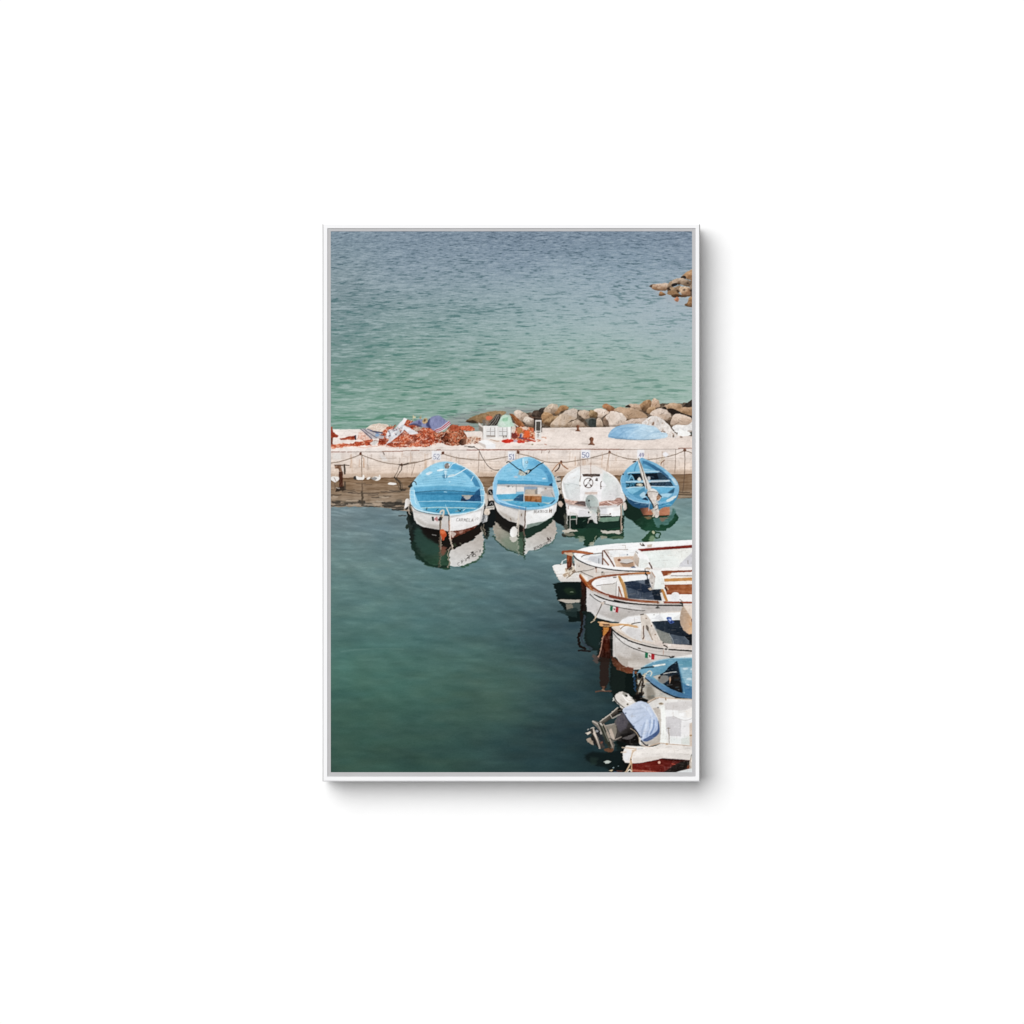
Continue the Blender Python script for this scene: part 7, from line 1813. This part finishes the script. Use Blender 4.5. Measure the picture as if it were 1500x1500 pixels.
line([(1400, 1200), (1380, 1300), (1390, 1380)], 1.2, '#a58a72', .8, wb=.4)
V(850, 1005, 135)
part('outboard_motor', B9, 'large grey tilted outboard motor')
poly([(540, 620), (620, 470), (690, 430), (800, 560), (900, 720), (950, 850), (960, 940), (820, 960), (660, 900), (560, 880), (480, 760), (460, 620)], G(550, 600, '#5c5654', 800, 850, '#1d1b1a'), sm=False, wb=.15, tex=(8, 5, 5))
poly([(600, 480), (690, 440), (780, 560), (760, 680), (640, 760), (580, 640)], '#55515a', .8, soft=1.5, ident=False)
poly([(660, 780), (820, 760), (920, 780), (940, 920), (800, 960), (670, 900)], '#141211', .9, soft=1.2, ident=False)
poly([(680, 850), (760, 820), (880, 770), (900, 800), (800, 870)], '#6a6464', .8, sm=True, soft=.7, ident=False)
poly([(400, 640), (540, 610), (590, 640), (600, 740), (560, 870), (500, 800), (440, 700)], G(420, 650, '#8d857a', 580, 750, '#7c7468'), wb=.2, tex=(10, 4, 4))
poly([(470, 720), (510, 700), (560, 850), (540, 900), (480, 800)], '#c3b1a2', .9, sm=True, soft=.4, ident=False)
poly([(555, 870), (670, 820), (680, 830), (570, 885)], '#a99a8c', .9, soft=.3, ident=False)
poly([(190, 570), (240, 565), (330, 600), (390, 610), (450, 740), (560, 960), (545, 1050), (500, 1030), (400, 860), (300, 700), (200, 610)], '#6f6860', wb=.25, tex=(20, 4, 3))
poly([(330, 620), (380, 640), (440, 800), (500, 960), (480, 1000), (400, 900), (350, 720)], '#2d3028', .95, sm=True, soft=.4, ident=False)
line([(380, 620), (440, 740), (500, 900), (530, 1000)], 1.2, '#b8a694', .9, ident=False)
line([(210, 580), (300, 640), (350, 780)], 1.8, '#b5aca2', .9, ident=False)
poly([(395, 1020), (500, 1010), (545, 1040), (500, 1075), (400, 1060)], '#6e4630', .95, sm=True, wb=.4)
poly([(180, 690), (215, 670), (250, 760), (320, 900), (410, 1000), (330, 1030), (290, 1000), (230, 860)], G(200, 800, '#b8aa9a', 340, 900, '#4a4440'), wb=.2, tex=(12, 3, 3))
poly([(240, 700), (310, 720), (370, 860), (400, 980), (350, 920), (270, 800)], '#26272c', .9, sm=True, soft=.6, ident=False)
line([(195, 690), (250, 820), (320, 1010)], 2.2, '#d8cabc', .9, soft=.6, ident=False)
ell(345, 920, 20, 20, '#7a4a3a', ident=False, soft=.3)
ell(270, 735, 26, 22, '#8a8c90', ident=False, wb=.3)
poly([(160, 850), (200, 770), (250, 860), (290, 1000), (220, 940)], '#22201f', .9, soft=.5, ident=False)
part('trim_cylinder', B9)
poly([(310, 590), (330, 565), (490, 445), (600, 350), (660, 380), (640, 440), (520, 520), (420, 590), (370, 620)], G(440, 440, '#8f867a', 520, 540, '#25211d'), wb=.2, tex=(14, 3, 3))
poly([(490, 450), (600, 355), (650, 385), (630, 440), (515, 520)], G(540, 390, '#7d756a', 590, 470, '#1d1a17'), wb=.15)
line([(325, 575), (500, 448), (605, 352)], 1.5, '#d2c6b8', .9)
line([(345, 585), (510, 470)], .9, '#5a5248', .8, ident=False)
line([(480, 455), (515, 515)], 1.2, '#c9beb0', .9, ident=False)
poly([(610, 360), (700, 350), (690, 430), (610, 430)], '#17140f', wb=.4)
line([(655, 335), (695, 365)], 2.0, '#e0d8cc', .9)
line([(620, 400), (680, 385)], 1.0, '#7a7064', .8, ident=False)
line([(520, 525), (650, 460)], 1.6, '#b3a99c', .85)
part('propeller', B9)
poly([(85, 770), (160, 735), (185, 755), (120, 800)], '#d3c4b4', wb=.2)
poly([(105, 865), (160, 845), (190, 890), (220, 965), (165, 940), (112, 900)], '#a08e7c', sm=True, wb=.2, tex=(12, 2, 2))
poly([(108, 700), (138, 692), (142, 716), (115, 722)], '#9a9894', wb=.2)
poly([(165, 700), (200, 680), (215, 760), (180, 790)], '#3a3531', wb=.3)
line([(170, 690), (205, 675)], 1.4, '#cfc4b8', .9)
use(CUR - 2)
line([(205, 575), (290, 625), (335, 690)], 2.4, '#b9b0a5', .9)
line([(300, 615), (350, 720), (420, 880), (490, 1020)], 2.2, '#34362e', .9)
line([(330, 610), (355, 640)], 2.4, '#d8cfc6', .9)
line([(350, 640), (400, 760), (460, 900)], 1.4, '#8d8a7c', .8)
line([(430, 760), (470, 860), (515, 960)], 1.6, '#a89a8a', .9)
line([(470, 850), (560, 890)], 1.0, '#2c2824', .8)
line([(590, 650), (600, 740), (570, 860)], 1.0, '#3a3632', .8)
line([(405, 650), (560, 615)], 1.4, '#a79d92', .8)
line([(240, 830), (330, 1020)], 1.0, '#8a7c6e', .8)
part('spare_motor', B9, 'second white motor head tilted over the water')
poly([(540, 220), (560, 160), (640, 100), (690, 88), (780, 130), (850, 200), (900, 270), (830, 320), (720, 355), (640, 300), (580, 260)], G(570, 180, '#d3ccc4', 800, 280, '#d8d2ca'), wb=.15, tex=(8, 4, 4))
poly([(690, 95), (780, 135), (850, 210), (790, 230), (700, 150)], '#e9e4de', .9, soft=.4, ident=False)
poly([(690, 100), (750, 120), (775, 160), (740, 175), (695, 140)], '#8f8a80', .9, sm=True, soft=.4, ident=False)
poly([(730, 135), (770, 150), (765, 178), (735, 165)], '#1f1d1a', ident=False)
line([(690, 150), (760, 240), (840, 260)], 1.6, '#f5f2ee', .9, ident=False, soft=.6)
line([(556, 170), (575, 230), (640, 300), (715, 355)], 1.7, '#1c1a18', .95, ident=False)
line([(565, 240), (640, 315), (700, 350)], 1.0, '#d8cfc4', .9, ident=False)
line([(545, 190), (540, 240)], 1.4, '#d8d8cc', .9)
ell(770, 298, 16, 14, '#5a5040', ident=False)
line([(650, 220), (700, 260)], .8, '#b0a8a0', .7, ident=False)
line([(830, 200), (880, 230)], 1.2, '#a39a90', .8, wb=.3)
part('motor_cloth', B9, 'light blue cloth tied over the motor')
poly([(700, 370), (780, 330), (900, 270), (980, 245), (1060, 265), (1130, 310), (1180, 400), (1240, 500), (1270, 580), (1290, 680), (1270, 760), (1180, 850), (1080, 900), (1000, 890), (985, 830), (940, 760), (870, 670), (780, 550), (700, 430)], G(750, 400, '#c3cddf', 1200, 700, '#b4c4e0'), sm=True, wb=.15, tex=(8, 5, 5))
poly([(1020, 880), (1100, 830), (1200, 770), (1260, 700), (1262, 560), (1290, 660), (1280, 770), (1180, 860), (1080, 902)], '#3d5584', .95, sm=True, soft=.5, ident=False)
for q, c_ in (([(1140, 560), (1130, 700), (1080, 820)], '#8ea4c8'), ([(1200, 560), (1190, 680), (1140, 780)], '#6a84b4'), ([(1050, 600), (1010, 720), (1000, 800)], '#9aabc9'), ([(1240, 520), (1250, 640), (1220, 720)], '#9fb4d8'), ([(740, 380), (900, 380), (1020, 360)], '#a9b6cc'), ([(800, 480), (950, 440), (1050, 420)], '#b0bdd2'), ([(860, 620), (960, 560), (1030, 500)], '#aab8cf')):
    line(q, 2.6, c_, .65, soft=1.2, ident=False)
for q in ([(1090, 560), (1060, 700), (1020, 840)], [(1170, 520), (1165, 640), (1120, 760)], [(1000, 300), (1100, 380), (1160, 480)]):
    line(q, 3.0, '#d3deee', .6, soft=1.4, ident=False)
line([(700, 430), (780, 550), (870, 670), (940, 760), (985, 840)], 1.2, '#2a3550', .85, wb=.3, ident=False)
for (x, y) in ((740, 440), (875, 662), (1000, 830)):
    ell(x, y, 12, 14, '#43506a', a=.8, ident=False, wb=.3)
line([(820, 690), (900, 750), (950, 830), (965, 920)], 1.0, '#cdb496', .95, wb=.3)
line([(990, 890), (1060, 960), (1100, 965)], 2.0, '#22262e', .95, wb=.3)

# scuffs and seams on the boats along the right edge
for root_, box_ in ((B5, (808, 795, 1014, 855)), (B6, (855, 842, 1014, 912)), (B7, (882, 885, 1014, 982)), (B9, (905, 1022, 1014, 1133))):
    scuff(part_ids(root_), *box_, 150, ['#a39a92', '#f8f7f6', '#8f857c', '#c2ab98', '#cfcac6'], .6, True, .32)
    scuff(part_ids(root_), *box_, 60, ['#a8907c', '#8f8478', '#f4f2f0'], .5, False, .3)
scuff(part_ids(B8), 935, 965, 1014, 1024, 110, ['#4f8cac', '#a9cbd8', '#e0e8ea', '#2f5f84', '#8a8070'], .7, True, .35)
# ------------------------------------------------------------------ wear, grain and edge break-up of the whole print
def finish():
    global IMG
    b = (0, 0, W, H)
    X, Y = grid(b)
    solid = (PID != P_SEA) & (PID != P_HARB)
    # scuffs and dirt on everything that is not water
    n = (vn(X / 2.6, Y / 2.2, 201) - .5) * 4 + (vn(X / 1.2, Y / 1.1, 202) - .5) * 7 + (vn(X / 6, Y / 5, 203) - .5) * 7 + (vn(X / 14, Y / 9, 206) - .5) * 10
    pit = ss(vn(X / 1.5, Y / 1.3, 204), .82, .97) * 15
    glint = ss(vn(X / 1.4, Y / 1.2, 205), .86, .98) * 9
    IMG += np.where(solid, n - pit + glint, 0)[..., None]
    # uneven edges: the ink shifts by a fraction of a unit
    dx = (vn(X / 2.6, Y / 2.6, 211) - .5) * .36 + (vn(X / 1.0, Y / 1.0, 212) - .5) * .3
    dy = (vn(X / 2.6, Y / 2.6, 213) - .5) * .32 + (vn(X / 1.0, Y / 1.0, 214) - .5) * .3
    wet = PID == P_HARB
    rip = (vn(X / 8, Y / 1.5, 231) - .5) * 3.0 + (vn(X / 3, Y / .9, 232) - .5) * 1.3
    dx = np.where(wet, dx + rip * np.clip((Y - 735) / 40, .3, 1), dx)
    fx = np.clip(np.arange(W, dtype=np.float32)[None, :] + dx * K, 0, W - 1.01)
    fy = np.clip(np.arange(H, dtype=np.float32)[:, None] + dy * K, 0, H - 1.01)
    ix = fx.astype(np.int32); iy = fy.astype(np.int32)
    fx = (fx - ix)[..., None]; fy = (fy - iy)[..., None]
    IMG = (IMG[iy, ix] * (1 - fx) + IMG[iy, ix + 1] * fx) * (1 - fy) + (IMG[iy + 1, ix] * (1 - fx) + IMG[iy + 1, ix + 1] * fx) * fy
    # a lens spreads a little light: wide faint bloom, and edges never harder than the print
    wide = blur(IMG, 4.5); near = blur(IMG, .9)
    s3 = solid[..., None]
    IMG = np.where(s3, IMG * .70 + near * .22 + wide * .08, IMG * .8 + near * .2)
    lum = IMG.mean(2); hp = lum - blur(lum, 2.2)
    IMG += (np.clip(hp, -36, 36) * .34)[..., None]
    IMG += (ss(lum, 150, 225) * 7)[..., None] * s3
    # colour strength
    g = IMG @ np.array([.3, .59, .11], np.float32)
    IMG = g[..., None] + (IMG - g[..., None]) * .90
    IMG += ((vn(X / .7, Y / .7, 221) - .5) * 5)[..., None]
finish()
LAMP_W = 271000
WORLD_S = 0.11
# ------------------------------------------------------------------ the scene
import bpy
from mathutils import Vector

scene = bpy.context.scene
col = scene.collection
U = 0.6096 / 553.2               # metres per print unit (a 61 cm wide frame)
EXPO = 1.045                      # light falling on the wall, relative to white

def wx(x):
    return (x - 750.0) * U
def wz(y):
    return (750.0 - y) * U + 1.5

def mat(name, build):
    m = bpy.data.materials.new(name)
    m.use_nodes = True
    nt = m.node_tree
    bs = nt.nodes['Principled BSDF']
    build(nt, bs)
    return m

def noise(nt, scale, detail=3.0):
    tc = nt.nodes.new('ShaderNodeTexCoord')
    n = nt.nodes.new('ShaderNodeTexNoise')
    n.inputs['Scale'].default_value = scale
    n.inputs['Detail'].default_value = detail
    nt.links.new(tc.outputs['Object'], n.inputs['Vector'])
    return n

def plain(c, c2, scale, rough, spec, bump=0.0):
    def build(nt, bs):
        n = noise(nt, scale)
        r = nt.nodes.new('ShaderNodeValToRGB')
        r.color_ramp.elements[0].position = .3; r.color_ramp.elements[1].position = .7
        r.color_ramp.elements[0].color = (*c, 1); r.color_ramp.elements[1].color = (*c2, 1)
        nt.links.new(n.outputs['Fac'], r.inputs['Fac'])
        nt.links.new(r.outputs['Color'], bs.inputs['Base Color'])
        bs.inputs['Roughness'].default_value = rough
        bs.inputs['Specular IOR Level'].default_value = spec
        if bump:
            b = nt.nodes.new('ShaderNodeBump'); b.inputs['Strength'].default_value = bump; b.inputs['Distance'].default_value = .0004
            nt.links.new(n.outputs['Fac'], b.inputs['Height']); nt.links.new(b.outputs['Normal'], bs.inputs['Normal'])
    return build

M_WALL = mat('white_wall_paint', plain((.965, .965, .965), (.975, .975, .975), 60, .9, .05))
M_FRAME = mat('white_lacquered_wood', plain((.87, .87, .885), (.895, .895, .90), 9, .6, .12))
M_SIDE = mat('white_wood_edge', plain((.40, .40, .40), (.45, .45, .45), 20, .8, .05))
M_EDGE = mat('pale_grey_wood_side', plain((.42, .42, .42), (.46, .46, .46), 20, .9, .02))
M_LINER = mat('grey_liner_board', plain((.50, .495, .50), (.52, .515, .525), 40, .9, .02))
M_BACK = mat('brown_backing_board', plain((.30, .22, .15), (.36, .27, .18), 30, .9, .05))
M_METAL = mat('zinc_hanger', plain((.45, .45, .45), (.55, .55, .55), 30, .4, .5))

def ink(nt, bs):
    at = nt.nodes.new('ShaderNodeAttribute'); at.attribute_name = 'ink'
    n = noise(nt, 900, 2)
    mx = nt.nodes.new('ShaderNodeMixRGB'); mx.blend_type = 'MULTIPLY'; mx.inputs['Fac'].default_value = .06
    nt.links.new(at.outputs['Color'], mx.inputs['Color1']); nt.links.new(n.outputs['Fac'], mx.inputs['Color2'])
    nt.links.new(mx.outputs['Color'], bs.inputs['Base Color'])
    bs.inputs['Roughness'].default_value = .9
    bs.inputs['Specular IOR Level'].default_value = .0
M_INK = mat('printed_ink_on_paper', ink)

def mesh_obj(name, verts, faces, m, parent=None):
    me = bpy.data.meshes.new(name)
    me.from_pydata(verts, [], faces)
    me.materials.append(m)
    me.update()
    o = bpy.data.objects.new(name, me)
    col.objects.link(o)
    if parent:
        o.parent = parent
    return o

# ---- wall
Wd = 12.0
wall = mesh_obj('wall', [(-Wd, 0, -Wd), (Wd, 0, -Wd), (Wd, 0, Wd), (-Wd, 0, Wd), (-Wd, .2, -Wd), (Wd, .2, -Wd), (Wd, .2, Wd), (-Wd, .2, Wd)],
                [(0, 1, 2, 3), (5, 4, 7, 6), (4, 0, 3, 7), (1, 5, 6, 2), (3, 2, 6, 7), (4, 5, 1, 0)], M_WALL)
wall['kind'] = 'structure'
wall['label'] = 'plain bright white wall the framed print hangs on'

# ---- framed print (root stands at the bottom of the frame)
DEPTH = 0.055
FX0, FX1, FY0, FY1 = 472.3, 1025.6, 327.9, 1144.9      # outside of the frame
GX0, GX1, GY0, GY1 = 479.8, 1018.9, 334.5, 1137.6      # inside of the frame
root = bpy.data.objects.new('framed_print', None)
root.empty_display_size = .1
col.objects.link(root)
BASE = Vector((wx((FX0 + FX1) / 2), -0.002, wz(FY1)))
root.location = BASE
root['label'] = 'white framed photographic print of a harbour with moored boats'
root['category'] = 'framed print'

def L(x, y, d):
    """local point: print units, d metres out from the wall"""
    return (wx(x) - BASE.x, -d, wz(y) - BASE.z)

def rail(pts_out, pts_in):
    """one mitred frame member: flat face, small outer chamfer, inner lip"""
    (ox0, oy0), (ox1, oy1) = pts_out
    (ix0, iy0), (ix1, iy1) = pts_in
    c = 1.4 * U
    def mixp(a, b, w):
        d = math.hypot(b[0] - a[0], b[1] - a[1])
        return (a[0] + (b[0] - a[0]) * w / d, a[1] + (b[1] - a[1]) * w / d)
    rows = []
    for (o, i) in (((ox0, oy0), (ix0, iy0)), ((ox1, oy1), (ix1, iy1))):
        q = mixp(o, i, 2.0)
        qi = mixp(i, o, .5)
        rows.append([L(*o, 0.0), L(*o, DEPTH - .0014), L(*q, DEPTH), L(*qi, DEPTH), L(*i, DEPTH - .0004), L(*i, 0.0)])
    v = rows[0] + rows[1]
    f = [(k, k + 1, k + 7, k + 6) for k in range(5)] + [(5, 0, 6, 11), tuple(range(5, -1, -1)), tuple(range(6, 12))]
    return v, f

O = [(FX0, FY0), (FX1, FY0), (FX1, FY1), (FX0, FY1)]
I = [(GX0, GY0), (GX1, GY0), (GX1, GY1), (GX0, GY1)]
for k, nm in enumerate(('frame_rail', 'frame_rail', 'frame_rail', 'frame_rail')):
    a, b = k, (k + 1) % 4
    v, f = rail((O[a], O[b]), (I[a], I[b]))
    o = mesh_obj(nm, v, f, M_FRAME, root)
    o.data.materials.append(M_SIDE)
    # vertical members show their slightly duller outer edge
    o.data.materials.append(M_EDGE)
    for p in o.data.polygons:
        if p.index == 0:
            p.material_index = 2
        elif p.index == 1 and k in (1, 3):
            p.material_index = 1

def ring(x0, x1, y0, y1, a0, a1, b0, b1, d0, d1, name, m):
    """flat ring with thickness: outer x0..x1,y0..y1, inner a0..a1,b0..b1"""
    out = [(x0, y0), (x1, y0), (x1, y1), (x0, y1)]; inn = [(a0, b0), (a1, b0), (a1, b1), (a0, b1)]
    v = [L(*p, d1) for p in out] + [L(*p, d1) for p in inn] + [L(*p, d0) for p in out] + [L(*p, d0) for p in inn]
    f = []
    for k in range(4):
        n = (k + 1) % 4
        f += [(k, n, 4 + n, 4 + k), (8 + n, 8 + k, 12 + k, 12 + n), (8 + k, 8 + n, n, k), (4 + k, 4 + n, 12 + n, 12 + k)]
    return mesh_obj(name, v, f, m, root)

PX0, PX1, PY0, PY1 = X0, X0 + 529.3, Y0, Y0 + CH * CELL
ring(GX0 + .15, GX1 - .15, GY0 + .15, GY1 - .15, PX0 - .02, PX1 + .02, PY0 - .02, PY1 + .02, .040, DEPTH - .0012, 'liner', M_LINER)
# backing board and hangers behind the print
v = [L(GX0 + .5, GY0 + .5, .0390), L(GX1 - .5, GY0 + .5, .0390), L(GX1 - .5, GY1 - .5, .0390), L(GX0 + .5, GY1 - .5, .0390),
     L(GX0 + .5, GY0 + .5, .0350), L(GX1 - .5, GY0 + .5, .0350), L(GX1 - .5, GY1 - .5, .0350), L(GX0 + .5, GY1 - .5, .0350)]
mesh_obj('backing_board', v, [(0, 1, 2, 3), (5, 4, 7, 6), (4, 5, 1, 0), (1, 5, 6, 2), (2, 6, 7, 3), (4, 0, 3, 7)], M_BACK, root)

# ---- the paper: one flat sheet of ink cells, cut along the outlines of the things it shows
cells = np.clip(IMG.reshape(CH, SS, CW, SS, 3).mean((1, 3)), 0, 255) / 255.0
lin = np.where(cells <= .04045, cells / 12.92, ((cells + .055) / 1.055) ** 2.4).astype(np.float32)
lin = np.clip(lin / EXPO / .97, 0.002, .93)
# ink at the grid corners
pad = np.pad(lin, ((1, 1), (1, 1), (0, 0)), mode='edge')
corner = (pad[:-1, :-1] + pad[1:, :-1] + pad[:-1, 1:] + pad[1:, 1:]) * .25
# keep the sheet as crisp as its cells
soft_ = (corner[:-1, :-1] + corner[1:, :-1] + corner[:-1, 1:] + corner[1:, 1:]) * .25
dpad = np.pad(lin - soft_, ((1, 1), (1, 1), (0, 0)), mode='edge')
corner = np.clip(corner + .8 * (dpad[:-1, :-1] + dpad[1:, :-1] + dpad[:-1, 1:] + dpad[1:, 1:]) * .25, .002, .93)
ids = PID[SS // 2::SS, SS // 2::SS][:CH, :CW]
PAPER_D = DEPTH - .0016

gy, gx = np.mgrid[0:CH + 1, 0:CW + 1]
LX = (X0 + gx * CELL - 750.0) * U - BASE.x
LZ = (750.0 - (Y0 + gy * CELL)) * U + 1.5 - BASE.z
flatxyz = np.stack([LX, np.full(LX.shape, -PAPER_D), LZ], -1).reshape(-1, 3).astype(np.float32)
flatcol = np.concatenate([corner, np.ones(corner.shape[:2] + (1,), np.float32)], 2).reshape(-1, 4).astype(np.float32)
row = CW + 1

def ink_mesh(name, mask, parent):
    yy, xx = np.nonzero(mask)
    a = yy * row + xx
    quads = np.stack([a + row, a + row + 1, a + 1, a], 1)     # facing away from the wall
    used, inv = np.unique(quads.ravel(), return_inverse=True)
    me = bpy.data.meshes.new(name)
    nf = len(quads)
    me.vertices.add(len(used)); me.loops.add(nf * 4); me.polygons.add(nf)
    me.vertices.foreach_set('co', flatxyz[used].ravel())
    me.loops.foreach_set('vertex_index', inv.astype(np.int32).ravel())
    me.polygons.foreach_set('loop_start', np.arange(0, nf * 4, 4, dtype=np.int32))
    at = me.color_attributes.new('ink', 'FLOAT_COLOR', 'POINT')
    at.data.foreach_set('color', flatcol[used].ravel())
    me.materials.append(M_INK)
    me.update(calc_edges=True)
    o = bpy.data.objects.new(name, me)
    col.objects.link(o)
    o.parent = parent
    return o

# each rope or frame member that lies apart on the print is a piece of its own
SEPARATE = {'rope', 'mooring_rope', 'wooden_frame', 'thwart', 'keel', 'printed_float_pole', 'cleat', 'rail', 'boat_cover'}
GROUPS = {'printed_rock': 'rocks shown on the print', 'printed_boat': 'boats shown on the print', 'printed_motorboat': 'boats shown on the print',
          'printed_number_plate': 'mooring number plates shown on the print', 'printed_gull': 'gulls shown on the print',
          'printed_bollard': 'bollards shown on the print', 'printed_fender': 'fenders shown on the print',
          'printed_fishing_net': 'fishing nets shown on the print', 'printed_cloth': 'cloths on the nets shown on the print'}

def components(mask):
    yy, xx = np.nonzero(mask)
    if len(yy) == 0:
        return [mask]
    y0, x0, y1, x1 = yy.min(), xx.min(), yy.max() + 1, xx.max() + 1
    m = mask[y0:y1, x0:x1]
    lab = np.where(m, np.arange(m.size).reshape(m.shape) + 1, 0)
    while True:
        q = np.pad(lab, 1)
        n = lab
        for dy in (0, 1, 2):
            for dx in (0, 1, 2):
                n = np.maximum(n, q[dy:dy + m.shape[0], dx:dx + m.shape[1]])
        n = np.where(m, n, 0)
        if (n == lab).all():
            break
        lab = n
    vals, cnt = np.unique(lab[m], return_counts=True)
    order = vals[np.argsort(-cnt)]; cnt = np.sort(cnt)[::-1]
    keep = [v for v, c in zip(order, cnt) if c >= 4] or [order[0]]
    out = []
    for i, v in enumerate(keep):
        sel = lab == v
        if i == 0:
            sel |= np.isin(lab, [o_ for o_ in order if o_ not in keep]) & m
        full = np.zeros_like(mask); full[y0:y1, x0:x1] = sel
        out.append(full)
    return out

count = np.bincount(ids.ravel(), minlength=len(PARTS))
objs = {}
for k, (name, par, label) in enumerate(PARTS):
    if count[k] < 6:
        continue
    p = objs.get(par, root) if par is not None else root
    mask = ids == k
    pieces = components(mask) if name in SEPARATE else [mask]
    o = ink_mesh(name, pieces[0], p)
    for extra in pieces[1:]:
        ink_mesh(name, extra, p)
    if label:
        o['label'] = label
    if name in GROUPS:
        o['group'] = GROUPS[name]
    objs[k] = o
# cells of marks too small to be parts of their own stay with the water sheet
small = np.isin(ids, [k for k in range(len(PARTS)) if count[k] and count[k] < 6])
if small.any():
    ink_mesh('printed_speck', small, root)

# ---- camera
cam = bpy.data.objects.new('camera', bpy.data.cameras.new('camera'))
col.objects.link(cam)
DIST = 4.2
cam.location = (0, -DIST, 1.5)
cam.rotation_euler = (math.radians(90), 0, 0)
cam.data.sensor_width = 36
# the front of the frame (not the wall) is at print scale
cam.data.lens = 36 * (DIST - DEPTH - .002) / (1500 * U)
cam.data.clip_end = 100
scene.camera = cam

# ---- light: one broad soft lamp high on the left, far enough to light the wall evenly
def lamp(name, loc, target, size, energy):
    ld = bpy.data.lights.new(name, 'AREA')
    ld.shape = 'DISK'; ld.size = size; ld.energy = energy
    lo = bpy.data.objects.new(name, ld)
    col.objects.link(lo)
    lo.location = loc
    d = Vector(target) - Vector(loc)
    lo.rotation_euler = d.to_track_quat('-Z', 'Y').to_euler()
    return lo
LZD = 120.0
lamp('studio_lamp', (-.43 * LZD, -LZD, 1.5 + .43 * LZD), (0, 0, 1.5), 1.2 * LZD, LAMP_W)

w = bpy.data.worlds.new('World')
scene.world = w
w.use_nodes = True
bg = w.node_tree.nodes['Background']
bg.inputs['Color'].default_value = (1, 1, 1, 1)
bg.inputs['Strength'].default_value = WORLD_S

scene.view_settings.view_transform = 'Standard'
scene.view_settings.look = 'None'
scene.view_settings.exposure = 0
scene.view_settings.gamma = 1
scene.render.film_transparent = False
scene.cycles.max_bounces = 6
